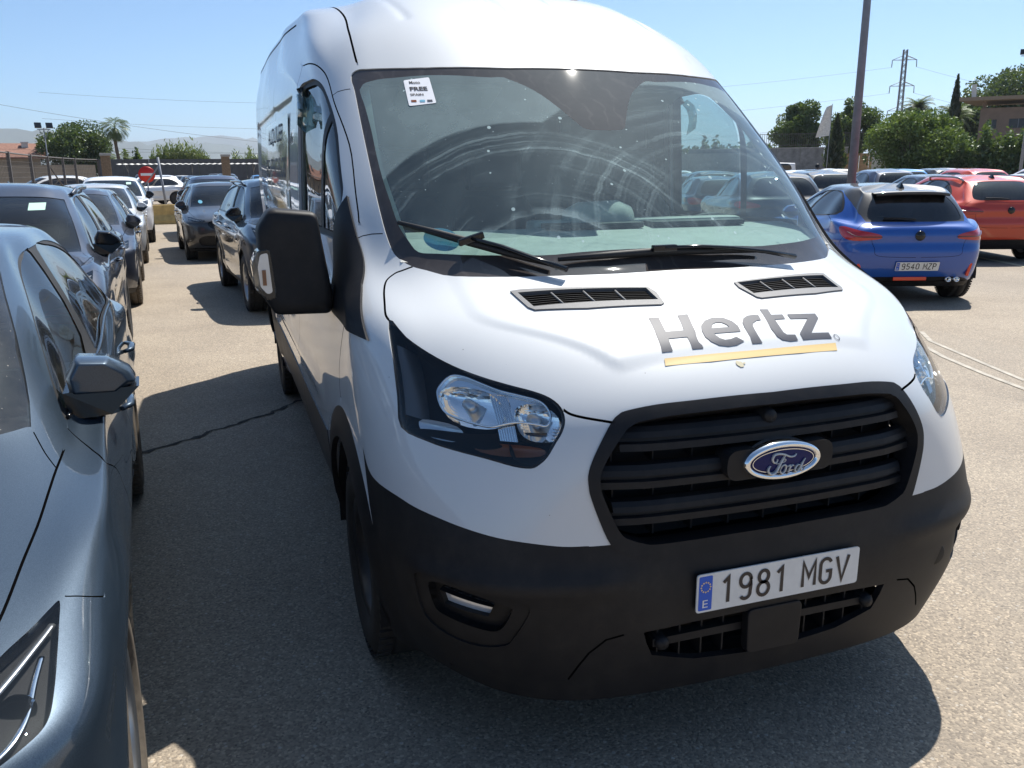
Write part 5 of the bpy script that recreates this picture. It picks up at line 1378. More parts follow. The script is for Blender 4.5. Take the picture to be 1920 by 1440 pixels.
        mb = MB(); mb.grid(Pp.tolist()); mb.grid((Pp*np.array([-1, 1, 1])).tolist()); mb.build('headliner', M['headliner'], root)
        mb = MB(); mb.box((0, 2.6, q['belt']-.30), (W*1.7, 2.6, .03)); mb.build('cabin_floor', M['deep_black'], root)
    if st['lite']:
        for sg in (-1, 1): C.emit('tail_light', 'tail', [M['tail_red']], root, (sg,), off=.003)
        return root, S
    for sg in (-1, 1):
        hl = C.emit('headlight', 'headlight', [M['lens'], M['lens'], M['gloss_black']], root, (sg,), off=-.002, skirt=.05)
        C.emit('housing', 'headlight', [M['lamp_housing']], hl, (sg,), off=-.04, grooves=False)
        def lampline(pts, off, rad, mat, nm, flat=.5):
            k = crv(pts, 6); Pq = S.pt(k[:, 0], k[:, 1])+S.nrm(k[:, 0], k[:, 1])*off; Pq[:, 0] *= sg
            mb = MB(); mb.tube(Pq, rad, 6, flat=flat); mb.build(nm, M[mat], hl)
        lampline([(5.36, 3.36), (5.34, 3.0), (5.22, 2.6), (5.0, 2.15), (4.8, 1.75)], -.022, .008, 'rim_silver', 'daylight_strip')
        lampline([(5.22, 3.12), (5.05, 2.95), (4.75, 2.75), (4.55, 2.5), (4.5, 2.1)], -.028, .006, 'chrome', 'lamp_trim')
        for (u, v), rad in (((4.98, 2.75), .030), ((4.82, 2.35), .032), ((4.70, 1.95), .026)):
            p = S.pt(np.array([u]), np.array([v]))[0]-S.nrm(np.array([u]), np.array([v]))[0]*.035
            mb = MB(); mb.lathe([(.02, .001), (.012, rad*.6), (-.004, rad*.95), (-.008, rad)], 16, 'Y', (sg*p[0], p[1]+.004, p[2])); mb.build('projector', M['chrome'], hl)
        tl = C.emit('tail_light', 'tail', [M['tail_red'], gb, M['gloss_black']], root, (sg,), off=.004, skirt=.03)
        k = crv([(4.85, 12.2), (4.95, 11.6), (5.05, 11.1), (5.2, 10.7)], 5); Pq = S.pt(k[:, 0], k[:, 1])+S.nrm(k[:, 0], k[:, 1])*.0; Pq[:, 0] *= sg
        mb = MB(); mb.tube(Pq, .018, 6, flat=.4); mb.build('reversing_lens', M['tail_dark'], tl)
        # mirror
        mx, my, mz = W-.045, q['cy']+.53, q['belt']+.09
        mb = MB(); rows = []
        out = [(-.088, -.030), (.060, -.040), (.118, -.008), (.100, .030), (.035, .080), (-.060, .092), (-.096, .03)]
        out = [(x*.9, z*.9) for x, z in out]
        lp = lambda sc_, dy, sh=0.0: [(sg*(mx+x*sc_), my+dy+.34*max(0, x), mz+z*sc_+sh) for x, z in out]
        loops = [lp(.80, -.062, .006), lp(.97, -.040), lp(1.0, .0), lp(1.0, .062), lp(.92, .074)]; n_ = len(out)
        mb.add([q_ for l_ in loops for q_ in l_], [(i*n_+j, i*n_+(j+1) % n_, (i+1)*n_+(j+1) % n_, (i+1)*n_+j) for i in range(4) for j in range(n_)]+[tuple(range(n_)), tuple(4*n_+j for j in range(n_))], smooth=True)
        mr = mb.build('door_mirror', M[st['mirror'] or paint_m], root, bevel=.007, seg=3)
        mb = MB(); mb.prism([(-.085, -.095), (.03, -.092), (.112, -.018), (-.095, -.012)], -.058, .080, 0, lambda x, z, d: (sg*(mx+x), my+d+.3*max(0, x), mz+z)); mb.tube([(sg*(W*.86), my-.02, mz-.135), (sg*(W*.93), my+.0, mz-.10), (sg*(mx-.01), my+.01, mz-.06)], [.03, .026, .035], 8); mb.build('mirror_base', M['gloss_black'], mr, bevel=0)
        kb = crv([(7.0, 4.05), (7.03, 5.0), (7.04, 6.5), (7.07, 8.6)], 6); Pb = S.pt(kb[:, 0], kb[:, 1])+S.nrm(kb[:, 0], kb[:, 1])*.002; Pb[:, 0] *= sg
        mb = MB(); mb.tube(Pb, .007, 6); mb.build('belt_trim', M['gloss_black'], root)
        # handles
        for y in (2.15, 3.12):
            uvh = S.locate([(0, y, q['belt']-.10+.02*(y-2.1))], Wt, side); p = S.pt(uvh[:, 0], uvh[:, 1])[0]
            mb = MB(); mb.tube([(sg*(p[0]+.005), p[1]-.10, p[2]), (sg*(p[0]+.032), p[1]-.06, p[2]+.002), (sg*(p[0]+.034), p[1]+.05, p[2]+.004), (sg*(p[0]+.006), p[1]+.10, p[2]+.004)], [.012, .015, .015, .012], 8, flat=.75); mb.build('door_handle', pm, root)
        if st['rails']:
            k = crv([(9.12, 5.1), (9.22, 5.5), (9.24, 6.2), (9.24, 7.5), (9.22, 8.8), (9.2, 9.6), (9.1, 10.0)], 4); Pq = S.pt(k[:, 0], k[:, 1]); Nq = S.nrm(k[:, 0], k[:, 1])
            h = np.interp(np.arange(len(k)), [0, 3, len(k)-4, len(k)-1], [.0, .045, .045, 0]); Pq = Pq+Nq*h[:, None]; Pq[:, 0] *= sg
            mb = MB(); mb.tube(Pq, .016, 8, flat=1.1); mb.build('roof_rail', M[st['rails']], root)
    gr = C.emit('grille', 'grille', [M['gloss_black'], gb, M['black_plastic']], root, off=-.012, skirt=-.014)
    for u in (3.05, 3.3, 3.55, 3.8, 4.05, 4.3):
        v1 = float(np.interp(u, [2.78, 3.1, 3.7, 4.3], [.8, 1.2, 1.36, 1.26])); k = np.array([(u, v) for v in np.linspace(0, v1, 8)]); Pq = S.pt(k[:, 0], k[:, 1])-S.nrm(k[:, 0], k[:, 1])*.006
        Pq = np.vstack([(Pq*np.array([-1, 1, 1]))[::-1], Pq[1:]]); mb = MB(); mb.tube(Pq, .007, 6, flat=.6); mb.build('grille_slat', M['black_plastic'], gr)
    em = S.pt(np.array([4.05]), np.array([0.]))[0]; mb = MB(); mb.lathe([(.0, .055), (-.012, .052), (-.014, .001)], 20, 'Y', (0, em[1]-.002, em[2])); mb.build('badge', M['chrome'], root)
    C.emit('intake', 'intake', [M['black_plastic'], gb, M['black_plastic']], root, off=-.02, skirt=-.022)
    C.emit('rear_valance', 'rbump', [M['black_plastic'], gb, M['black_plastic']], root, off=.004, skirt=.012)
    if st['fin']:
        p = S.pt(np.array([10.4]), np.array([13.]))[0]; mb = MB(); y0, z0 = p[1], p[2]-.012
        mb.add([(-.03, y0-.11, z0), (.03, y0-.11, z0), (.035, y0+.07, z0), (-.035, y0+.07, z0), (-.004, y0+.02, z0+.065), (.004, y0+.02, z0+.065), (.004, y0+.06, z0+.068), (-.004, y0+.06, z0+.068)], [(0, 1, 5, 4), (1, 2, 6, 5), (2, 3, 7, 6), (3, 0, 4, 7), (4, 5, 6, 7)]); mb.build('antenna_fin', M['gloss_black'], root)
    def plate(txt, u, rear):
        p = S.pt(np.array([u]), np.array([13. if rear else 0.]))[0]; n = S.nrm(np.array([u]), np.array([13. if rear else 0.]))[0]
        up = np.array([0, -n[2], n[1]]) if not rear else np.array([0, -n[2], n[1]])
        up = np.cross(n, np.array([1., 0, 0])); up = up if up[2] > 0 else -up; rt = np.cross(up, n)
        number_plate(root, txt, lambda x, y, d: tuple(p+n*(.016+d)+rt*x+up*y))
    if st['plate_f']: plate(st['plate_f'], 2.25, False)
    if st['plate_r']: plate(st['plate_r'], st.get('plate_u', 2.05), True)
    if st.get('exhaust'):
        p = S.pt(np.array([.9]), np.array([13.]))[0]
        for x in (.42, .52): mb = MB(); mb.lathe([(-.08, .03), (.012, .032), (.012, .026), (-.05, .024), (-.05, .001)], 14, 'Y', (-x, p[1]+.01, p[2]-.03)); mb.build('exhaust_tip', M['chrome'], root)
        mb = MB(); mb.box((.05, p[1]+.012, p[2]-.02), (.40, .02, .045)); mb.build('fog_reflector', M['reflector_red'], root, bevel=.006)
        for x in (-.66, .66):
            q_ = S.pt(*S.locate([(abs(x), 0, .42)], (1, 0, 1), lambda T: T[:, 1] > L-1).T)[0]; mb = MB(); mb.box((math.copysign(q_[0], x), q_[1]+.004, q_[2]), (.035, .03, .16), ry=math.copysign(.25, x)); mb.build('side_reflector', M['reflector_red'], root, bevel=.006)
    if st['wiper']:
        k = crv([(7.1, 12.95), (7.2, 12.6), (7.22, 12.1)], 5); Pq = S.pt(k[:, 0], k[:, 1])+S.nrm(k[:, 0], k[:, 1])*.02
        mb = MB(); mb.tube(Pq, .012, 6); mb.build('rear_wiper', M['black_plastic'], root)
        p = S.pt(np.array([5.0]), np.array([13.]))[0]; n = S.nrm(np.array([5.0]), np.array([13.]))[0]
        mb = MB(); mb.lathe([(.0, .06), (.012, .056), (.014, .001)], 24, 'Y', (0, p[1]+.004, p[2])); mb.build('rear_badge', M['gloss_black'], root)
    if st.get('spoiler'):
        k = np.array([(8.98, v) for v in np.linspace(11.5, 13, 9)]); a = S.pt(k[:, 0], k[:, 1])+S.nrm(k[:, 0], k[:, 1])*.012; b = a+np.array([0, .17, -.015]); c = b+np.array([0, -.02, -.03]); d = a+np.array([0, 0.04, -.035])
        full = lambda A: np.vstack([(A*np.array([-1, 1, 1])), A[::-1][1:]]).tolist()
        a2 = S.pt(k[:, 0]+.35, k[:, 1])+S.nrm(k[:, 0]+.35, k[:, 1])*.003
        mb = MB(); mb.grid([full(a2), full(a), full(b), full(c), full(d)]); mb.build('spoiler', M[st['spoiler']], root)
    if st.get('tag'):
        x0, z0 = st['tag']; mk = lambda T: (T[:, 1] < q['wty']+.3) & (T[:, 2] > q['cz'])
        V_, F_ = fill2d([[(x0-.055, z0-.025), (x0+.055, z0-.025), (x0+.055, z0+.025), (x0-.055, z0+.025)]], .1)
        kk = S.locate(np.stack([np.abs(V_[:, 0]), V_[:, 0]*0, V_[:, 1]], 1), (1, 0, 1), mk); Pq = S.pt(kk[:, 0], kk[:, 1])-S.nrm(kk[:, 0], kk[:, 1])*.002; Pq[:, 0] = np.where(V_[:, 0] < 0, -Pq[:, 0], Pq[:, 0])
        pmesh('screen_tag', Pq, F_.tolist(), M['sticker_green'], sc)
    if st.get('blue_badge'):
        x0, z0 = st['blue_badge']; mk = lambda T: (T[:, 1] < q['wty']+.3) & (T[:, 2] > q['cz'])
        V_, F_ = fill2d([[(x0+.04*math.cos(t), z0+.032*math.sin(t)) for t in np.linspace(0, 6.28, 17)[:-1]]], .1)
        kk = S.locate(np.stack([np.abs(V_[:, 0]), V_[:, 0]*0, V_[:, 1]], 1), (1, 0, 1), mk); Pq = S.pt(kk[:, 0], kk[:, 1])-S.nrm(kk[:, 0], kk[:, 1])*.002; Pq[:, 0] = np.where(V_[:, 0] < 0, -Pq[:, 0], Pq[:, 0])
        pmesh('emission_badge', Pq, F_.tolist(), M['sticker_blue'], sc)
    return root, S
def repaint(root, old, new):
    for o in [root]+list(root.children_recursive):
        if o.type != 'MESH': continue
        for s_ in o.material_slots:
            if s_.material and s_.material.name == old: s_.link = 'OBJECT'; s_.material = M[new]
def place(root, x, y, rz, label=None):
    root.location = (x, y, 0); root.rotation_euler = (0, 0, rz)
    if label: root['label'] = label
    return root
SUV = dict(L=4.38, W=.92, H=1.57, fo=.88, wb=2.63, r=.345, hz=.97, cy=1.10, cz=1.10, wty=1.92, wtz=1.475, rty=3.90, rtz=1.47, rby=4.26, rbz=1.13, belt=1.04, beltr=1.09, re=1.445, rw=.66, sill=.25)
CORSA = dict(L=4.06, W=.885, H=1.435, fo=.83, wb=2.54, r=.325, hz=.82, cy=1.08, cz=1.00, wty=1.92, wtz=1.37, rty=3.60, rtz=1.34, rby=3.93, rbz=.99, belt=.94, beltr=1.02, re=1.335, rw=.66)
def nose_in(side_x, axle_y, spec, a, sgn, rear=False):
    """origin of a car whose sgn side stands at (side_x, axle_y) over its front axle"""
    q = dict(CAR); q.update(spec); ca, sa = math.cos(a), math.sin(a); px, py = sgn*q['W']*.985, q['fo']+(q['wb'] if rear else 0)
    return side_x-(ca*px-sa*py), axle_y-(sa*px+ca*py)
def build_cars():
    # left row, noses towards the camera
    near, _ = build_car('parked_car', {}, 'car_grey', dict(dusty=True, na=9, tyre='tyre_dusty', rim='rim_silver'), 'metallic grey hatchback cut by the left picture edge, closest to the camera', 'car', 'cars in the left row')
    place(near, -2.474, -.645, .073)
    suv, _ = build_car('parked_car', SUV, 'car_slate', dict(rails='car_slate', mirror='gloss_black', tag=(.42, 1.40)), 'dark slate crossover with roof rails, directly behind the nearest grey hatchback', 'car', 'cars in the left row')
    a = .06; x, y = nose_in(-2.25, 7.41, SUV, a, 1, True); place(suv, x, y, a)
    g3 = copy_tree(near); repaint(g3, 'car_grey', 'car_slate'); x, y = nose_in(-2.50, 12.79, {}, a, 1, True)
    place(g3, x, y, a, 'dark blue-grey hatchback parked behind the slate crossover in the left row')
    w4 = copy_tree(near); repaint(w4, 'car_grey', 'car_silver'); x, y = nose_in(-2.78, 18.38, {}, a, 1, True)
    place(w4, x, y, a, 'silver hatchback, second-last of the left row')
    w5 = copy_tree(suv); repaint(w5, 'car_slate', 'car_white'); x, y = nose_in(-2.95, 23.63, SUV, a, 1, True)
    place(w5, x, y, a, 'white crossover at the far end of the left row')
    # right-hand side of the aisle, behind the van
    s2 = copy_tree(suv); repaint(s2, 'car_slate', 'car_grey'); a2 = .10; x, y = nose_in(-1.09, 8.97, SUV, a2, -1)
    place(s2, x, y, a2, 'grey crossover with roof rails standing right behind the van'); s2['group'] = 'cars behind the van'
    l2, _ = build_car('parked_car', {}, 'car_black', dict(blue_badge=(-.50, 1.08)), 'black hatchback with a round blue badge on its windscreen, in the middle of the aisle', 'car', 'cars behind the van')
    x, y = nose_in(-1.96, 15.94, {}, .08, -1); place(l2, x, y, .08)
    b3 = copy_tree(suv); repaint(b3, 'car_slate', 'car_darkblue'); x, y = nose_in(-2.1, 21.6, SUV, .08, -1)
    place(b3, x, y, .08, 'dark blue crossover just behind the black hatchback'); b3['group'] = 'cars behind the van'
    # right side: rear views
    co, _ = build_car('parked_car', CORSA, 'car_blue', dict(roof='roof_black', plate_r='9540 MZP', wiper=True, exhaust=True, spoiler='roof_black', privacy=True, na=8, fin=True, plate_u=1.75), 'blue hatchback with black roof seen from behind, plate 9540 MZP', 'car', 'cars on the right')
    place(co, 7.975, 10.155, math.radians(160))
    return near, suv
# ---------- surroundings ----------
def leaf_mat(name, dark, light, dry=None):
    k = NM(name); c = k.coord(); n = k.noise(c, 1.3, 3).outputs[0]; n2 = k.noise(c, 9, 2).outputs[0]
    col = k.ramp(k.math('ADD', k.math('MULTIPLY', n, .55), k.math('MULTIPLY', n2, .45)), [(.35, dark), (.62, light)])
    d = k.n('BsdfDiffuse', Color=col).outputs[0]; t = k.n('BsdfTranslucent', Color=k.mix(.5, col, (.25, .35, .05))).outputs[0]
    g = k.n('BsdfGlossy', Color=(.8, .85, .8), Roughness=.45).outputs[0]
    M[name] = k.surf(k.mixs(.06, k.mixs(.28, d, t), g))
leaf_mat('leaf_dark', (.012, .028, .012), (.045, .085, .022))
leaf_mat('leaf_mid', (.02, .045, .012), (.075, .13, .025))
leaf_mat('leaf_bright', (.03, .065, .010), (.13, .20, .03))
leaf_mat('leaf_reed', (.07, .10, .03), (.20, .24, .08))
leaf_mat('leaf_cypress', (.008, .018, .009), (.025, .045, .018))
leaf_mat('frond_green', (.03, .05, .02), (.09, .12, .04))
leaf_mat('frond_dry', (.09, .07, .045), (.16, .13, .085))
simple('bark', (.12, .09, .065), .9, nscale=8, namt=.4, bscale=30, bstr=.5, bdist=.02)
simple('concrete', (.36, .35, .33), .85, nscale=3, namt=.22, bscale=60, bstr=.2)
simple('concrete_stained', (.22, .22, .215), .85, nscale=1.2, namt=.4, bscale=60, bstr=.2)
simple('render_tan', (.33, .27, .20), .85, nscale=2, namt=.15)
simple('render_brown', (.22, .165, .13), .85, nscale=.8, namt=.15)
simple('render_white', (.62, .61, .58), .8, nscale=2, namt=.08)
simple('block_orange', (.34, .22, .12), .85, nscale=3, namt=.3)
simple('barrier_yellow', (.50, .34, .12), .7, nscale=4, namt=.25)
simple('screen_grey', (.075, .078, .085), .8, nscale=2, namt=.2)
simple('roof_tile', (.24, .12, .085), .85, nscale=5, namt=.35)
simple('pale_sheet', (.60, .58, .54), .6, nscale=4, namt=.2)
simple('timber', (.20, .14, .09), .85, nscale=14, namt=.35)
simple('post_grey', (.10, .09, .085), .7)
simple('steel_grey', (.20, .22, .26), .6, 0, nscale=6, namt=.15)
simple('lattice_steel', (.17, .16, .165), .6, .3)
simple('sign_red', (.62, .022, .012), .4)
simple('sign_white', (.75, .75, .75), .4)
simple('banner_cloth', (.62, .61, .57), .8, nscale=8, namt=.2)
simple('window_dark', (.02, .024, .03), .15)
simple('slab_brown', (.26, .20, .14), .8)
simple('skin', (.30, .17, .11), .6); simple('hair', (.012, .01, .009), .6); simple('shirt_navy', (.015, .016, .025), .85); simple('trousers', (.03, .03, .035), .85)
simple('cable_black', (.05, .05, .055), .6)
simple('hill_scrub', (.07, .085, .06), .95, nscale=.002, namt=.4)
simple('line_paint', (.37, .335, .28), .8, nscale=9, namt=.3)
simple('line_yellow', (.58, .50, .33), .8, nscale=6, namt=.2)
simple('crack_dirt', (.045, .042, .036), .95, nscale=12, namt=.4)

def blades(pts, dirs, size, rnd, asp=.55, jit=.5):
    """leaf quads: arrays of centres -> verts, faces"""
    n = len(pts); a = rnd.normal(size=(n, 3)); a = a/np.linalg.norm(a, axis=1)[:, None]
    if dirs is not None: a = a*jit+dirs*(1-jit); a = a/np.linalg.norm(a, axis=1)[:, None]
    b = np.cross(a, rnd.normal(size=(n, 3))); b = b/np.linalg.norm(b, axis=1)[:, None]
    s = size*(.6+.8*rnd.random((n, 1)))
    v = np.stack([pts-a*s, pts+b*s*asp, pts+a*s, pts-b*s*asp], 1).reshape(-1, 3)
    f = np.arange(4*n).reshape(n, 4); return v, f
def tree(name, x, y, h, cw, zb, mat, label, cat='tree', group=None, n=5200, leaf=.26, seed=1, lobes=26, sq=1.0, trunk=.16, flat=.0):
    rnd = np.random.default_rng(seed); root = empty(name, (x, y, 0), 0, label, cat, group)
    ch = h-zb; cz = zb+ch*.5; L = []
    for i in range(lobes):
        d = rnd.normal(size=3); d /= np.linalg.norm(d); r = (.30+.62*rnd.random()**.5)
        p = d*np.array([cw*.5, cw*.5, ch*.5])*r*np.array([1, 1, 1])
        if flat and p[2] < -ch*.2: p[2] *= .6
        L.append((p+np.array([0, 0, cz]), cw*(.13+.10*rnd.random())))
    P, D = [], []
    for p, r in L:
        m = n//lobes; d = rnd.normal(size=(m, 3)); d /= np.linalg.norm(d, axis=1)[:, None]
        rr = r*(.55+.5*rnd.random((m, 1))**.6); P.append(p+d*rr*np.array([1, 1, .8])); D.append(d)
    P = np.vstack(P); D = np.vstack(D)
    v, f = blades(P, None, leaf, rnd)
    pmesh('crown', v, f.tolist(), M[mat], root, smooth=False)
    mb = MB(); mb.tube([(0, 0, -.1), (.05*cw*.2, 0, zb*.6), (.0, .0, zb+ch*.35)], [trunk*1.25, trunk, trunk*.5], 8); mb.build('trunk', M['bark'], root)
    lm = MB()
    for p, r in L[::3]:
        lm.tube([(0, 0, zb*.75), tuple(p*.5+np.array([0, 0, zb*.45])), tuple(p)], [trunk*.5, trunk*.3, trunk*.1], 5)
    lm.build('limbs', M['bark'], root)['kind'] = 'stuff'
    return root
def cypress(x, y, h, w, label, seed):
    rnd = np.random.default_rng(seed); root = empty('cypress_tree', (x, y, 0), 0, label, 'tree', 'cypresses'); n = 4200
    t = rnd.random(n)**.8; ang = rnd.random(n)*6.283; wob = 1+.25*np.sin(ang*3+t*14)+.15*rnd.normal(size=n)
    prof = np.where(t < .25, .55+1.8*t, 1.0*(1-((t-.25)/.75)**1.25))*w/2
    r = prof*wob*(.75+.25*rnd.random(n)); P = np.stack([r*np.cos(ang), r*np.sin(ang), .3+t*(h-.3)], 1)
    D = np.stack([.3*np.cos(ang), .3*np.sin(ang), np.ones(n)], 1); D /= np.linalg.norm(D, axis=1)[:, None]
    v, f = blades(P, D, .24, rnd, .4, .35); pmesh('crown', v, f.tolist(), M['leaf_cypress'], root, smooth=False)
    mb = MB(); mb.tube([(0, 0, -.1), (0, 0, h*.7)], [.13, .04], 7); mb.build('trunk', M['bark'], root); return root
def palm(x, y, h, w, label, seed, fan=False, skirt=False):
    rnd = np.random.default_rng(seed); root = empty('palm_tree', (x, y, 0), 0, label, 'palm', 'palms')
    ht = h-w*.35
    mb = MB(); n = 14; mb.tube([(.1*math.sin(i*.4), 0, ht*i/n-.05) for i in range(n+1)], [.20-.05*i/n+(.02 if i % 2 else 0) for i in range(n+1)], 9); mb.build('trunk', M['bark'], root)
    def fronds(k0, pit, ln, nm, mat):
        V, F = [], []
        for i in range(k0):
            az = i*2.399+rnd.random()*.4; el = pit[0]+(pit[1]-pit[0])*rnd.random(); q = []
            for s in np.linspace(0, 1, 11):
                e = el-s*s*(1.3 if not fan else .8); q.append(s*ln)
            p = np.array([0, 0, ht]); pts = [p.copy()]
            for s in np.linspace(0, 1, 10):
                e = el-s*1.25; p = p+np.array([math.cos(az)*math.cos(e), math.sin(az)*math.cos(e), math.sin(e)])*ln/10; pts.append(p.copy())
            sd = np.array([-math.sin(az), math.cos(az), 0])
            for j in range(1 if not fan else 6, 11):
                t = pts[j]-pts[j-1]; t /= np.linalg.norm(t)
                for sg in (-1, 1):
                    for o in (0, .5):
                        b = pts[j-1]*(1-o)+pts[j]*o; l = ln*(.30 if not fan else .34)*(1-.55*abs(j/10-.45)); tip = b+sd*sg*l*.85+t*l*.55-np.array([0, 0, l*.35]); w_ = .035*ln
                        k = len(V)*1; V += [b-t*w_*.5, b+t*w_*.5, tip]; F.append((k, k+1, k+2))
            k = len(V); 
            for j in range(10):
                k = len(V); V += [pts[j]-sd*.02, pts[j]+sd*.02, pts[j+1]+sd*.015, pts[j+1]-sd*.015]; F.append((k, k+1, k+2, k+3))
        pmesh(nm, V, F, M[mat], root, smooth=False)
    fronds(70, (-.6, 1.45), w*.56, 'crown', 'frond_green')
    if skirt: fronds(40, (-1.5, -.6), w*.42, 'dry_skirt', 'frond_dry')
    return root
def bushmass(name, x, y, ang, w, dpt, z0, z1, mat, label, cat, n=4000, leaf=.22, seed=3, up=False, bumps=5):
    rnd = np.random.default_rng(seed); root = empty(name, (x, y, 0), ang, label, cat)
    X = (rnd.random(n)-.5)*w; Y = (rnd.random(n)-.5)*dpt
    edge = np.clip(1-(np.abs(X)/(w*.5))**3, 0, 1)
    top = z0+(z1-z0)*(.62+.38*np.sin(X*bumps/w*3.1+seed)**2*np.cos(X*1.7+seed)**2+.12*rnd.normal(size=n))*edge**.5
    Z = z0+(top-z0)*rnd.random(n)**.55; P = np.stack([X, Y, np.maximum(Z, .05)], 1)
    D = np.tile(np.array([[.1, 0, 1.]]), (n, 1)) if up else None
    v, f = blades(P, D, leaf, rnd, .22 if up else .6, .45); pmesh('foliage', v, f.tolist(), M[mat], root, smooth=False)
    sb = MB()
    for i in range(7):
        xx = (i-3)*w/8; sb.tube([(xx, 0, -.05), (xx+.1, 0, z0+(z1-z0)*.6)], [.05, .02], 5)
    sb.build('stems', M['bark'], root)['kind'] = 'stuff'
    return root
def wall(name, p0, p1, h, th, mat, label, cat='wall', cap=None, joints=0):
    a, b = np.array(p0, float), np.array(p1, float); L = np.linalg.norm(b-a); ang = math.atan2(*(b-a)[::-1]); m = (a+b)/2
    root = empty(name, (m[0], m[1], 0), ang, label, cat)
    if joints:
        n = max(1, int(L/joints)); pw = L/n; mb = MB(); mb.box((0, 0, h/2), (pw-.03, th, h)); pr = mb.build('panel', M[mat], root)
        for i in range(n):
            o = pr if i == 0 else pr.copy()
            if i: COL.objects.link(o)
            o.location = (-L/2+pw*(i+.5), 0, 0)
    else: mb = MB(); mb.box((0, 0, h/2), (L, th, h)); mb.build('face', M[mat], root)
    if cap: mb = MB(); mb.box((0, 0, h+.05), (L+.05, th+.10, .10)); mb.build('coping', M[cap], root)
    return root

def far_cars(near):
    hatch, _ = build_car('parked_car', {}, 'car_grey', dict(lite=True, na=4, inner=False, glass='dark_glass'), 'x', 'car', 'cars in the far rows')
    suvl, _ = build_car('parked_car', SUV, 'car_grey', dict(lite=True, na=4, inner=False, glass='dark_glass'), 'x', 'car', 'cars in the far rows')
    small, _ = build_car('parked_car', dict(L=3.65, W=.80, H=1.50, fo=.75, wb=2.40, r=.29, hz=.90, cy=.95, cz=1.05, wty=1.62, wtz=1.42, rty=3.30, rtz=1.41, rby=3.58, rbz=1.05, belt=.98, beltr=1.03, re=1.39), 'car_white', dict(lite=True, na=5, inner=False, glass='dark_glass'), 'x', 'car', 'cars in the far rows')
    used = {0: False, 1: False, 2: False}; protos = {0: hatch, 1: suvl, 2: small}; base = {0: 'car_grey', 1: 'car_grey', 2: 'car_white'}
    def put(kind, x, y, rz, col, label, group=None):
        o = protos[kind] if not used[kind] else copy_tree(protos[kind]); 
        first = not used[kind]; used[kind] = True
        o2 = o
        o2.location = (x, y, 0); o2.rotation_euler = (0, 0, rz); o2['label'] = label
        if group: o2['group'] = group
        todo.append((o2, base[kind], col)); return o2
    todo = []
    cols = [('car_slate', 'slate'), ('car_white', 'white'), ('car_silver', 'silver'), ('car_black', 'black'), ('car_grey', 'grey'), ('car_darkblue', 'navy'), ('car_red', 'red'), ('car_skyblue', 'sky-blue')]
    order = ['first', 'second', 'third', 'fourth', 'fifth', 'sixth', 'seventh', 'eighth', 'ninth', 'tenth']
    f = np.array([.342, .940]); l = np.array([.940, -.342]); c0 = np.array([7.98, 10.16]); rnd = random.Random(5)
    pick = [[2, 3, 4, 4, 0, 1], [1, 4, 3, 0, 1, 2, 4], [4, 1, 3, 2, 5, 6, 0], [3, 0, 5, 1, 4, 7, 6, 1], [2, 1, 4, 4, 0, 5, 1, 3], [1, 2, 4, 1, 5, 0, 2, 3, 1]]
    camp = np.array([-1.36, -1.69])
    for k, row in enumerate(pick):
        cnt = 0
        for j, ci in enumerate(row):
            p = c0+f*(5.6*(k+1)+rnd.random()*.3)+l*(2.75*(j-1-.25*k)+rnd.random()*.2)+l*(.9 if k % 2 else 0)
            d = p-camp; az = math.degrees(math.atan2(d[0], d[1]))
            if az < 27 or az > 52: continue
            if np.hypot(*(p-np.array([11.63, 13.52]))) < 2.6 and k == 0 and j == 2: continue
            if np.hypot(*(p-np.array([13.45, 13.3]))) < 3.6 or np.hypot(*(p-f*4.4-np.array([13.45, 13.3])+f*2.2)) < 2.4: continue
            ki = rnd.choice([0, 0, 1, 0, 1]); nm = cols[ci]
            put(ki, p[0], p[1], math.radians(160+rnd.uniform(-2, 2)), nm[0], '%s %s, %s from the left in the %s row behind the blue hatchback' % (nm[1], 'crossover' if ki else 'hatchback', order[cnt], order[k])); cnt += 1
    # beyond the fence on the left
    w = ENV['white_car']; put(2, -7.05, w[1]+.85, -math.pi/2, 'car_white', 'small white hatchback seen side-on behind the no-entry sign', 'cars beyond the gate')
    put(0, -8.3, 68.0, .0, 'car_white', 'white car left of the no-entry sign, beyond the gate post', 'cars beyond the gate')
    for i, (x, y, ci, nm, where) in enumerate(((-2.6, 60.5, 'car_darkblue', 'navy', 'just right of the side-on white hatchback'), (-.2, 62.0, 'car_slate', 'slate', 'between the white hatchback and the right gate post'), (2.4, 66.0, 'car_skyblue', 'pale blue', 'beyond the right gate post'), (-6.6, 74.5, 'car_black', 'black', 'under the left end of the carport'), (-3.6, 76.0, 'car_silver', 'silver', 'under the middle of the carport'), (-.8, 76.5, 'car_slate', 'slate', 'under the right end of the carport'))):
        put(i % 2, x, y, .05, ci, '%s car %s' % (nm, where), 'cars beyond the gate')
    p = ENV['pickup']; put(1, p[0]+1.9, p[1]+3.6, math.radians(150), 'car_white', 'white off-road vehicle parked alone by the stained wall', 'cars by the far wall')
    v = ENV['van_l']; put(1, v[0]-1.6, v[1]-.5, -1.2, 'car_white', 'white vehicle behind the mesh fence at the left edge', 'cars behind the fence')
    put(0, v[0]+2.4, v[1]+3.0, -1.1, 'car_silver', 'pale car behind the diagonal brace of the fence', 'cars behind the fence')
    for o, b, c in todo: repaint(o, b, c) if c != b else None
    return todo

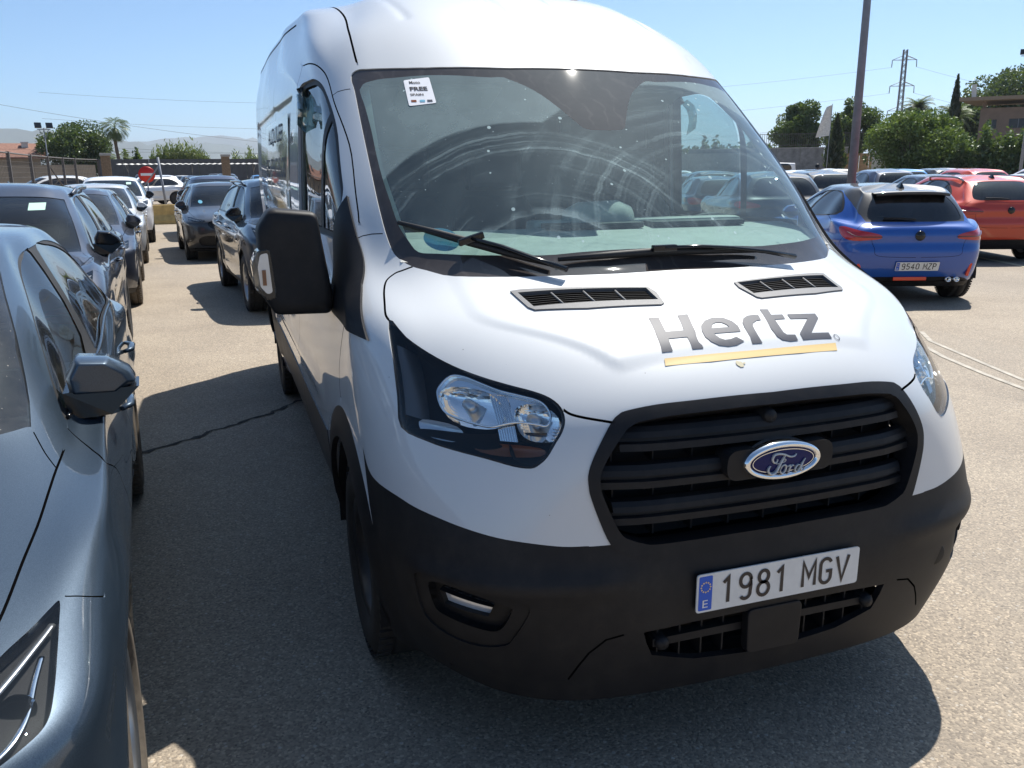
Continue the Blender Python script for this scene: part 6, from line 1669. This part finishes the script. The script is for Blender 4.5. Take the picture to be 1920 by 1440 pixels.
def build_env():
    E = ENV
    # hills
    for nm, pts, th in (('hills', [(-2600, 6200, 190), (-1900, 6000, 255), (-1155, 5886, 262), (-740, 5953, 245), (-420, 6100, 190), (-150, 6300, 205), (150, 6500, 185), (700, 6700, 150), (1500, 6900, 120)], 900),
                        ('hills', [(-1000, 9000, 250), (-300, 9000, 330), (200, 9100, 345), (700, 9300, 300), (1500, 9500, 240), (2600, 9800, 180)], 1200)):
        mb = MB(); C = crv(pts, 6); rn = np.random.default_rng(4)
        zz = C[:, 2]+rn.normal(size=len(C))*7
        mb.grid([[(p[0], p[1]-th, -5) for p in C], [(p[0], p[1]-th*.45, z*.5+rn.normal()*8) for p, z in zip(C, zz)], [(p[0], p[1], z) for p, z in zip(C, zz)], [(p[0], p[1]+th, -5) for p in C]])
        o = mb.build(nm, M['hill_scrub']); o['kind'] = 'structure'
    # painted lines and a joint in the tarmac
    def strip(nm, pts, w, mat, z=.004, ragged=0):
        mb = MB(); rn = random.Random(3); P = [np.array(p) for p in pts]; rows = []
        if ragged:
            Q = []
            for a, b in zip(P[:-1], P[1:]):
                m = max(2, int(np.linalg.norm(b-a)/.05))
                for i in range(m): Q.append(a+(b-a)*i/m+np.array([rn.gauss(0, ragged), rn.gauss(0, ragged)]))
            P = Q+[P[-1]]
        L, R = [], []
        for i, p in enumerate(P):
            t = P[min(i+1, len(P)-1)]-P[max(i-1, 0)]; t = t/np.linalg.norm(t); n = np.array([-t[1], t[0]]); ww = w*(1 if not ragged else .3+1.1*rn.random()**2)
            L.append((p[0]+n[0]*ww/2, p[1]+n[1]*ww/2, z)); R.append((p[0]-n[0]*ww/2, p[1]-n[1]*ww/2, z))
        mb.grid([L, R], smooth=False); o = mb.build(nm, M[mat]); o['kind'] = 'structure'; return o
    strip('painted_line', [(5.35, 4.95), (5.06, 4.54), (4.70, 3.55), (4.52, 3.05)], .045, 'line_paint'); strip('painted_line', [(4.95, 4.65), (4.62, 3.95), (4.42, 3.35), (4.25, 2.7)], .05, 'line_paint', .0045)
    strip('painted_line', [(11.95, 10.4), (11.35, 8.85), (10.8, 7.4)], .12, 'line_yellow')
    strip('tarmac_joint', [(-2.3, 3.55), (-1.86, 3.62), (-1.55, 3.86), (-1.2, 4.15), (-.85, 4.55), (-.2, 4.9)], .045, 'crack_dirt', ragged=.012)
    # left: low barrier, gate posts, sign, fence
    b = E['barrier']; root = empty('concrete_barrier', (b[0]+.1, b[1]+.3, 0), b[5], 'low ochre concrete barrier closing the end of the aisle', 'barrier')
    mb = MB(); mb.prism([(-.28, 0), (.28, 0), (.26, .12), (.14, .30), (.12, .62), (-.12, .62), (-.14, .30), (-.26, .12)], -1.3, 1.3, 0, lambda x, z, d: (d, x, z)); mb.build('block', M['barrier_yellow'], root, bevel=.02)
    p = E['post_thin']; root = empty('gate_pole', (p[0], p[1]+.35, 0), 0, 'thin grey upright pole with a diagonal brace right of the no-entry sign', 'post')
    mb = MB(); mb.tube([(.05, 0, 0), (-.10, 0, 2.15)], .04, 8); mb.build('upright', M['steel_grey'], root)
    mb = MB(); mb.tube([(-1.05, .3, .75), (-.35, .2, 1.55), (-.07, .0, 1.9)], .025, 6); mb.build('brace', M['steel_grey'], root)
    s = E['sign']; root = empty('no_entry_sign', (s[0], s[1], 0), s[5], 'round red no-entry sign with white bar on a slim post', 'sign')
    mb = MB(); mb.tube([(0, .03, 0), (0, .03, 1.7)], .03, 8); mb.build('post', M['steel_grey'], root)
    mb = MB(); mb.lathe([(.02, .001), (.02, .30), (-.0, .30), (-.002, .001)], 40, 'Y', (0, 0, 1.59)); d = mb.build('disc', M['sign_red'], root)
    mb = MB(); mb.box((0, -.006, 1.59), (.43, .006, .095)); mb.build('bar', M['sign_white'], d)
    for k, lab in (('gatepost_l', 'weathered gate pillar with pale cap behind the silver hatchback'), ('gatepost_r', 'weathered gate pillar with pale cap behind the black hatchback')):
        g = E[k]; root = empty('gate_pillar', (g[0], g[1], 0), g[5], lab, 'pillar', 'gate pillars')
        mb = MB(); mb.box((0, 0, 1.22), (.42, .42, 2.44)); mb.build('shaft', M['timber'], root, bevel=.02); mb = MB(); mb.box((.02, 0, 2.5), (.5, .5, .12)); mb.build('cap', M['concrete'], root, bevel=.02)
    root = empty('mesh_fence', (-7.0, 28, 0), 0, 'rusty wire fence with dark posts along the left side of the lot', 'fence')
    F = [(-7.04, 24.2), (-7.04, 27.8), (-7.17, 31.9), (-7.16, 35.2), (-7.06, 38.0), (-6.92, 40.3), (-6.3, 43.0)]
    pm = None
    for x, y in F:
        if pm is None: mb = MB(); mb.box((0, 0, 1.15), (.09, .09, 2.3)); pm = mb.build('post', M['post_grey'], root); o = pm
        else: o = pm.copy(); COL.objects.link(o)
        o.location = (x+7, y-28, 0)
    mb = MB(); mb.tube([(x+7, y-28, 2.26) for x, y in F], .025, 5); mb.build('top_rail', M['post_grey'], root)
    mb = MB(); mb.tube([(F[3][0]+7, F[3][1]-28, 2.0), (F[4][0]+7.4, F[4][1]-28, .1)], .03, 5); mb.build('brace', M['post_grey'], root)
    wm = MB()
    for (x0, y0), (x1, y1) in zip(F[:-1], F[1:]):
        for i in range(14):
            z = .1+i*.16; wm.tube([(x0+7, y0-28, z), (x1+7, y1-28, z)], .004, 3, caps=False)
        m = int(abs(y1-y0)/.18)
        for i in range(m): t = i/m; wm.tube([(x0+7+(x1-x0)*t, y0-28+(y1-y0)*t, 0), (x0+7+(x1-x0)*t, y0-28+(y1-y0)*t, 2.26)], .004, 3, caps=False)
    wm.build('wire_mesh', M['post_grey'], root)['kind'] = 'stuff'
    wall('boundary_wall', (-26, 58), (-8.6, 62), 2.2, .25, 'render_tan', 'tan rendered wall behind the wire fence on the left', joints=3.0)
    wall('screen_wall', (-12.2, 96), (12, 96.3), 3.05, .12, 'screen_grey', 'long dark grey screened wall at the far end of the lot', joints=2.4)
    # carport
    c = E['carport']; root = empty('carport', (c[0]+2, c[1], 0), c[5], 'long carport with pale corrugated roof edge beneath the dark wall', 'carport')
    for i in range(14):
        mb = MB(); 
        if i == 0:
            xs = np.linspace(-.5, .5, 9); mb.grid([[(x, y, 2.38+.10*(y+2.2)/4.4+.035*math.cos((x+.5)*2*math.pi*2)) for x in xs] for y in (-2.2, 0, 2.2)]); pr = mb.build('roof_sheet', M['pale_sheet'], root); md = pr.modifiers.new('t', 'SOLIDIFY'); md.thickness = .03; o = pr
        else: o = pr.copy(); COL.objects.link(o)
        o.location = (-7+i*1.02, 0, 0)
    for i in range(6):
        mb = MB(); mb.tube([(-6.8+i*2.7, 1.4, 0), (-6.8+i*2.7, 1.4, 2.35)], .05, 6); mb.tube([(-6.8+i*2.7, 1.4, 1.7), (-6.8+i*2.7, -1.6, 2.3)], .035, 5); mb.build('post', M['steel_grey'], root)
    # house with tiled roof
    h = E['house']; root = empty('tiled_house', (h[0]-3, h[1]+2, 0), h[5], 'low house with brown tiled roof and chimney at the left edge', 'house')
    mb = MB(); mb.box((0, 0, 1.75), (13.4, 7, 3.5)); mb.build('wall', M['render_tan'], root)
    mb = MB(); mb.prism([(-4.2, 3.45), (4.2, 3.45), (4.2, 3.6), (0, 5.3), (-4.2, 3.6)], -7.3, 7.3, 0, lambda x, z, d: (d, x, z)); mb.build('roof', M['roof_tile'], root)
    mb = MB(); mb.box((5.3, -1.0, 4.6), (.7, .7, 1.5)); mb.box((5.3, -1.0, 5.38), (.85, .85, .12)); mb.build('chimney', M['render_white'], root)
    for x in (-4, 0, 4):
        mb = MB(); mb.box((x, -3.52, 2.0), (1.2, .06, 1.2)); w_ = mb.build('window', M['window_dark'], root); mb = MB(); mb.box((x, -3.56, 1.36), (1.4, .12, .08)); mb.build('sill', M['render_white'], w_)
    # trees on the left
    t = E['tree_l']; tree('broadleaf_tree', t[0]+.2, t[1], 7.6, 8.4, 1.2, 'leaf_dark', 'big dark round tree behind the fence on the left', 'tree', n=22000, leaf=.15, seed=11, lobes=60, trunk=.25)
    t = E['palm_l']; palm(t[0]+1.5, t[1]-12, 7.4, 3.0, 'slim fan palm right of the big dark tree', 3, True, True)
    t = E['palm_l2']; palm(t[0], t[1], 4.3, 3.0, 'low bushy palm at the foot of the slim fan palm', 8, True)
    t = E['bush_l']; bushmass('bush', t[0], t[1], t[5], 3.4, 2, .2, 4.7, 'leaf_dark', 'dark bush between the palm and the reeds', 'bush', 2500, .26, 5)
    t = E['reeds']; bushmass('reed_clump', t[0], t[1], t[5], 9.2, 3, .2, 6.5, 'leaf_reed', 'tall yellowish-green reed clump above the grey wall', 'reeds', 9000, .34, 7, True)
    t = E['reeds2']; bushmass('reed_clump', t[0]+3.5, t[1], t[5], 15, 3, .2, 4.9, 'leaf_reed', 'lower reed clump next to the van roofline', 'reeds', 8000, .30, 9, True)
    def mast(nm, x, y, hgt, label, rz, arm=.9, r=.07):
        root = empty(nm, (x, y, 0), rz, label, 'light mast', 'floodlight masts')
        mb = MB(); mb.tube([(0, 0, 0), (0, 0, hgt)], [r, r*.7], 8); mb.build('pole', M['steel_grey'], root)
        mb = MB(); mb.box((0, 0, hgt-.1), (arm*2, .06, .06)); mb.tube([(-arm*.7, 0, hgt-.12), (0, 0, hgt-.9)], .025, 5); mb.tube([(arm*.7, 0, hgt-.12), (0, 0, hgt-.9)], .025, 5); mb.build('crossarm', M['steel_grey'], root)
        for s_ in (-1, 1): mb = MB(); mb.box((s_*arm*.85, -.1, hgt+.18), (.46, .16, .40), rx=-.4); mb.build('floodlight', M['window_dark'], root, bevel=.02)
    m = E['mast_l']; mast('floodlight_mast', m[0], m[1], 5.0, 'thin floodlight mast in front of the big dark tree', .3, .45, .05)
    m = E['mast_r']; mast('floodlight_mast', m[0]+.1, m[1], 10.0, 'tall floodlight mast near the right picture edge', m[5], 1.0, .13)
    # lamp pole behind the blue hatchback
    p = E['lamp_pole']; root = empty('lamp_pole', (p[0]-.06, p[1]-.06, 0), 0, 'tall grey tapered lamp pole behind the blue hatchback', 'lamp pole')
    mb = MB(); mb.tube([(0, 0, 0), (0, 0, 9.5)], [.098, .055], 12, smooth=True); mb.build('shaft', M['steel_grey'], root)
    mb = MB(); mb.box((0, 0, .02), (.4, .4, .04)); mb.tube([(0, 0, .04), (0, 0, .5)], .12, 10); mb.build('base', M['steel_grey'], root)
    mb = MB(); mb.tube([(0, 0, 9.4), (0, -.8, 9.7)], .035, 6); mb.box((0, -1.1, 9.72), (.3, .7, .12)); mb.build('lantern', M['steel_grey'], root)
    # pylon
    p = E['pylon']; root = empty('power_pylon', (p[0], p[1], 0), p[5]+.25, 'tall lattice power pylon above the green trees', 'pylon')
    H = 28.3; hw = lambda z: 1.8-(1.8-.5)*min(1, z/15.5) if z < 15.5 else .5-.1*(z-15.5)/12.8
    lg = MB(); br = MB()
    zs = [0, 2.2, 4.2, 6.1, 7.9, 9.6, 11.2, 12.7, 14.1, 15.5]+[15.5+i*1.42 for i in range(1, 10)]
    for sx in (-1, 1):
        for sy in (-1, 1): lg.tube([(sx*hw(z), sy*hw(z), z) for z in zs], .11, 4, smooth=False)
    for i in range(len(zs)-1):
        a, b = zs[i], zs[i+1]; A, B = hw(a), hw(b)
        for k in range(4):
            r_ = Matrix.Rotation(k*math.pi/2, 3, 'Z')
            br.tube([r_@Vector((-A, -A, a)), r_@Vector((B, -B, b))], .05, 3, caps=False); br.tube([r_@Vector((A, -A, a)), r_@Vector((-B, -B, b))], .05, 3, caps=False)
    lg.build('legs', M['lattice_steel'], root)['kind'] = 'stuff'; br.build('bracing', M['lattice_steel'], root)['kind'] = 'stuff'
    arms = []
    for z in (26.0, 20.2, 14.6):
        for s_ in (-1, 1):
            mb = MB(); L_ = 2.7
            for dz in (0, .9): mb.tube([(s_*.5, -.4, z+dz), (s_*L_, 0, z)], .06, 4); mb.tube([(s_*.5, .4, z+dz), (s_*L_, 0, z)], .06, 4)
            mb.build('crossarm', M['lattice_steel'], root)
            mb = MB(); mb.tube([(s_*L_, 0, z), (s_*L_*1.02, 0, z-1.6)], .10, 6); mb.build('insulator', M['steel_grey'], root)
        arms.append(z)
    ca, sa = math.cos(p[5]+.25), math.sin(p[5]+.25)
    def cable(p0, p1, sag, label, r=.022):
        p0, p1 = np.array(p0, float), np.array(p1, float); P = [p0+(p1-p0)*t-np.array([0, 0, sag*4*t*(1-t)]) for t in np.linspace(0, 1, 25)]
        c_ = P[0].copy(); root = empty('overhead_cable', tuple(c_), 0, label, 'cable', 'overhead cables'); mb = MB(); mb.tube([q-c_ for q in P], r, 4, caps=False); mb.build('wire', M['cable_black'], root)
    for z, w_ in zip(arms, ('topmost', 'middle', 'lowest')):
        e = (p[0]-ca*2.7, p[1]-sa*2.7, z-1.6); cable(e, (e[0]-190, e[1]+60, z-6), 5, '%s power cable running left from the pylon above the trees' % w_)
        e = (p[0]+ca*2.7, p[1]+sa*2.7, z-1.6); cable(e, (e[0]+120, e[1]-30, z-16), 4, '%s faint power cable running right from the pylon' % w_)
    cable((-40, 75, 11.9), (30, 118, 4.2), 2.2, 'slack cable sloping down over the house to the big dark tree', .014); cable((-60, 110, 5.9), (60, 125, 4.6), 1.2, 'low nearly level cable crossing in front of the palm', .012)
    # right side: walls, trees, building
    w_ = E['wall_r']; u = np.array([math.cos(w_[5]), math.sin(w_[5])]); c_ = np.array(w_[:2])
    wall('stained_wall', c_-u*17, c_+u*3.2, 4.1, .3, 'concrete_stained', 'grey stained concrete wall behind the white van', cap='concrete', joints=2.6)
    root = empty('wall_railing', (c_[0], c_[1], 0), w_[5], 'dark railing of upright bars on top of the stained wall', 'railing')
    rb = MB()
    for i in range(70): rb.box((-9+i*.26, 0, 5.1), (.05, .05, 1.8))
    rb.build('bars', M['post_grey'], root)['kind'] = 'stuff'
    mb = MB(); mb.box((0, 0, 5.9), (18.4, .06, .06)); mb.build('rail', M['post_grey'], root); mb = MB(); mb.box((0, 0, 4.5), (18.4, .06, .06)); mb.build('rail', M['post_grey'], root)
    w2 = E['wall_low']; u2 = np.array([math.cos(w2[5]), math.sin(w2[5])]); c2 = np.array(w2[:2])
    wall('block_wall', c2-u2*2.2, c2+u2*4.5, 3.3, .3, 'block_orange', 'ochre block wall between the grey pole and the white wall', joints=1.1)
    w3 = E['white_wall']; u3 = np.array([math.cos(w3[5]), math.sin(w3[5])]); c3 = np.array(w3[:2]); wall('white_wall', c3-u3*1.1, c3+u3*4, 3.4, .3, 'render_white', 'white wall beneath the big bright green tree')
    ff = E['far_fence']; u4 = np.array([math.cos(ff[5]), math.sin(ff[5])]); c4 = np.array(ff[:2]); wall('far_wall', c4-u4*14, c4+u4*5, 3.6, .3, 'concrete', 'pale far wall visible through the van cab windows', joints=3.0)
    bw = E['bush_w']; bushmass('hedge', bw[0], bw[1], bw[5], 36, 4, 1.0, 6.0, 'leaf_mid', 'long hedge behind the far wall, visible through the van cab', 'hedge', 9000, .4, 12)
    t = E['tree_a']; tree('broadleaf_tree', t[0], t[1], 10.6, 6.4, 2.6, 'leaf_mid', 'round green tree left of the white banner', 'tree', 'trees behind the wall', 20000, .17, 21, 52, trunk=.25)
    t = E['tree_b']; tree('broadleaf_tree', t[0]-.2, t[1], 10.9, 7.0, 2.4, 'leaf_mid', 'round green tree behind the grey lamp pole', 'tree', 'trees behind the wall', 21000, .17, 22, 54, trunk=.25)
    t = E['green_tree']; tree('broadleaf_tree', t[0], t[1], 7.5, 9.2, .9, 'leaf_bright', 'big spreading bright green tree left of the building', 'tree', 'trees by the building', 34000, .16, 23, 80, trunk=.3)
    t = E['tree_r']; tree('broadleaf_tree', t[0], t[1], 16.4, 15, 6.5, 'leaf_dark', 'large dark tree spreading above the building roof', 'tree', 'trees by the building', 24000, .26, 24, 44, trunk=.4)
    tree('broadleaf_tree', t[0]-12, t[1]-4, 10.5, 7.5, 3.0, 'leaf_dark', 'dark feathery tree left of the building wall', 'tree', 'trees by the building', 11000, .25, 27, 30, trunk=.25)
    t = E['cypress_1']; cypress(t[0]-.1, t[1], 7.7, 2.3, 'squat dark cypress in front of the grey lamp pole tree', 31)
    t = E['cypress_2']; cypress(t[0], t[1], 13.6, 2.4, 'tall pointed cypress rising beside the building', 32)
    t = E['palm_r']; palm(t[0], t[1], 11.4, 4.4, 'feathery date palm between the pylon and the cypress', 33); t = E['palm_r2']; palm(t[0], t[1], 10.4, 5.6, 'grey-green drooping palm behind the tall cypress', 34)
    t = E['shrub_r']; bushmass('hedge', t[0], t[1], t[5], 13, 4, .2, 5.6, 'leaf_mid', 'green hedge in front of the brown building', 'hedge', 20000, .19, 14)
    # building
    b = E['building']; root = empty('flat_roof_building', (b[0], b[1], 0), b[5], 'brown rendered building with a wide flat roof slab at the right edge', 'building')
    ox = -b[2]/2
    holes = [[(.95, 6.55), (2.05, 6.55), (2.05, 7.7), (.95, 7.7)], [(3.5, 6.55), (5.7, 6.55), (5.7, 7.75), (3.5, 7.75)], [(1.2, 2.6), (2.6, 2.6), (2.6, 4.4), (1.2, 4.4)]]
    V, Fc = fill2d([[(0, 0), (16, 0), (16, 9.2), (0, 9.2)]]+holes, 20)
    wv = [(x+ox, 0, z) for x, z in V]; mb = MB(); mb.add(wv, Fc.tolist())
    mb.add([(ox, 0, 0), (ox, 9, 0), (ox, 9, 9.2), (ox, 0, 9.2), (ox+16, 0, 0), (ox+16, 9, 0), (ox+16, 9, 9.2), (ox+16, 0, 9.2)], [(0, 1, 2, 3), (4, 7, 6, 5), (1, 5, 6, 2), (3, 2, 6, 7)])
    for hl in holes:
        n_ = len(hl); mb.add([(x+ox, 0, z) for x, z in hl]+[(x+ox, .35, z) for x, z in hl], [(i, (i+1) % n_, n_+(i+1) % n_, n_+i) for i in range(n_)])
    mb.build('wall', M['render_brown'], root, fixn=False)
    for hl in holes:
        (x0, z0), (x1, z1) = hl[0], hl[2]; mb = MB(); mb.box(((x0+x1)/2+ox, .30, (z0+z1)/2), (x1-x0, .03, z1-z0)); wn = mb.build('window', M['window_dark'], root)
        mb = MB(); mb.box(((x0+x1)/2+ox, .26, (z0+z1)/2), (.07, .05, z1-z0)); mb.build('mullion', M['steel_grey'], wn); mb = MB(); mb.box(((x0+x1)/2+ox, -.04, z0-.05), (x1-x0+.2, .2, .09)); mb.build('sill', M['render_brown'], wn)
    mb = MB(); mb.prism([(ox-2.6, -2.2), (ox+18, -2.2), (ox+18, 10), (ox-1.2, 10)], 10.1, 10.55, 0, lambda x, y, z: (x, y, z)); mb.build('roof_slab', M['slab_brown'], root)
    for x in (ox+.4, ox+5.8, ox+11): mb = MB(); mb.box((x, .5, 9.65), (.45, .45, .95)); mb.build('column', M['render_brown'], root)
    mb = MB(); mb.box((ox-1.0, -1.0, 11.4), (.55, .25, 1.7), ry=-.06); mb.build('roof_panel', M['render_white'], root)
    # banner
    f_ = E['flag']; root = empty('feather_banner', (f_[0], f_[1], 0), f_[5], 'white feather banner on a slim pole in front of the trees', 'banner')
    mb = MB(); mb.tube([(.45, 0, 0), (.50, 0, 4), (.56, 0, 7.4)], [.05, .04, .03], 6); mb.build('pole', M['steel_grey'], root)
    mb = MB(); mb.grid([[(.53-.02*j-(.10+.95*(1-(z-4.5)/2.8)**.8*.85+.25)*j/5*(1.0), .06*math.sin(j*1.3+z*2), z-.03*j) for j in range(6)] for z in np.linspace(4.55, 7.3, 10)]); mb.build('cloth', M['banner_cloth'], root)
    # parked box van with a dark blue sign
    v = E['van_r']; vn, _ = build_car('parked_van', dict(L=4.6, W=.92, H=1.95, fo=.9, wb=2.8, r=.33, hz=1.02, cy=1.0, cz=1.15, wty=1.55, wtz=1.78, rty=4.35, rtz=1.86, rby=4.52, rbz=1.2, belt=1.12, beltr=1.14, re=1.84, rw=.86, cr=.9), 'car_white', dict(lite=True, na=4, inner=False, glass='dark_glass'), 'white van with a dark blue sign on its flank by the stained wall', 'van')
    vn.scale = (1.0, 1.0, 1.15); place(vn, v[0]-3.2, v[1]+1.2, v[5]-math.pi/2)
    mb = MB(); mb.box((-.93, 3.3, 1.45), (.03, 1.3, .5)); mb.build('flank_sign', M['plate_blue'], vn)
    # person between the cars
    p = E['person']; root = empty('person', (p[0], p[1], 0), math.radians(40), 'person with short dark hair and dark top standing between the far cars', 'person')
    def skinned(nm, vs, es, rs, mat, par):
        me = bpy.data.meshes.new(nm); me.from_pydata(vs, es, []); me.materials.append(M[mat]); o = bpy.data.objects.new(nm, me); link(o, par)
        md = o.modifiers.new('skin', 'SKIN'); md.use_smooth_shade = True
        for s_, r_ in zip(me.skin_vertices[0].data, rs): s_.radius = (r_, r_*.85)
        me.skin_vertices[0].data[0].use_root = True; sb = o.modifiers.new('sub', 'SUBSURF'); sb.levels = sb.render_levels = 2; return o
    vs = [(0, 0, .92), (0, 0, 1.12), (0, 0, 1.35), (0, .0, 1.46), (0, -.01, 1.54), (0, -.02, 1.62), (0, -.01, 1.72), (-.17, 0, 1.40), (-.22, .01, 1.14), (-.24, -.05, .90), (.17, 0, 1.40), (.22, .01, 1.14), (.24, -.05, .90), (-.09, 0, .85), (-.10, -.01, .48), (-.10, .01, .08), (-.11, -.12, .04), (.09, 0, .85), (.10, -.01, .48), (.10, .01, .08), (.11, -.12, .04)]
    es = [(0, 1), (1, 2), (2, 3), (3, 4), (4, 5), (5, 6), (2, 7), (7, 8), (8, 9), (2, 10), (10, 11), (11, 12), (0, 13), (13, 14), (14, 15), (15, 16), (0, 17), (17, 18), (18, 19), (19, 20)]
    bd = skinned('body', vs, es, [.13, .12, .14, .07, .06, .085, .07, .06, .043, .035, .06, .043, .035, .09, .06, .045, .04, .09, .06, .045, .04], 'skin', root)
    skinned('shirt', [vs[i] for i in (1, 0, 2, 3, 7, 8, 10, 11)], [(0, 1), (0, 2), (2, 3), (2, 4), (4, 5), (2, 6), (6, 7)], [.15, .16, .165, .085, .08, .06, .08, .06], 'shirt_navy', bd)
    skinned('trousers', [vs[i] for i in (0, 13, 14, 15, 17, 18, 19)], [(0, 1), (1, 2), (2, 3), (0, 4), (4, 5), (5, 6)], [.15, .105, .075, .065, .105, .075, .065], 'trousers', bd)
    mb = MB(); mb.lathe([(1.635, .088), (1.70, .102), (1.76, .088), (1.80, .05), (1.815, .001)], 14, 'Z', (0, .012, 0)); mb.build('hair', M['hair'], bd)
    mb = MB(); mb.tube([(0, -.10, 1.655), (0, -.118, 1.63), (0, -.10, 1.62)], [.008, .016, .012], 6); mb.build('nose', M['skin'], bd)
    # open tailgate seen over the roofs
    root = None
def build_focus():
    fo_, _ = build_car('parked_car', dict(L=4.38, W=.92, H=1.49, wty=2.0, wtz=1.42, rty=3.85, rtz=1.39, re=1.39, belt=.96, beltr=1.05, rbz=1.06, hz=.86, cz=1.03, r=.335, sill=.23), 'car_red', dict(rails='rim_silver', cladding=True, privacy=True, fin=True, na=8, wiper=True), 'bright orange-red hatchback with roof rails at the right edge', 'car', 'cars on the right')
    place(fo_, 12.95, 13.45, math.radians(160))
van = build_van()
near_car, slate_suv = build_cars()
build_focus()
far_cars(near_car)
build_env()
# ---------- haze ----------
def build_haze():
    k = NM('summer_haze'); v = k.t.nodes.new('ShaderNodeVolumePrincipled')
    v.inputs['Color'].default_value = (.80, .88, 1.0, 1); v.inputs['Density'].default_value = 1.15e-4; v.inputs['Anisotropy'].default_value = .35
    k.t.links.new(v.outputs[0], k.out.inputs['Volume'])
    mb = MB(); mb.box((0, 500, 190), (24000, 24000, 396)); o = mb.build('haze', k.m); o['kind'] = 'stuff'
build_haze()
